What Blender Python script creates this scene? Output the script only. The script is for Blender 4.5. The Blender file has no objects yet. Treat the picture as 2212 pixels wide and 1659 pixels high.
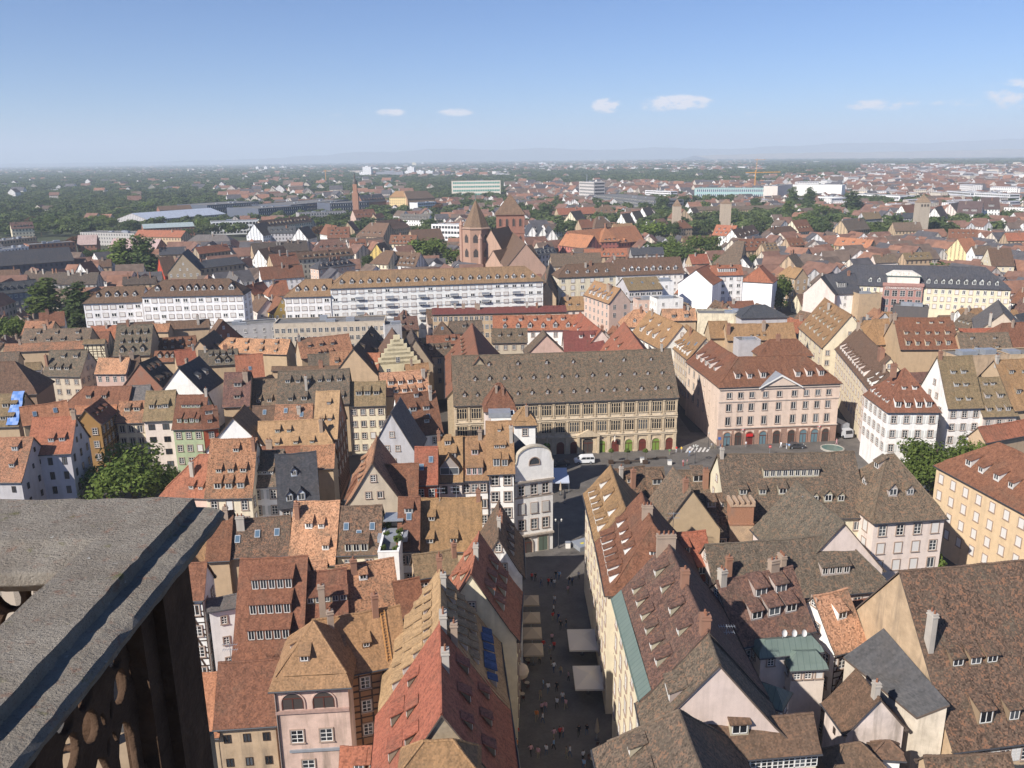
import bpy, bmesh, math, random
from mathutils import noise as mnoise
from mathutils import Vector, Matrix
from mathutils.bvhtree import BVHTree
random.seed(7)
rnd = random.random
SC = bpy.context.scene
COL = SC.collection
# ------------------------------------------------------------------ camera
F, CX, CY = 1790., 1106., 829.5            # measured on the photograph scaled to 2212 px width
TILT, ROLL, HC = math.radians(15.26), math.radians(0.70), 72.0
EYE = Vector((0, 0, HC))
_c, _s = math.cos(ROLL), math.sin(ROLL)
UPT = Vector((0, math.sin(TILT), math.cos(TILT)))
FWD = Vector((0, math.cos(TILT), -math.sin(TILT)))
RGT = Vector((1, 0, 0))
cam = bpy.data.cameras.new('camera')
cam.sensor_fit = 'HORIZONTAL'; cam.sensor_width = 36; cam.lens = 36 * F / 2212
cam.clip_start = 0.1; cam.clip_end = 80000
co = bpy.data.objects.new('camera', cam); COL.objects.link(co)
cxv, cyv = RGT * _c - UPT * _s, RGT * _s + UPT * _c
M = Matrix((cxv, cyv, -FWD)).transposed().to_4x4(); M.translation = EYE
co.matrix_world = M
SC.camera = co
# ------------------------------------------------------------------ light
SUN_AZ, SUN_EL = math.radians(43), math.radians(37)      # heading of the shadows, height of the sun
sl = bpy.data.lights.new('sun', 'SUN'); sl.energy = 5.0; sl.angle = math.radians(0.55); sl.color = (1, .935, .85)
so = bpy.data.objects.new('sun', sl); COL.objects.link(so)
ld = Vector((math.cos(SUN_EL) * math.cos(SUN_AZ), math.cos(SUN_EL) * math.sin(SUN_AZ), -math.sin(SUN_EL)))
so.rotation_euler = ld.to_track_quat('-Z', 'Y').to_euler(); so.location = (-60, -60, 130)
W = bpy.data.worlds.new('World'); SC.world = W; W.use_nodes = True
wt = W.node_tree; wt.nodes.clear()
wn = lambda t: wt.nodes.new(t)
sky = wn('ShaderNodeTexSky'); sky.sky_type = 'NISHITA'; sky.sun_disc = False
sky.sun_elevation = SUN_EL; sky.sun_rotation = math.atan2(-ld.x, -ld.y)
sky.altitude = 1200; sky.air_density = 1.0; sky.dust_density = 0.0; sky.ozone_density = 5.0
bg = wn('ShaderNodeBackground'); bg.inputs[1].default_value = 0.055
wo = wn('ShaderNodeOutputWorld')
# small fair-weather clouds: noise inside a few directions of the sky dome
tc = wn('ShaderNodeTexCoord')
cl_mask = None
def wmath(op, a, b=None, c=None):
    n = wn('ShaderNodeMath'); n.operation = op
    for i, v in enumerate((a, b, c)):
        if v is None: continue
        if isinstance(v, (int, float)): n.inputs[i].default_value = v
        else: wt.links.new(v, n.inputs[i])
    return n.outputs[0]
def pray(x, y):
    u, v = (x - CX) / F, -(y - CY) / F
    a, b = u * _c + v * _s, -u * _s + v * _c
    return Vector((a, math.cos(TILT) + b * math.sin(TILT), -math.sin(TILT) + b * math.cos(TILT)))
sep = wn('ShaderNodeSeparateXYZ'); wt.links.new(tc.outputs['Generated'], sep.inputs[0])
nz = wn('ShaderNodeTexNoise'); nz.inputs['Scale'].default_value = 42; nz.inputs['Detail'].default_value = 7; nz.inputs['Roughness'].default_value = .62
mp = wn('ShaderNodeMapping'); mp.inputs['Scale'].default_value = (1, 1, 2.2); wt.links.new(tc.outputs['Generated'], mp.inputs[0]); wt.links.new(mp.outputs[0], nz.inputs['Vector'])
CLOUDS = [(1312, 228, 38, 15, 1.0), (1465, 222, 74, 16, 1.05), (1425, 232, 40, 9, .8), (985, 242, 42, 9, .8), (845, 243, 34, 8, .75), (1905, 226, 70, 11, .85), (2185, 205, 50, 26, .8), (2080, 222, 60, 8, .5), (725, 248, 20, 5, .35), (1165, 232, 26, 5, .3), (1600, 246, 60, 6, .3), (2700, 190, 120, 30, .8), (-500, 230, 120, 22, .7)]
for (x, y, sx, sy, st) in CLOUDS:
    d = pray(x, y).normalized()
    az0, el0 = math.atan2(d.x, d.y), math.asin(d.z)
    az = wmath('ARCTAN2', sep.outputs[0], sep.outputs[1]); el = wmath('ARCSINE', sep.outputs[2])
    dx = wmath('DIVIDE', wmath('SUBTRACT', az, az0), sx / F * .9); dy = wmath('DIVIDE', wmath('SUBTRACT', el, el0), sy / F)
    r2 = wmath('ADD', wmath('MULTIPLY', dx, dx), wmath('MULTIPLY', dy, dy))
    g = wmath('MULTIPLY', wmath('SUBTRACT', 1.15, wmath('MULTIPLY', r2, .75)), st)
    g = wmath('MAXIMUM', g, 0)
    cl_mask = g if cl_mask is None else wmath('MAXIMUM', cl_mask, g)
cm = wmath('MULTIPLY', cl_mask, wmath('SUBTRACT', wmath('MULTIPLY', nz.outputs[0], 3.2), 1.05))
cr = wn('ShaderNodeMapRange'); cr.inputs[1].default_value = .10; cr.inputs[2].default_value = .62; cr.inputs[4].default_value = .85; cr.interpolation_type = 'SMOOTHSTEP'
wt.links.new(cm, cr.inputs[0])
wm = wn('ShaderNodeMixRGB'); wt.links.new(cr.outputs[0], wm.inputs[0]); wt.links.new(sky.outputs[0], wm.inputs[1]); wm.inputs[2].default_value = (15.5, 11.6, 8.9, 1)
tint = wn('ShaderNodeMixRGB'); tint.blend_type = 'MULTIPLY'; tint.inputs[0].default_value = 1; tint.inputs[2].default_value = (.84, 1.04, 1.34, 1); wt.links.new(wm.outputs[0], tint.inputs[1])
wt.links.new(tint.outputs[0], bg.inputs[0]); wt.links.new(bg.outputs[0], wo.inputs[0])
SC.view_settings.view_transform = 'Standard'; SC.view_settings.look = 'None'
SC.view_settings.exposure = 0.62; SC.view_settings.gamma = 1.0; SC.view_settings.use_curve_mapping = False
SC.render.engine = 'CYCLES'
SC.cycles.volume_bounces = 1; SC.cycles.max_bounces = 5
# ------------------------------------------------------------------ pixel -> place
def P(x, y, z):
    r = pray(x, y); t = (z - HC) / r.z
    return EYE + r * t
def proj(p):
    d = Vector(p) - EYE; fw = d.dot(FWD); a = d.x / fw; b = d.dot(UPT) / fw
    return CX + (a * _c - b * _s) * F, CY - (a * _s + b * _c) * F
ROWY = {'a': 276.5, 'b': 633.6, 'c': 921.6, 'd': 1244.2}
ZOOM = {'e0': (806.4, 1140.5, .3125), 'g0': (892.8, 806.4, .243), 'D0': (0, 0, 1)}
def Q(k, p):
    if k in ZOOM: ox, oy, s = ZOOM[k]; return ox + s * p[0], oy + s * p[1]
    return 553 * int(k[1]) + .25 * p[0], ROWY[k[0]] + .25 * p[1]
# ------------------------------------------------------------------ materials
MATS = {}
def nodes(name, rough=.8, spec=.3):
    m = bpy.data.materials.new(name); m.use_nodes = True
    nt = m.node_tree; b = nt.nodes['Principled BSDF']
    b.inputs['Roughness'].default_value = rough; b.inputs['Specular IOR Level'].default_value = spec
    MATS[name] = m
    return m, nt, b
class G:                                    # tiny node-graph helper
    def __init__(s, nt): s.nt = nt
    def n(s, t, **kw):
        n = s.nt.nodes.new(t)
        for k, v in kw.items(): setattr(n, k, v)
        return n
    def put(s, sock, v):
        if isinstance(v, (int, float)): sock.default_value = v
        elif isinstance(v, tuple): sock.default_value = v if len(v) == 4 or len(sock.default_value) == 3 else (*v, 1)
        else: s.nt.links.new(v, sock)
    def math(s, op, a, b=None, c=None):
        n = s.n('ShaderNodeMath', operation=op)
        for i, v in enumerate((a, b, c)):
            if v is not None: s.put(n.inputs[i], v)
        return n.outputs[0]
    def noise(s, vec, scale, detail=3, rough=.55, col=False):
        n = s.n('ShaderNodeTexNoise'); n.inputs['Scale'].default_value = scale; n.inputs['Detail'].default_value = detail; n.inputs['Roughness'].default_value = rough
        if vec is not None: s.nt.links.new(vec, n.inputs['Vector'])
        return n.outputs[1 if col else 0]
    def rng(s, v, a, b, c=0., d=1.):
        n = s.n('ShaderNodeMapRange'); s.put(n.inputs[0], v)
        for i, q in enumerate((a, b, c, d)): s.put(n.inputs[i + 1], q)
        return n.outputs[0]
    def mix(s, f, a, b, mode='MIX'):
        n = s.n('ShaderNodeMixRGB', blend_type=mode); s.put(n.inputs[0], f); s.put(n.inputs[1], a); s.put(n.inputs[2], b); return n.outputs[0]
    def bump(s, h, strength, dist=.05):
        n = s.n('ShaderNodeBump'); s.put(n.inputs['Height'], h); n.inputs['Strength'].default_value = strength; n.inputs['Distance'].default_value = dist; return n.outputs[0]
    def scale(s, vec, sc):
        n = s.n('ShaderNodeMapping'); n.inputs['Scale'].default_value = sc; s.nt.links.new(vec, n.inputs[0]); return n.outputs[0]
def make_tile(name, tw=.17, th=.16, bump=.5):
    m, nt, b = nodes(name, .85, .25); g = G(nt)
    oi = g.n('ShaderNodeObjectInfo'); uv = g.n('ShaderNodeUVMap').outputs[0]
    tcn = g.n('ShaderNodeTexCoord')
    sp = g.n('ShaderNodeSeparateXYZ'); g.put(sp.inputs[0], uv)
    v = g.math('DIVIDE', sp.outputs[1], th); row = g.math('FLOOR', v)
    u = g.math('ADD', g.math('DIVIDE', sp.outputs[0], tw), g.math('MULTIPLY', g.math('MODULO', row, 2.), .5))
    cu = g.math('FLOOR', u)
    cmb = g.n('ShaderNodeCombineXYZ'); g.put(cmb.inputs[0], cu); g.put(cmb.inputs[1], row); g.put(cmb.inputs[2], g.math('MULTIPLY', oi.outputs['Random'], 97.))
    wnn = g.n('ShaderNodeTexWhiteNoise'); g.put(wnn.inputs[0], cmb.outputs[0])
    al = oi.outputs['Alpha']
    off = g.n('ShaderNodeVectorMath', operation='ADD'); g.put(off.inputs[0], uv)
    o3 = g.n('ShaderNodeCombineXYZ'); g.put(o3.inputs[0], g.math('MULTIPLY', oi.outputs['Random'], 300.)); g.put(o3.inputs[1], g.math('MULTIPLY', oi.outputs['Random'], 170.)); g.put(off.inputs[1], o3.outputs[0])
    uvo = off.outputs[0]
    big = g.noise(uvo, .22, 4, .6); mid = g.noise(uvo, 1.3, 4, .65)
    strk = g.noise(g.scale(uvo, (1.6, .16, 1)), 1., 3, .6)
    # tile-to-tile variation
    var = g.math('MULTIPLY', g.math('SUBTRACT', wnn.outputs[0], .5), g.math('MULTIPLY_ADD', al, .68, .30))
    var = g.math('ADD', var, g.math('MULTIPLY', g.math('SUBTRACT', mid, .5), g.math('MULTIPLY_ADD', al, .8, .7)))
    var = g.math('ADD', var, g.math('MULTIPLY', g.math('SUBTRACT', strk, .5), .85))
    col = g.mix(1., oi.outputs['Color'], g.math('ADD', var, 1.), 'MULTIPLY')
    # patches of older, greyer tiles; patches of replaced red ones; lichen
    f1 = g.rng(big, .5, .66, 0, .55); f1 = g.math('MULTIPLY', f1, g.math('MULTIPLY_ADD', al, .8, .25))
    col = g.mix(f1, col, (.095, .075, .055))
    f2 = g.math('MULTIPLY', g.rng(g.math('ADD', mid, g.math('MULTIPLY', wnn.outputs[0], .25)), .68, .8, 0, 1), g.math('MULTIPLY', al, .5))
    col = g.mix(f2, col, (.27, .115, .055))
    f3 = g.math('MULTIPLY', g.rng(g.math('ADD', g.noise(uvo, 3.1, 4, .7), g.math('MULTIPLY', big, .4)), .78, .95, 0, 1), g.math('MULTIPLY', al, .75))
    col = g.mix(f3, col, (.19, .165, .112))
    g.put(b.inputs['Base Color'], col)
    fr = g.math('FRACT', v); fu = g.math('FRACT', u)
    hgt = g.math('ADD', g.math('MULTIPLY', g.math('SUBTRACT', 1., fr), 1.), g.math('MULTIPLY', wnn.outputs[0], .7))
    hgt = g.math('SUBTRACT', hgt, g.math('MULTIPLY', g.math('LESS_THAN', g.math('ABSOLUTE', g.math('SUBTRACT', fu, .5)), .44), -.6))
    hgt = g.math('ADD', hgt, g.math('MULTIPLY', mid, 1.6))
    g.put(b.inputs['Normal'], g.bump(hgt, bump, .045))
    return m
make_tile('tile'); make_tile('slate', .3, .22, .25)
def simple(name, col, rough=.8, spec=.3, nscale=None, namt=.25, metal=0., bump=0., use_obj=False, stain=0.):
    m, nt, b = nodes(name, rough, spec); g = G(nt)
    b.inputs['Metallic'].default_value = metal
    c = g.n('ShaderNodeObjectInfo').outputs['Color'] if use_obj else (*col, 1)
    if nscale:
        tcn = g.n('ShaderNodeTexCoord').outputs['Object']
        nv = g.noise(tcn, nscale, 5, .62)
        c = g.mix(1., c, g.rng(nv, .25, .75, 1 - namt, 1 + namt), 'MULTIPLY')
        if stain:
            st = g.noise(g.scale(tcn, (.55, .55, .07)), 1.2, 5, .65)
            c = g.mix(g.rng(st, .5, .72, 0, stain), c, (.16, .13, .10))
        if bump: g.put(b.inputs['Normal'], g.bump(nv, bump, .05))
    g.put(b.inputs['Base Color'], c)
    return m
simple('plaster', (.6, .6, .6), .9, .2, .9, .10, use_obj=True, bump=.15, stain=.28)
simple('old_plaster', (.6, .6, .6), .95, .15, .55, .26, use_obj=True, bump=.3, stain=.75)
simple('stone', (.3, .26, .2), .9, .2, 2.2, .22, use_obj=True, bump=.4, stain=.3)
simple('paint', (.6, .6, .6), .6, .35, use_obj=True)
simple('frame_white', (.72, .70, .66), .5, .4)
simple('timber', (.055, .035, .024), .8, .2, 3., .3)
simple('metal_dark', (.05, .05, .055), .5, .5)
simple('metal_grey', (.32, .34, .37), .42, .5, 1.2, .15, metal=.3)
simple('copper', (.14, .19, .165), .7, .3, .9, .22, bump=.1)
simple('rubber', (.02, .02, .02), .8)
simple('bark', (.09, .065, .045), .9, .2, 4., .3, bump=.5)
simple('shop', (.06, .05, .045), .4, .5)
m, nt, b = nodes('glass', .12, .6)
g = G(nt); oi = g.n('ShaderNodeObjectInfo'); g.put(b.inputs['Base Color'], g.mix(g.math('POWER', oi.outputs['Random'], 2.), (.012, .014, .018), (.10, .11, .12)))
m, nt, b = nodes('glass_blue', .1, .7); b.inputs['Base Color'].default_value = (.09, .14, .19, 1)
# brick
m, nt, b = nodes('brick', .9, .2); g = G(nt); tcn = g.n('ShaderNodeTexCoord').outputs['Object']; oi = g.n('ShaderNodeObjectInfo')
c = g.mix(1., oi.outputs['Color'], g.rng(g.noise(g.scale(tcn, (4, 4, 13)), 1., 3, .7), .3, .7, .68, 1.3), 'MULTIPLY')
c = g.mix(g.rng(g.noise(tcn, .5, 4), .5, .7, 0, .45), c, (.2, .16, .13)); g.put(b.inputs['Base Color'], c)
# far walls: the windows there are a pixel or two
m, nt, b = nodes('far_wall', .85, .25); g = G(nt); oi = g.n('ShaderNodeObjectInfo'); uv = g.n('ShaderNodeUVMap').outputs[0]
sp = g.n('ShaderNodeSeparateXYZ'); g.put(sp.inputs[0], uv)
fu = g.math('FRACT', g.math('DIVIDE', sp.outputs[0], 2.9)); fv = g.math('FRACT', g.math('DIVIDE', sp.outputs[1], 3.1))
mk = g.math('MULTIPLY', g.math('LESS_THAN', g.math('ABSOLUTE', g.math('SUBTRACT', fu, .5)), .2), g.math('LESS_THAN', g.math('ABSOLUTE', g.math('SUBTRACT', fv, .5)), .26))
mk = g.math('MULTIPLY', mk, g.math('LESS_THAN', 0., sp.outputs[1]))
g.put(b.inputs['Base Color'], g.mix(g.math('MULTIPLY', mk, .85), oi.outputs['Color'], (.05, .05, .055)))
# leaves
def leafmat(name, c1, c2):
    m, nt, b = nodes(name, .7, .25); g = G(nt); gi = g.n('ShaderNodeNewGeometry'); oi = g.n('ShaderNodeObjectInfo')
    nv = g.noise(g.n('ShaderNodeTexCoord').outputs['Object'], .5, 3)
    f = g.math('ADD', g.math('MULTIPLY', gi.outputs['Random Per Island'], .55), g.math('MULTIPLY', nv, .55))
    c = g.mix(f, c1, c2)
    c = g.mix(1., c, g.rng(oi.outputs['Random'], 0, 1, .75, 1.2), 'MULTIPLY')
    g.put(b.inputs['Base Color'], c)
    tr = g.n('ShaderNodeBsdfTranslucent'); g.put(tr.inputs[0], c)
    ms = g.n('ShaderNodeMixShader'); ms.inputs[0].default_value = .35
    nt.links.new(b.outputs[0], ms.inputs[1]); nt.links.new(tr.outputs[0], ms.inputs[2])
    nt.links.new(ms.outputs[0], nt.nodes['Material Output'].inputs[0])
leafmat('leaf', (.050, .085, .016), (.165, .215, .042))
leafmat('leaf_dark', (.036, .064, .018), (.105, .145, .038))
leafmat('leaf_far', (.062, .092, .030), (.150, .185, .060))
leafmat('leaf_autumn', (.10, .045, .015), (.17, .085, .03))
# ground
m, nt, b = nodes('ground', .95, .15); g = G(nt); tcn = g.n('ShaderNodeTexCoord').outputs['Object']
sp = g.n('ShaderNodeSeparateXYZ'); g.put(sp.inputs[0], tcn)
dist = g.math('SQRT', g.math('ADD', g.math('MULTIPLY', sp.outputs[0], sp.outputs[0]), g.math('MULTIPLY', sp.outputs[1], sp.outputs[1])))
city = g.mix(g.noise(tcn, .08, 4), (.060, .056, .052), (.10, .09, .08))
fld = g.mix(g.rng(g.noise(g.scale(tcn, (.0016, .0045, 1)), 1., 4), .42, .6), (.045, .065, .028), (.16, .125, .075))
grn = g.mix(g.noise(tcn, .02, 4), (.035, .055, .02), (.075, .085, .04))
c = g.mix(g.rng(dist, 500, 1100), city, grn); c = g.mix(g.rng(dist, 3500, 6000), c, fld)
g.put(b.inputs['Base Color'], c)
m, nt, b = nodes('paving', .85, .25); g = G(nt); tcn = g.n('ShaderNodeTexCoord').outputs['Object']
br = g.n('ShaderNodeTexBrick'); g.put(br.inputs['Vector'], tcn); br.inputs['Scale'].default_value = 1.6; br.inputs['Color1'].default_value = (.15, .135, .12, 1); br.inputs['Color2'].default_value = (.12, .108, .098, 1); br.inputs['Mortar'].default_value = (.085, .078, .07, 1); br.inputs['Mortar Size'].default_value = .03
c = g.mix(1., br.outputs[0], g.rng(g.noise(tcn, .3, 5), .3, .7, .75, 1.2), 'MULTIPLY'); g.put(b.inputs['Base Color'], c)
# weathered parapet sandstone
m, nt, b = nodes('parapet_stone', .95, .2); g = G(nt); tcn = g.n('ShaderNodeTexCoord').outputs['Object']
n1 = g.noise(tcn, 6, 8, .8); n2 = g.noise(g.scale(tcn, (60, 140, 140)), 1., 4, .75); n3 = g.noise(tcn, 17, 6, .75)
c = g.mix(g.rng(n1, .35, .65), (.25, .215, .175), (.38, .34, .285)); c = g.mix(g.rng(n3, .56, .68, 0, .75), c, (.30, .16, .11))
c = g.mix(g.rng(g.noise(tcn, 9, 5, .7), .62, .7, 0, .8), c, (.17, .16, .055)); c = g.mix(g.rng(n2, .42, .30, 0, .8), c, (.07, .06, .052)); c = g.mix(g.rng(g.noise(tcn, 33, 3), .70, .76, 0, .9), c, (.5, .48, .44))
g.put(b.inputs['Base Color'], c); g.put(b.inputs['Normal'], g.bump(g.math('ADD', g.math('MULTIPLY', n2, 1.), g.math('MULTIPLY', g.noise(tcn, 70, 6, .75), 1.4)), 1., .014))
simple('shade_tinted_stone', (.075, .046, .03), .95, .15, 9., .35, bump=.5)  # parapet sandstone with its shadow side put into a darker colour
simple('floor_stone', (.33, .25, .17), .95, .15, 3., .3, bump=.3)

# ------------------------------------------------------------------ object helpers
def link(name, data, parent=None, mat=None, loc=None, M4=None, col=None):
    o = bpy.data.objects.new(name, data)
    COL.objects.link(o)
    if parent is not None: o.parent = parent
    if M4 is not None: o.matrix_basis = M4
    elif loc is not None: o.location = loc
    if col is not None: o.color = col if len(col) == 4 else (*col, .3)
    if mat is not None and not data.materials: data.materials.append(MATS[mat])
    return o
def thing(name, label, cat, loc=(0, 0, 0), rz=0, group=None):
    o = bpy.data.objects.new(name, None); COL.objects.link(o); o.empty_display_size = .5
    o.location = loc; o.rotation_euler = (0, 0, rz)
    return tag(o, label, cat, group)
def tag(o, label=None, cat=None, group=None, kind=None):
    for k, v in (('label', label), ('category', cat), ('group', group), ('kind', kind)):
        if v: o[k] = v
    return o
class MB:                                   # mesh collector with metric UVs and material slots
    def __init__(s): s.v, s.f, s.uv, s.mi, s.ms = [], [], [], [], []
    def slot(s, mat):
        if mat not in s.ms: s.ms.append(mat)
        return s.ms.index(mat)
    def face(s, pts, mat, uv=None):
        i = len(s.v); s.v += [tuple(p) for p in pts]; s.f.append(list(range(i, i + len(pts)))); s.mi.append(s.slot(mat))
        s.uv += uv if uv else [(p[0] + p[1], p[2]) for p in pts]
    def box(s, x0, x1, y0, y1, z0, z1, mat, bottom=True):
        a = [(x0, y0, z0), (x1, y0, z0), (x1, y1, z0), (x0, y1, z0), (x0, y0, z1), (x1, y0, z1), (x1, y1, z1), (x0, y1, z1)]
        fs = [(0, 1, 5, 4), (1, 2, 6, 5), (2, 3, 7, 6), (3, 0, 4, 7), (4, 5, 6, 7)] + ([(3, 2, 1, 0)] if bottom else [])
        for f in fs: s.face([a[i] for i in f], mat)
    def prism(s, pts, y0, y1, mat):         # outline in xz, extruded along y
        n = len(pts)
        s.face([(x, y0, z) for x, z in pts], mat); s.face([(x, y1, z) for x, z in reversed(pts)], mat)
        for i in range(n):
            (xa, za), (xb, zb) = pts[i], pts[(i + 1) % n]
            s.face([(xa, y0, za), (xa, y1, za), (xb, y1, zb), (xb, y0, zb)], mat)
    def tube(s, p0, p1, r0, r1, mat, n=8, cap=True):
        p0, p1 = Vector(p0), Vector(p1); d = (p1 - p0).normalized(); e = d.orthogonal().normalized(); f = d.cross(e)
        A = [p0 + (e * math.cos(6.2832 * i / n) + f * math.sin(6.2832 * i / n)) * r0 for i in range(n)]
        B = [p1 + (e * math.cos(6.2832 * i / n) + f * math.sin(6.2832 * i / n)) * r1 for i in range(n)]
        for i in range(n): s.face([A[i], A[(i + 1) % n], B[(i + 1) % n], B[i]], mat)
        if cap: s.face(B, mat); s.face(list(reversed(A)), mat)
    def lathe(s, prof, mat, n=10, c=(0, 0)):
        for (r0, z0), (r1, z1) in zip(prof, prof[1:]):
            for i in range(n):
                a, b2 = 6.2832 * i / n, 6.2832 * (i + 1) / n
                q = [(c[0] + r0 * math.cos(a), c[1] + r0 * math.sin(a), z0), (c[0] + r0 * math.cos(b2), c[1] + r0 * math.sin(b2), z0), (c[0] + r1 * math.cos(b2), c[1] + r1 * math.sin(b2), z1), (c[0] + r1 * math.cos(a), c[1] + r1 * math.sin(a), z1)]
                if r1 < 1e-4: q = q[:3]
                elif r0 < 1e-4: q = [q[0], q[2], q[3]]
                s.face(q, mat)
    def mesh(s, name):
        me = bpy.data.meshes.new(name); me.from_pydata(s.v, [], s.f)
        ul = me.uv_layers.new(name='UVMap'); ul.data.foreach_set('uv', [c for p in s.uv for c in p])
        for mt in s.ms: me.materials.append(MATS[mt])
        me.polygons.foreach_set('material_index', s.mi); me.update()
        return me
CACHE = {}
OCC_V, OCC_F = [], []                        # everything that can hide a window
def occ(mb, Mw):
    i = len(OCC_V); OCC_V.extend([Mw @ Vector(v) for v in mb.v]); OCC_F.extend([[j + i for j in f] for f in mb.f])

# ------------------------------------------------------------------ windows, dormers, chimneys
def win_mesh(style, w, h):
    k = ('w', style, round(w, 2), round(h, 2))
    if k in CACHE: return CACHE[k]
    fr, pn = MB(), MB(); t = .13
    m = {'stone': 'win_stone', 'dark': 'timber'}.get(style, 'frame_white')
    d = .10
    if style == 'arch':
        n = 10; pts = [(-w / 2, -h / 2), (w / 2, -h / 2)] + [(w / 2 * math.cos(a), h / 2 - w / 2 + w / 2 * math.sin(a)) for a in [math.pi * i / n for i in range(n + 1)]]
        out = [(x * (1 + .34 / w), z * (1 + .34 / h)) for x, z in pts]
        for i in range(len(pts)):
            j = (i + 1) % len(pts)
            fr.face([(out[i][0], -d, out[i][1]), (out[j][0], -d, out[j][1]), (pts[j][0], -d, pts[j][1]), (pts[i][0], -d, pts[i][1])], 'win_stone')
            fr.face([(out[i][0], 0, out[i][1]), (out[j][0], 0, out[j][1]), (out[j][0], -d, out[j][1]), (out[i][0], -d, out[i][1])], 'win_stone')
            fr.face([(pts[i][0], -d, pts[i][1]), (pts[j][0], -d, pts[j][1]), (pts[j][0], -.01, pts[j][1]), (pts[i][0], -.01, pts[i][1])], 'win_stone')
        pn.face([(x, -.012, z) for x, z in pts], 'glass')
        fr.box(-.03, .03, -.05, -.015, -h / 2, h / 2, 'metal_dark')
    else:
        x, z = w / 2, h / 2
        if style in ('stone', 'cross', 'blind'):
            sm = 'win_stone'
            for q in ((-x - t, x + t, -d, 0, z, z + t), (-x - t, -x, -d, 0, -z, z), (x, x + t, -d, 0, -z, z), (-x - t - .06, x + t + .06, -d - .08, 0, -z - t, -z)): fr.box(*q, sm)
        if style == 'blind':
            pn.face([(-x, -.05, -z), (x, -.05, -z), (x, -.05, z), (-x, -.05, z)], 'blind')
        else:
            pn.face([(-x, -.02, -z), (x, -.02, -z), (x, -.02, z), (-x, -.02, z)], 'glass')
            f = .07 if style != 'far' else .16
            fm = 'frame_white' if style != 'dark' else 'timber'
            for q in ((-x, x, -.06, -.022, z - f, z), (-x, x, -.06, -.022, -z, -z + f), (-x, -x + f, -.06, -.022, -z, z), (x - f, x, -.06, -.022, -z, z), (-f * .6, f * .6, -.06, -.022, -z + f, z - f)): fr.box(*q, fm)
            if style in ('cross', 'white'):
                for zz in (-z * .35, z * .3): fr.box(-x + f, x - f, -.055, -.022, zz - .03, zz + .03, 'frame_white')
            if style == 'far': fr.box(-x - .05, x + .05, -.16, 0, -z - .1, -z, 'frame_white')
    r = (fr.mesh('window'), pn.mesh('pane')); CACHE[k] = r
    return r
simple('win_stone', (.33, .25, .2), .9, .2)
simple('blind', (.62, .60, .57), .6, .3)
def shutter_mesh(w, h):
    k = ('sh', round(w, 2), round(h, 2))
    if k in CACHE: return CACHE[k]
    m = MB(); m.box(-w / 2, w / 2, -.09, -.02, -h / 2, h / 2, 'paint')
    n = max(2, int(h / .35))
    for i in range(n):
        z = -h / 2 + (i + .5) * h / n; m.box(-w / 2 + .05, w / 2 - .05, -.105, -.09, z - .05, z + .03, 'paint', False)
    CACHE[k] = m.mesh('shutter'); return CACHE[k]
PENDING = []                                 # windows wait until every wall stands, hidden ones are not built
def window(root, Mr, Ml, style, w, h, shut=None, near=True, name='window', shutters_closed=False):
    PENDING.append((root, Mr, Ml, style, w, h, shut, near, name, shutters_closed))
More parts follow.
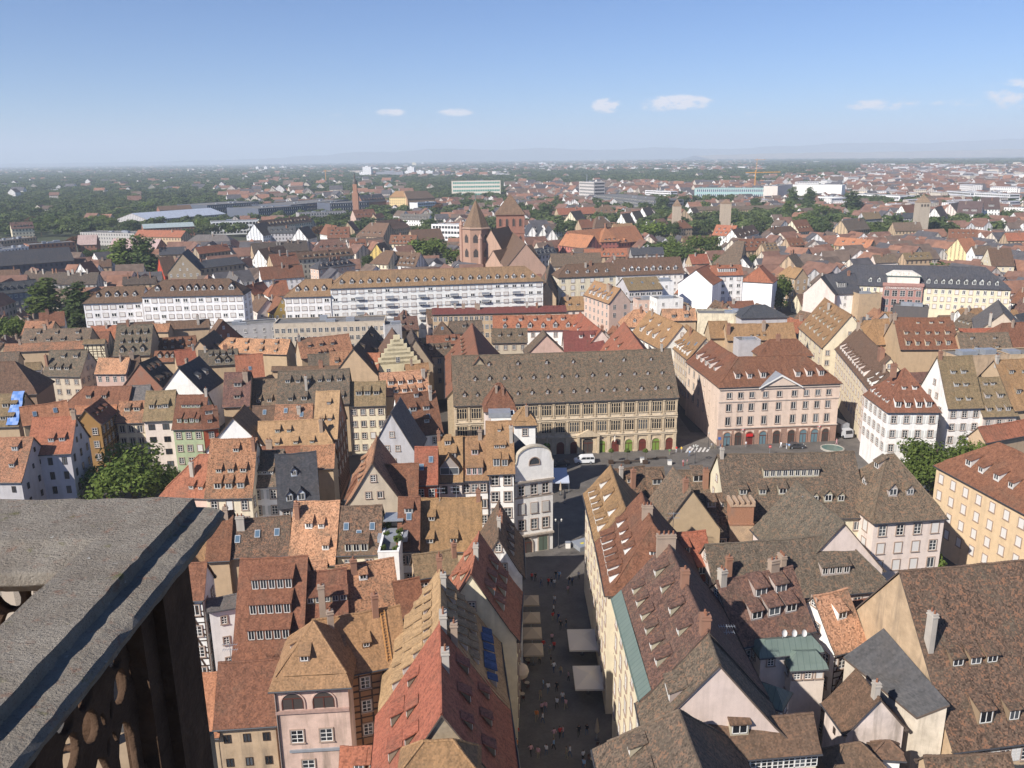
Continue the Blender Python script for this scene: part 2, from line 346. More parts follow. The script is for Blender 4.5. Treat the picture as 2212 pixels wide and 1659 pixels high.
def dormer_mesh(style, w, hf, p, q):
    k = ('d', style, round(w, 2), round(hf, 2), round(p, 2), round(q, 2))
    if k in CACHE: return CACHE[k]
    tp = math.tan(p); bd, rf, wi = MB(), MB(), MB(); x = w / 2
    gl = 'glass'
    if style in ('s', 'w'):
        tq = math.tan(q); D = hf / (tp - tq); zb = hf + D * tq
        bd.face([(-x, 0, -.25), (x, 0, -.25), (x, 0, hf), (-x, 0, hf)], 'paint')
        bd.face([(-x, 0, 0), (-x, 0, hf), (-x, D, zb)], 'paint'); bd.face([(x, 0, hf), (x, 0, 0), (x, D, zb)], 'paint')
        o, e, t = .22, .14, .12
        X = x + e; z0 = hf - o * tq; z1 = hf + (D + .12) * tq + .02
        a = [(-X, -o, z0 + .02), (X, -o, z0 + .02), (X, D + .12, z1), (-X, D + .12, z1)]; bb = [(p_[0], p_[1], p_[2] + t) for p_ in a]
        L = math.hypot(D + o, z1 - z0)
        rf.face(bb, 'tile', [(-X, 0), (X, 0), (X, L), (-X, L)]); rf.face(list(reversed(a)), 'tile')
        for i in range(4): j = (i + 1) % 4; rf.face([a[i], a[j], bb[j], bb[i]], 'tile')
        top = hf - .1; bot = .1
    else:
        D = hf / tp; hr = w * .62; Dr = (hf + hr) / tp
        bd.face([(-x, 0, -.25), (x, 0, -.25), (x, 0, hf), (0, 0, hf + hr), (-x, 0, hf)], 'paint')
        bd.face([(-x, 0, 0), (-x, 0, hf), (-x, D, hf)], 'paint'); bd.face([(x, 0, hf), (x, 0, 0), (x, D, hf)], 'paint')
        o, e, t = .22, .16, .1; sl = hr / x
        for s in (-1, 1):
            a = [(s * (x + e), -o, hf - e * sl), (s * (x + e), D + .15, hf - e * sl), (0, Dr + .15, hf + hr), (0, -o, hf + hr)]
            bb = [(p_[0], p_[1], p_[2] + t) for p_ in a]; L = math.hypot(x + e, hr)
            rf.face(bb, 'tile', [(0, 0), (D, 0), (Dr, L), (0, L)]); rf.face(a, 'tile')
            for i in range(4): j = (i + 1) % 4; rf.face([a[i], a[j], bb[j], bb[i]], 'tile')
        top = hf; bot = .1
    n = max(1, int(round(w / 1.05))) if style == 'w' else 1
    ww = w / n
    for i in range(n):
        c = -x + ww * (i + .5); a_ = c - ww / 2 + .13; b_ = c + ww / 2 - .13
        wi.face([(a_, -.015, bot), (b_, -.015, bot), (b_, -.015, top), (a_, -.015, top)], 'glass')
        f = .07
        for z0, z1, xa, xb in ((bot, bot + f, a_, b_), (top - f, top, a_, b_), (bot, top, a_, a_ + f), (bot, top, b_ - f, b_), (bot, top, c - .03, c + .03)): wi.box(xa, xb, -.06, -.02, z0, z1, 'frame_white', False)
    r = (bd.mesh('dormer'), rf.mesh('dormer_roof'), wi.mesh('dormer_window'), bd, rf); CACHE[k] = r
    return r
def chimney_mesh(w, d, h, mat):
    k = ('c', w, d, round(h, 1), mat)
    if k in CACHE: return CACHE[k]
    m = MB(); m.box(-w / 2, w / 2, -d / 2, d / 2, -1.2, h, mat)
    m.box(-w / 2 - .08, w / 2 + .08, -d / 2 - .08, d / 2 + .08, h - .32, h - .16, mat); m.box(-w / 2 - .04, w / 2 + .04, -d / 2 - .04, d / 2 + .04, h, h + .1, mat)
    n = max(1, int(max(w, d) / .45))
    for i in range(n):
        t = (i + .5) / n - .5
        cx, cy = (t * w, 0) if w >= d else (0, t * d)
        m.lathe([(.13, h + .1), (.11, h + .5), (.08, h + .52), (.0, h + .45)], 'pot', 6, (cx, cy))
    CACHE[k] = m.mesh('chimney'); return CACHE[k]
simple('pot', (.22, .10, .06), .9)

# ------------------------------------------------------------------ house
RC = dict(  # roof tile colours, 4th value = how mottled
    redbrown=(.175, .078, .046, .35), red=(.265, .092, .055, .35), redo=(.285, .112, .064, .4), ochre=(.275, .163, .082, .22), ochrel=(.365, .232, .125, .15),
    brown=(.125, .078, .052, .3), moss=(.128, .098, .070, .85), mossg=(.110, .092, .068, .75), mossr=(.128, .086, .058, 1.), mott=(.30, .152, .088, 1.), mottl=(.40, .215, .125, 1.),
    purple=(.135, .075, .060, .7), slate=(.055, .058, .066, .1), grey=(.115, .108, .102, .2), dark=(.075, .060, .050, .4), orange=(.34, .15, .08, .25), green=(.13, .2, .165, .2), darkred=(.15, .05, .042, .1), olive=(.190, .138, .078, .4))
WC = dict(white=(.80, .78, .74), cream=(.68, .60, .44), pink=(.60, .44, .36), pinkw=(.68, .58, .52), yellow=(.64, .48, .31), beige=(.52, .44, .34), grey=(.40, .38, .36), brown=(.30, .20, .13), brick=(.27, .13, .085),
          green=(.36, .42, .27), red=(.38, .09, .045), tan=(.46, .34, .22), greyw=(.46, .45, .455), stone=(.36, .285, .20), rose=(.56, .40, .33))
NH = [0]
def grid(m_, pts, uvs, mat, f):
    a, b, c, d = [Vector(p) for p in pts]; nx = max(2, min(14, int(max((b - a).length, (c - d).length) / 1.3))); ny = max(1, min(6, int((d - a).length / 1.6)))
    V = lambda s, t, q: q[0] * (1 - s) * (1 - t) + q[1] * s * (1 - t) + q[2] * s * t + q[3] * (1 - s) * t
    U = [Vector(u) for u in uvs]; R_ = []
    for j in range(ny + 1):
        row = []
        for i in range(nx + 1):
            p = V(i / nx, j / ny, (a, b, c, d)); p.z += f(p.x, p.y); row.append((p, tuple(V(i / nx, j / ny, U))))
        R_.append(row)
    for j in range(ny):
        for i in range(nx):
            q = (R_[j][i], R_[j][i + 1], R_[j + 1][i + 1], R_[j + 1][i]); m_.face([x[0] for x in q], mat, [x[1] for x in q])
class Frame: pass
def vary(c, a=.10):
    k = 1 + (rnd() - .5) * 2 * a; return tuple(min(.9, x * k * (1 + (rnd() - .5) * a * .5)) for x in c[:3]) + ((c[3],) if len(c) > 3 else (.3,))
def H(k, A, B, R, zE, roof, wall, label, **kw):
    return build(Q(k, A), Q(k, B), Q(k, R), zE, roof, wall, label, **kw)
def build(pa, pb, pr, zE, roof, wall, label, pitch=50, zR=None, depth=None, hip=(0, 0), **kw):
    a, b = P(*pa, zE), P(*pb, zE); a.z = b.z = 0
    u = (b - a).normalized(); n = Vector((-u.y, u.x, 0))
    r = P(*pr, zE + .05)
    if (r - a).dot(n) < 0: n = -n
    if zR is None:
        tp = math.tan(math.radians(pitch)); lo, hi = zE + .2, zE + 25
        for _ in range(40):
            z = (lo + hi) / 2
            if (z - zE) < tp * (P(*pr, z) - a).dot(n): lo = z
            else: hi = z
        zR = lo
    d = max(.8, (P(*pr, zR) - a).dot(n))
    return place(a, b, n, d, zE, zR, roof, wall, label, hip=hip, depth=depth, **kw)
def HR(k, r0, r1, zR, half, zE, roof, wall, label, hip=(0, 0), **kw):
    """ridge given by two pixels (near end, far end) at height zR"""
    a, b = P(*Q(k, r0), zR), P(*Q(k, r1), zR); a.z = b.z = 0
    u = (b - a).normalized(); n = Vector((-u.y, u.x, 0))
    if n.x < 0: n = -n                       # front slope = the one on the sun's side
    if abs(n.x) < .3 and n.y < 0: n = -n
    return place(a - n * half, b - n * half, n, half, zE, zR, roof, wall, label, hip=hip, **kw)
def place(a, b, n, d, zE, zR, roof, wall, label, hip=(0, 0), depth=None, name='house', cat='house', group=None, dor=(), win=None, chim=1, mat='tile', wmat='plaster', timber=None, parent=None, over=.45, flare=.14, z0=0., shut=None, style=None, ww=1.05, wh=1.5, top=1.7, dz=3.1, flat=False, gut=True, frame_col=None, hipk=1., ridge=True, seams=False, dcol=None, near=None, chh=1.6, chm='plaster', par=.4, gwin=True, sky=0):
    u = (b - a).normalized(); swap = False
    if u.cross(n).z < 0: a, b, u, swap = b, a, -u, True
    L = (b - a).length; Wd = depth or 2 * d
    h = [x for x in hip]
    if swap: h.reverse()
    h0, h1 = [(d * hipk if x is True or x == 1 else float(x)) for x in h]
    if h0 + h1 > L: s = L / (h0 + h1) * .999; h0 *= s; h1 *= s
    Fm = Matrix((u, n, Vector((0, 0, 1)))).transposed().to_4x4(); Fm.translation = a + Vector((0, 0, z0))
    zE -= z0; zR -= z0
    if parent is None:
        root = thing(name, label, cat, group=group); root.matrix_basis = Fm; Rel = Matrix.Identity(4); Mr = Fm
    else:
        root = parent; Mr = root.matrix_basis.copy(); Rel = Mr.inverted() @ Fm
    mid = a + u * L / 2 + n * Wd / 2; dist = math.hypot(mid.x, mid.y)
    if near is None: near = dist < 300
    rc = vary(RC[roof] if isinstance(roof, str) else roof); wc = vary(WC[wall] if isinstance(wall, str) else wall, .05)
    b2 = Wd - d                              # y of ridge measured from the back
    # walls
    w = MB()
    zt = zE if not flat else zE + par
    q = [(0, 0), (L, 0), (L, Wd), (0, Wd)]
    for i in range(4):
        p0, p1 = q[i], q[(i + 1) % 4]; l_ = math.hypot(p1[0] - p0[0], p1[1] - p0[1])
        pts = [(p0[0], p0[1], -.6), (p1[0], p1[1], -.6), (p1[0], p1[1], zt), (p0[0], p0[1], zt)]
        uvs = [(0, -zt), (l_, -zt), (l_, 0), (0, 0)]
        if not flat:
            if i == 1 and h1 == 0: pts = pts[:3] + [(L, d, zR)] + pts[3:]; uvs = uvs[:3] + [(d, .1)] + uvs[3:]
            if i == 3 and h0 == 0: pts = pts[:3] + [(0, d, zR)] + pts[3:]; uvs = uvs[:3] + [(d, .1)] + uvs[3:]
        uvs = [(x, y + 300.7) if y <= 0 else (x, -1) for x, y in uvs]
        w.face(pts, wmat, uvs)
    if flat:                                 # parapet and roof deck
        t = .3
        for (x0, x1, y0, y1) in ((-.05, L + .05, -.05, t), (-.05, L + .05, Wd - t, Wd + .05), (-.05, t, t, Wd - t), (L - t, L + .05, t, Wd - t)): w.box(x0, x1, y0, y1, zt, zt + .12, wmat)
    wo_ = link('wall', w.mesh('wall'), root, M4=Rel, col=wc); occ(w, Fm)
    rf = MB()
    if flat:
        rf.face([(.1, .1, zE), (L - .1, .1, zE), (L - .1, Wd - .1, zE), (.1, Wd - .1, zE)], 'flatroof')
        for i in range(3 if L > 12 else 1):
            x, y, s = L * (.2 + .6 * rnd()), Wd * (.25 + .45 * rnd()), 1 + 1.5 * rnd(); rf.box(x - s, x + s, y - s * .7, y + s * .7, zE, zE + .8 + rnd(), 'metal_grey')
        ro = link('roof', rf.mesh('roof'), root, M4=Rel, col=rc); occ(rf, Fm)
    else:
        tp = (zR - zE) / d; tb = (zR - zE) / b2
        g0 = .28 if h0 == 0 else over; g1 = .28 if h1 == 0 else over; T_ = .16
        kf = .55
        prof = [(-over, zE - over * tp * kf), (flare * d, zE + flare * d * tp), (d, zR)]
        profb = [(Wd + over, zE - over * tb * kf), (Wd - flare * b2, zE + flare * b2 * tb), (Wd - b2, zR)]
        so_ = rnd() * 90; amp = .11 if dist < 330 else 0
        def sg(x, y):                       # old roofs sag between the gables and ripple over the rafters
            e = max(0., min(1., x / max(L, .1))); return (amp * mnoise.noise(Vector((x * .45 + so_, y * .5, 0))) + amp * .45 * mnoise.noise(Vector((x * 1.5, y * 1.1 + so_, 3.))) - .16 * min(1, L / 12) * 4 * e * (1 - e) * (amp > 0))
        def ins(t, g, hh): return -g + (hh + g) * max(0, t) if hh else -g
        def lev(pr, j):
            y, z = pr[j]; t = (0, flare, 1)[j]
            return y, z + T_, (ins(t, g0, h0) if j else -g0), L - (ins(t, g1, h1) if j else -g1)
        edge = []
        for pr, sgn in ((prof, 1), (profb, -1)):
            vv = 0
            for j in (0, 1):
                y0, za, xa, xb = lev(pr, j); y1, zb, xc, xd = lev(pr, j + 1)
                l_ = math.hypot(y1 - y0, zb - za)
                pts = [(xa, y0, za), (xb, y0, za), (xd, y1, zb), (xc, y1, zb)]; uvs = [(xa, vv), (xb, vv), (xd, vv + l_), (xc, vv + l_)]
                if sgn < 0: pts.reverse(); uvs.reverse()
                if xd - xc < .02:
                    i_ = [0, 1, 2] if sgn > 0 else [1, 2, 3]
                    pts = [pts[i] for i in i_]; uvs = [uvs[i] for i in i_]
                if dist < 330 and len(pts) == 4: grid(rf, pts, uvs, mat, sg)
                else: rf.face(pts, mat, uvs)
                vv += l_
        for end in (0, 1):                   # hip ends, gable verges
            hh = (h0, h1)[end]; X = lambda j, pr: lev(pr, j)[2 + end]
            for j in (0, 1):
                ya, za, *_ = lev(prof, j); yb, zb, *_ = lev(profb, j); yc, zc, *_ = lev(prof, j + 1); yd, zd, *_ = lev(profb, j + 1)
                xa, xc = X(j, prof), X(j + 1, prof)
                if hh:
                    l0 = 0 if j == 0 else math.hypot(X(1, prof) - X(0, prof), lev(prof, 1)[1] - lev(prof, 0)[1]); l_ = math.hypot(xc - xa, zc - za)
                    pts = [(xa, yb, zb), (xa, ya, za), (xc, yc, zc), (xc, yd, zd)]; uvs = [(yb, l0), (ya, l0), (yc, l0 + l_), (yd, l0 + l_)]
                    if abs(yc - yd) < .02: pts, uvs = pts[:3], uvs[:3]
                    if end: pts.reverse(); uvs.reverse()
                    rf.face(pts, mat, uvs)
                else:
                    for pr in (prof, profb):
                        y0, zz0, *_ = lev(pr, j); y1, zz1, *_ = lev(pr, j + 1)
                        rf.face([(xa, y0, zz0), (xc, y1, zz1), (xc, y1, zz1 - T_ - .08), (xa, y0, zz0 - T_ - .08)], 'verge')
            if hh:
                rf.face([(X(0, prof), prof[0][0], prof[0][1] + T_), (X(0, prof), profb[0][0], profb[0][1] + T_), (X(0, prof), profb[0][0], profb[0][1] - .05), (X(0, prof), prof[0][0], prof[0][1] - .05)], 'verge')
        for pr in (prof, profb):
            rf.face([(-g0, pr[0][0], pr[0][1] + T_), (L + g1, pr[0][0], pr[0][1] + T_), (L + g1, pr[0][0], pr[0][1] - .05), (-g0, pr[0][0], pr[0][1] - .05)], 'verge')
            yy = 0 if pr is prof else Wd
            rf.face([(-g0, pr[0][0], pr[0][1] - .05), (L + g1, pr[0][0], pr[0][1] - .05), (L + g1, yy, pr[0][1] - .05), (-g0, yy, pr[0][1] - .05)], 'verge')
        ro = link('roof', rf.mesh('roof'), root, M4=Rel, col=rc); occ(rf, Fm)
        if ridge and dist < 480:             # ridge and hip caps: a row of half-round tiles
            rd = MB(); pts = []
            za = zR + T_
            segs = []
            x0r, x1r = (h0 if h0 else -g0), (L - h1 if h1 else L + g1)
            if x1r - x0r > .3: segs.append(((x0r, d, za), (x1r, d, za)))
            if h0: segs += [((x0r, d, za), (-g0 + (h0 + g0) * flare, flare * d, zE + flare * d * tp + T_)), ((x0r, d, za), (-g0 + (h0 + g0) * flare, Wd - flare * b2, zE + flare * b2 * tb + T_))]
            if h1: segs += [((x1r, d, za), (L + g1 - (h1 + g1) * flare, flare * d, zE + flare * d * tp + T_)), ((x1r, d, za), (L + g1 - (h1 + g1) * flare, Wd - flare * b2, zE + flare * b2 * tb + T_))]
            for p0, p1 in segs:
                p0, p1 = Vector(p0), Vector(p1); l_ = (p1 - p0).length; m_ = max(1, min(60, int(l_ / .42)))
                for i in range(m_):
                    qa, qb = p0.lerp(p1, i / m_), p0.lerp(p1, (i + 1) / m_); qa.z += sg(qa.x, qa.y); qb.z += sg(qb.x, qb.y); rd.tube(qa, qb, .12, .15, mat, 5, False)
            if rd.v:
                rr = link('ridge_tiles', rd.mesh('ridge_tiles'), root, M4=Rel, col=tuple(min(.8, x * 1.12) for x in rc[:3]) + (.1,))
        if gut and dist < 420:
            gm = MB(); gm.tube((-g0, -over - .06, prof[0][1] + .08), (L + g1, -over - .06, prof[0][1] + .08), .09, .09, 'metal_dark', 6)
            link('gutter', gm.mesh('gutter'), root, M4=Rel)
        # dormers
        for D_ in dor:
            side, f, cnt, st, dw, dh = D_[:6]
            if side == 'f': So, Sx, Sy, Ls, hs = Vector((0, 0, 0)), Vector((1, 0, 0)), Vector((0, 1, 0)), L, d
            elif side == 'b': So, Sx, Sy, Ls, hs = Vector((L, Wd, 0)), Vector((-1, 0, 0)), Vector((0, -1, 0)), L, b2
            elif side == 'l': So, Sx, Sy, Ls, hs = Vector((0, Wd, 0)), Vector((0, -1, 0)), Vector((1, 0, 0)), Wd, h0
            else: So, Sx, Sy, Ls, hs = Vector((L, 0, 0)), Vector((0, 1, 0)), Vector((-1, 0, 0)), Wd, h1
            if hs <= 0: continue
            p_ = math.atan((zR - zE) / hs)
            qd = math.radians(D_[6]) if len(D_) > 6 and D_[6] is not None else None
            if qd is None: qd = max(.12, p_ - math.radians(26)) if st == 's' else max(.1, p_ - math.radians(30))
            hi0, hi1 = (h0 * f if side in 'fb' else d * f, h1 * f if side in 'fb' else b2 * f)
            if isinstance(cnt, int): cnt = (cnt, .06, .94)
            nn, f0, f1 = cnt
            if swap: f0, f1 = 1 - f1, 1 - f0
            if side == 'b': f0, f1 = 1 - f1, 1 - f0
            xa, xb = max(f0 * Ls, hi0 + dw * .7), min(f1 * Ls, Ls - hi1 - dw * .7)
            me = dormer_mesh(st, dw, dh, p_, qd)
            for i in range(nn):
                x = xa + (xb - xa) * (i + .5 + random.uniform(-.09, .09)) / nn; ks_ = random.uniform(.88, 1.14) if st != 'w' else 1.
                lp = So + Sx * x + Sy * (f * hs); lp.z = zE + f * (zR - zE) + T_
                Ml = Matrix((Sx, Sy, Vector((0, 0, 1)))).transposed().to_4x4(); Ml.translation = lp
                Ml = Ml @ Matrix.Diagonal((ks_, ks_, ks_, 1)); kd_ = random.uniform(.75, 1.15); dcl = tuple(c * kd_ for c in (dcol or tuple(c_ * .55 for c_ in wc[:3]))[:3])
                dm = link('dormer', me[0], root, M4=Rel @ Ml, col=dcl); occ(me[3], Fm @ Ml); occ(me[4], Fm @ Ml)
                r_ = link('dormer_roof', me[1], dm, col=D_[7] if len(D_) > 7 else rc); link('dormer_window', me[2], dm)
        for i in range(sky):                 # roof windows
            x = L * (i + .6) / (sky + .2); f = .35 + .3 * rnd(); sm = CACHE.get('skyl')
            if sm is None:
                m_ = MB(); m_.box(-.4, .4, -.6, .6, 0, .1, 'metal_grey'); m_.face([(-.32, -.5, .104), (.32, -.5, .104), (.32, .5, .104), (-.32, .5, .104)], 'glass_blue'); sm = CACHE['skyl'] = m_.mesh('roof_window')
            an = math.atan(tp)
            link('roof_window', sm, root, M4=Rel @ Matrix.Translation((x, f * d, zE + f * (zR - zE) + T_ + .02)) @ Matrix.Rotation(an, 4, 'X'))
        # chimneys
        lst = chim if isinstance(chim, (list, tuple)) else [(.15 + .7 * rnd(), .7 + .25 * rnd(), random.choice((.6, .8, 1.2)), .5) for _ in range(chim)]
        for (fx, fy, cw, cd) in lst:
            if swap: fx = 1 - fx
            z = zE + fy * (zR - zE); hh = chh + .4 * (zR - z)
            cmn = chimney_mesh(cw, cd, round(hh, 1), chm)
            link('chimney', cmn, root, M4=Rel @ Matrix.Translation((fx * L, fy * d, z)), col=random.choice(((.34, .26, .2), (.28, .15, .1), (.42, .38, .33))))
    # windows
    sides = {'f': ((0, 0), (1, 0), L), 'r': ((L, 0), (0, 1), Wd), 'b': ((L, Wd), (-1, 0), L), 'l': ((0, Wd), (0, -1), Wd)}
    if win != 0 and wmat != 'far_wall':
        win = win or {}
        for sd, (o_, dr, ls) in sides.items():
            key = sd
            if swap and sd in 'lr': key = 'l' if sd == 'r' else 'r'
            outn = Vector((dr[1], -dr[0], 0)); cw_ = Fm @ Vector((o_[0] + dr[0] * ls / 2, o_[1] + dr[1] * ls / 2, zE * .7))
            if (Fm.to_3x3() @ outn).dot(EYE - cw_) < 0: continue
            spec = win.get(key, win.get('*'))
            if spec == 0: continue
            rows, cols = spec if spec else (min(4, int((zE - .6) / dz)), max(1, int(ls / (ww * 2.5))))
            st = style or ('cross' if near else 'far')
            gable = not flat and ((sd == 'l' and h0 == 0) or (sd == 'r' and h1 == 0))
            extra = [(zE + 1.4, 2), (zE + 4.4, 1)] if gable and gwin and (zR - zE) > 5 else []
            lev_ = [(zE - top - i * dz, cols) for i in range(rows)] + extra
            for li, (zz, cc) in enumerate(lev_):
                if zz < 1.2: continue
                for c in range(cc):
                    if li >= rows: t = .5 + (c - (cc - 1) / 2) * .22; w_, h_ = ww * .8, wh * .75
                    else: t = (c + .5) / cc; w_, h_ = ww, wh
                    Ml = Matrix((Vector((dr[0], dr[1], 0)), -outn, Vector((0, 0, 1)))).transposed().to_4x4()
                    Ml.translation = (o_[0] + dr[0] * ls * t + outn.x * .012, o_[1] + dr[1] * ls * t + outn.y * .012, zz)
                    s_ = st if isinstance(st, str) else random.choice(st)
                    if s_ == 'cross' and not shut: s_ = random.choices(('cross', 'blind', 'stone'), (.78, .08, .14))[0]
                    window(root, Mr, Rel @ Ml, s_, w_, h_, shut if li < rows else None, near)
    # timber framing on chosen sides
    if timber:
        for sd in timber:
            key = sd
            if swap and sd in 'lr': key = 'l' if sd == 'r' else 'r'
            o_, dr, ls = sides[key]; tm = MB(); t = .02
            nf = max(1, int(zE / 2.7)); fh = 2.7
            for i in range(nf):
                z1 = zE - i * fh; zb = z1 - fh
                if zb < .3: break
                tm.box(0, ls, -.05, t, z1 - .12, z1 + .1, 'timber'); tm.box(0, ls, -.045, t, z1 - .95, z1 - .8, 'timber'); tm.box(0, ls, -.045, t, zb + .7, zb + .85, 'timber')
                np_ = max(2, int(ls / 1.25))
                for j in range(np_ + 1):
                    x = ls * j / np_; tm.box(max(0, x - .09), min(ls, x + .09), -.06, t, zb, z1, 'timber')
                for x, s in ((.2, 1), (ls - .2, -1)): tm.face([(x, -.065, zb), (x + s * .25, -.065, zb), (x + s * 1.4, -.065, z1), (x + s * 1.15, -.065, z1)], 'timber')
            tm.box(0, ls, -.05, t, .2, .45, 'timber')
            outn = Vector((dr[1], -dr[0], 0)); Ml = Matrix((Vector((dr[0], dr[1], 0)), -outn, Vector((0, 0, 1)))).transposed().to_4x4(); Ml.translation = (o_[0], o_[1], 0)
            link('timber_frame', tm.mesh('timber_frame'), root, M4=Rel @ Ml)
    NH[0] += 1
    fr = Frame(); fr.root, fr.L, fr.W, fr.d, fr.zE, fr.zR, fr.M, fr.rc, fr.wc, fr.swap = root, L, Wd, d, zE, zR, Fm, rc, wc, swap
    FOOT.append([Fm @ Vector((x, y, 0)) for x, y in q]); LOG.append((label, round(L, 1), round(d, 1), round(zE, 1), round(zR, 1), round(math.degrees(math.atan2(zR - zE, d))), round(mid.x), round(mid.y)))
    return fr
FOOT, LOG = [], []
simple('verge', (.10, .075, .06), .85)
simple('flatroof', (.16, .155, .15), .95, .15, .35, .3)
def local(fr, x, y, z): return fr.M @ Vector((x, y, z))
def flush_windows():
    """build the windows that can be seen from about the place where the photograph was taken"""
    bv = BVHTree.FromPolygons(OCC_V, OCC_F)
    cams = [EYE, EYE + Vector((5, 0, 1)), EYE + Vector((-5, 0, 1)), EYE + Vector((0, 0, 5))]
    n = 0
    for (root, Mr, Ml, style, w, h, shut, near, name, closed) in PENDING:
        M4 = Mr @ Ml; vis = False
        for q in ((0, -.25, 0), (0, -.25, h * .45), (w * .45, -.25, 0), (-w * .45, -.25, 0)):
            p = M4 @ Vector(q)
            x, y = proj(p)
            if not (-60 < x < 2272 and -60 < y < 1720): continue
            for e in cams:
                d = e - p
                if bv.ray_cast(p, d.normalized(), d.length - .5)[0] is None: vis = True; break
            if vis: break
        if not vis: continue
        n += 1
        fr, pn = win_mesh(style, w, h)
        o = link(name, fr, root, M4=Ml)
        link('pane', pn, o)
        if shut:
            sw = w * .5; me = shutter_mesh(sw, h)
            for s in (-1, 1):
                link('shutter', me, root, M4=Ml @ Matrix.Translation((s * (w / 2 + .15 + sw / 2), 0, 0)) if not closed else Ml @ Matrix.Translation((s * sw / 2, -.12, 0)), col=shut)
    print('windows', n, 'of', len(PENDING))
# ================================================================== the old town, house by house
# ---- left bank of the shopping street (ridges run along the street)
S1 = H('e0', (920, 1240), (858, 790), (465, 600), 15, 'ochrel', 'pinkw', 'long steep ochre-tiled house with four rows of dormers and blue shed dormers over the street', pitch=57, name='street_house', dor=[('f', .14, 6, 's', 1.1, 1.0, 25, (.05, .09, .19, .05)), ('f', .42, 6, 's', 1.1, .8), ('f', .6, 6, 's', 1.1, .8), ('f', .76, 5, 's', 1., .7), ('b', .2, 7, 's', 1.2, .9), ('b', .38, 7, 's', 1.2, .9), ('b', .55, 7, 's', 1.1, .8), ('b', .72, 6, 's', 1., .7)], chim=[(.02, .96, 1.3, .7), (.0, .80, .9, .7), (.72, .94, .7, .6), (1.0, 1., 1.0, .6)])
e0_, e1_ = S1.M @ Vector((0, 0, 0)), S1.M @ Vector((S1.L, 0, 0)); ne, fe = (e0_, e1_) if e0_.y < e1_.y else (e1_, e0_); us = (ne - fe).normalized()
place(ne - us * .15, ne + us * 14.3, S1.M.to_3x3() @ Vector((0, 1, 0)), S1.d + .1, 15, S1.zR + .12, 'red', 'stone', 'red-tiled house with rubble stone gable and white coping on the shopping street', name='street_house', wmat='stone', dor=[('f', .3, 3, 's', 1.1, .9), ('f', .6, 3, 's', 1.1, .9), ('b', .25, 2, 'w', 2.2, 1.2), ('b', .5, 3, 's', 1.2, .9)], chim=[(.45, .93, .9, .7)], win={'*': (2, 2)})
H('e0', (990, 765), (1012, 440), (688, 260), 15, 'redo', 'cream', 'cream gabled house with red tiles facing away from the street and dark street slope', pitch=58, name='street_house', dor=[('f', .3, 3, 's', 1.2, 1.), ('f', .52, 3, 's', 1.2, 1.), ('b', .4, 2, 's', 1., .8), ('b', .7, 2, 's', 1., .8)], chim=[(.45, .97, .8, .6)], win={'f': (4, 4), '*': (1, 1)})
H('e0', (1030, 330), (1018, 60), (863, 60), 15, 'mossr', 'white', 'narrow house with flaking white gable facing down the shopping street', pitch=60, name='street_house', wmat='old_plaster', dor=[('f', .35, 4, 's', 1., .8)], chim=[(.3, .97, .6, .5), (.5, .9, .9, .5)], win={'*': (1, 1), 'f': (4, 4)})
H('d1', (1250, 1770), (1900, 1750), (1565, 1430), 21.5, 'ochre', 'tan', 'small ochre pyramid-roofed house tucked below the rubble stone gable', hip=(1, 1), name='house', win=0, chim=0)
H('d1', (730, 1800), (1180, 1790), (1000, 1480), 12, 'redo', 'tan', 'low red-tiled wing beside the green copper finial', hip=(0, 0), dor=[('f', .3, 2, 's', 1.1, .9)], chim=0, win=0)
# ---- loggia house and its wing
LOG_H = H('d1', (150, 965), (790, 930), (425, 395), 17, 'ochre', 'rose', 'pink tower house with ochre pyramid roof and arched loggia', hip=(1, 1), win=0, chim=0, wmat='old_plaster', name='tower_house', dor=[('f', .35, (1, .25, .6), 's', 1., .8), ('l', .35, 1, 's', 1., .9)], over=.5)
WING = H('d1', (560, 880), (1300, 735), (900, 320), 16, 'ochre', (.30, .16, .08), 'ochre-roofed timber-framed wing with roof ladder beside the pink tower house', dor=[('f', .35, (2, .15, .68), 's', 1., .8)], chim=[(.18, .72, .7, .6), (.72, .93, .7, .7)], timber='f', win={'f': (3, 3)}, chh=2.4, name='timber_house')
H('c0', (1300, 1505), (1748, 1480), (1620, 1190), 17, 'redbrown', 'white', 'tall white timber-framed house beside the stone parapet', timber='f', win={'f': (4, 3)}, chim=0, name='timber_house', ww=1.1, wh=1.5)
H('d0', (1805, 300), (2045, 260), (1900, 190), 15, 'grey', 'white', 'narrow white stair house with glazed porch behind the timber-framed house', chim=0, pitch=30, win={'f': (3, 1)}, ww=.7, wh=1.1)
H('d1', (-190, 730), (390, 700), (60, -150), 13, 'redbrown', 'brick', 'red-roofed house with three stacked bands of long shed dormers', dor=[('f', .17, (1, .03, .68), 'w', 5.2, 1.5, 22), ('f', .42, (1, .03, .68), 'w', 5.2, 1.5, 22), ('f', .67, (1, .03, .68), 'w', 5.2, 1.5, 22)], chim=0, win=0)
H('d0', (1500, 1395), (1880, 1370), (1640, 855), 11, 'orange', 'tan', 'plain smooth orange-tiled roof below the white timber-framed house', chim=0, win=0)
H('d0', (1865, 1300), (2375, 1265), (2100, 745), 12, 'redbrown', 'tan', 'stained stone-walled house with square domed rooflight beside the pink tower house', wmat='old_plaster', chim=0, win={'f': (3, 3)}, style='dark', ww=.8, wh=1.1)
H('c1', (340, 1850), (790, 1800), (560, 1250), 14, 'redbrown', 'tan', 'dark red house with one wide shed dormer behind the pink tower house', dor=[('f', .5, (1, .03, .97), 'w', 7.2, 1.0, 20)], chim=[(.55, .25, .8, .6)], win=0, chh=3.)
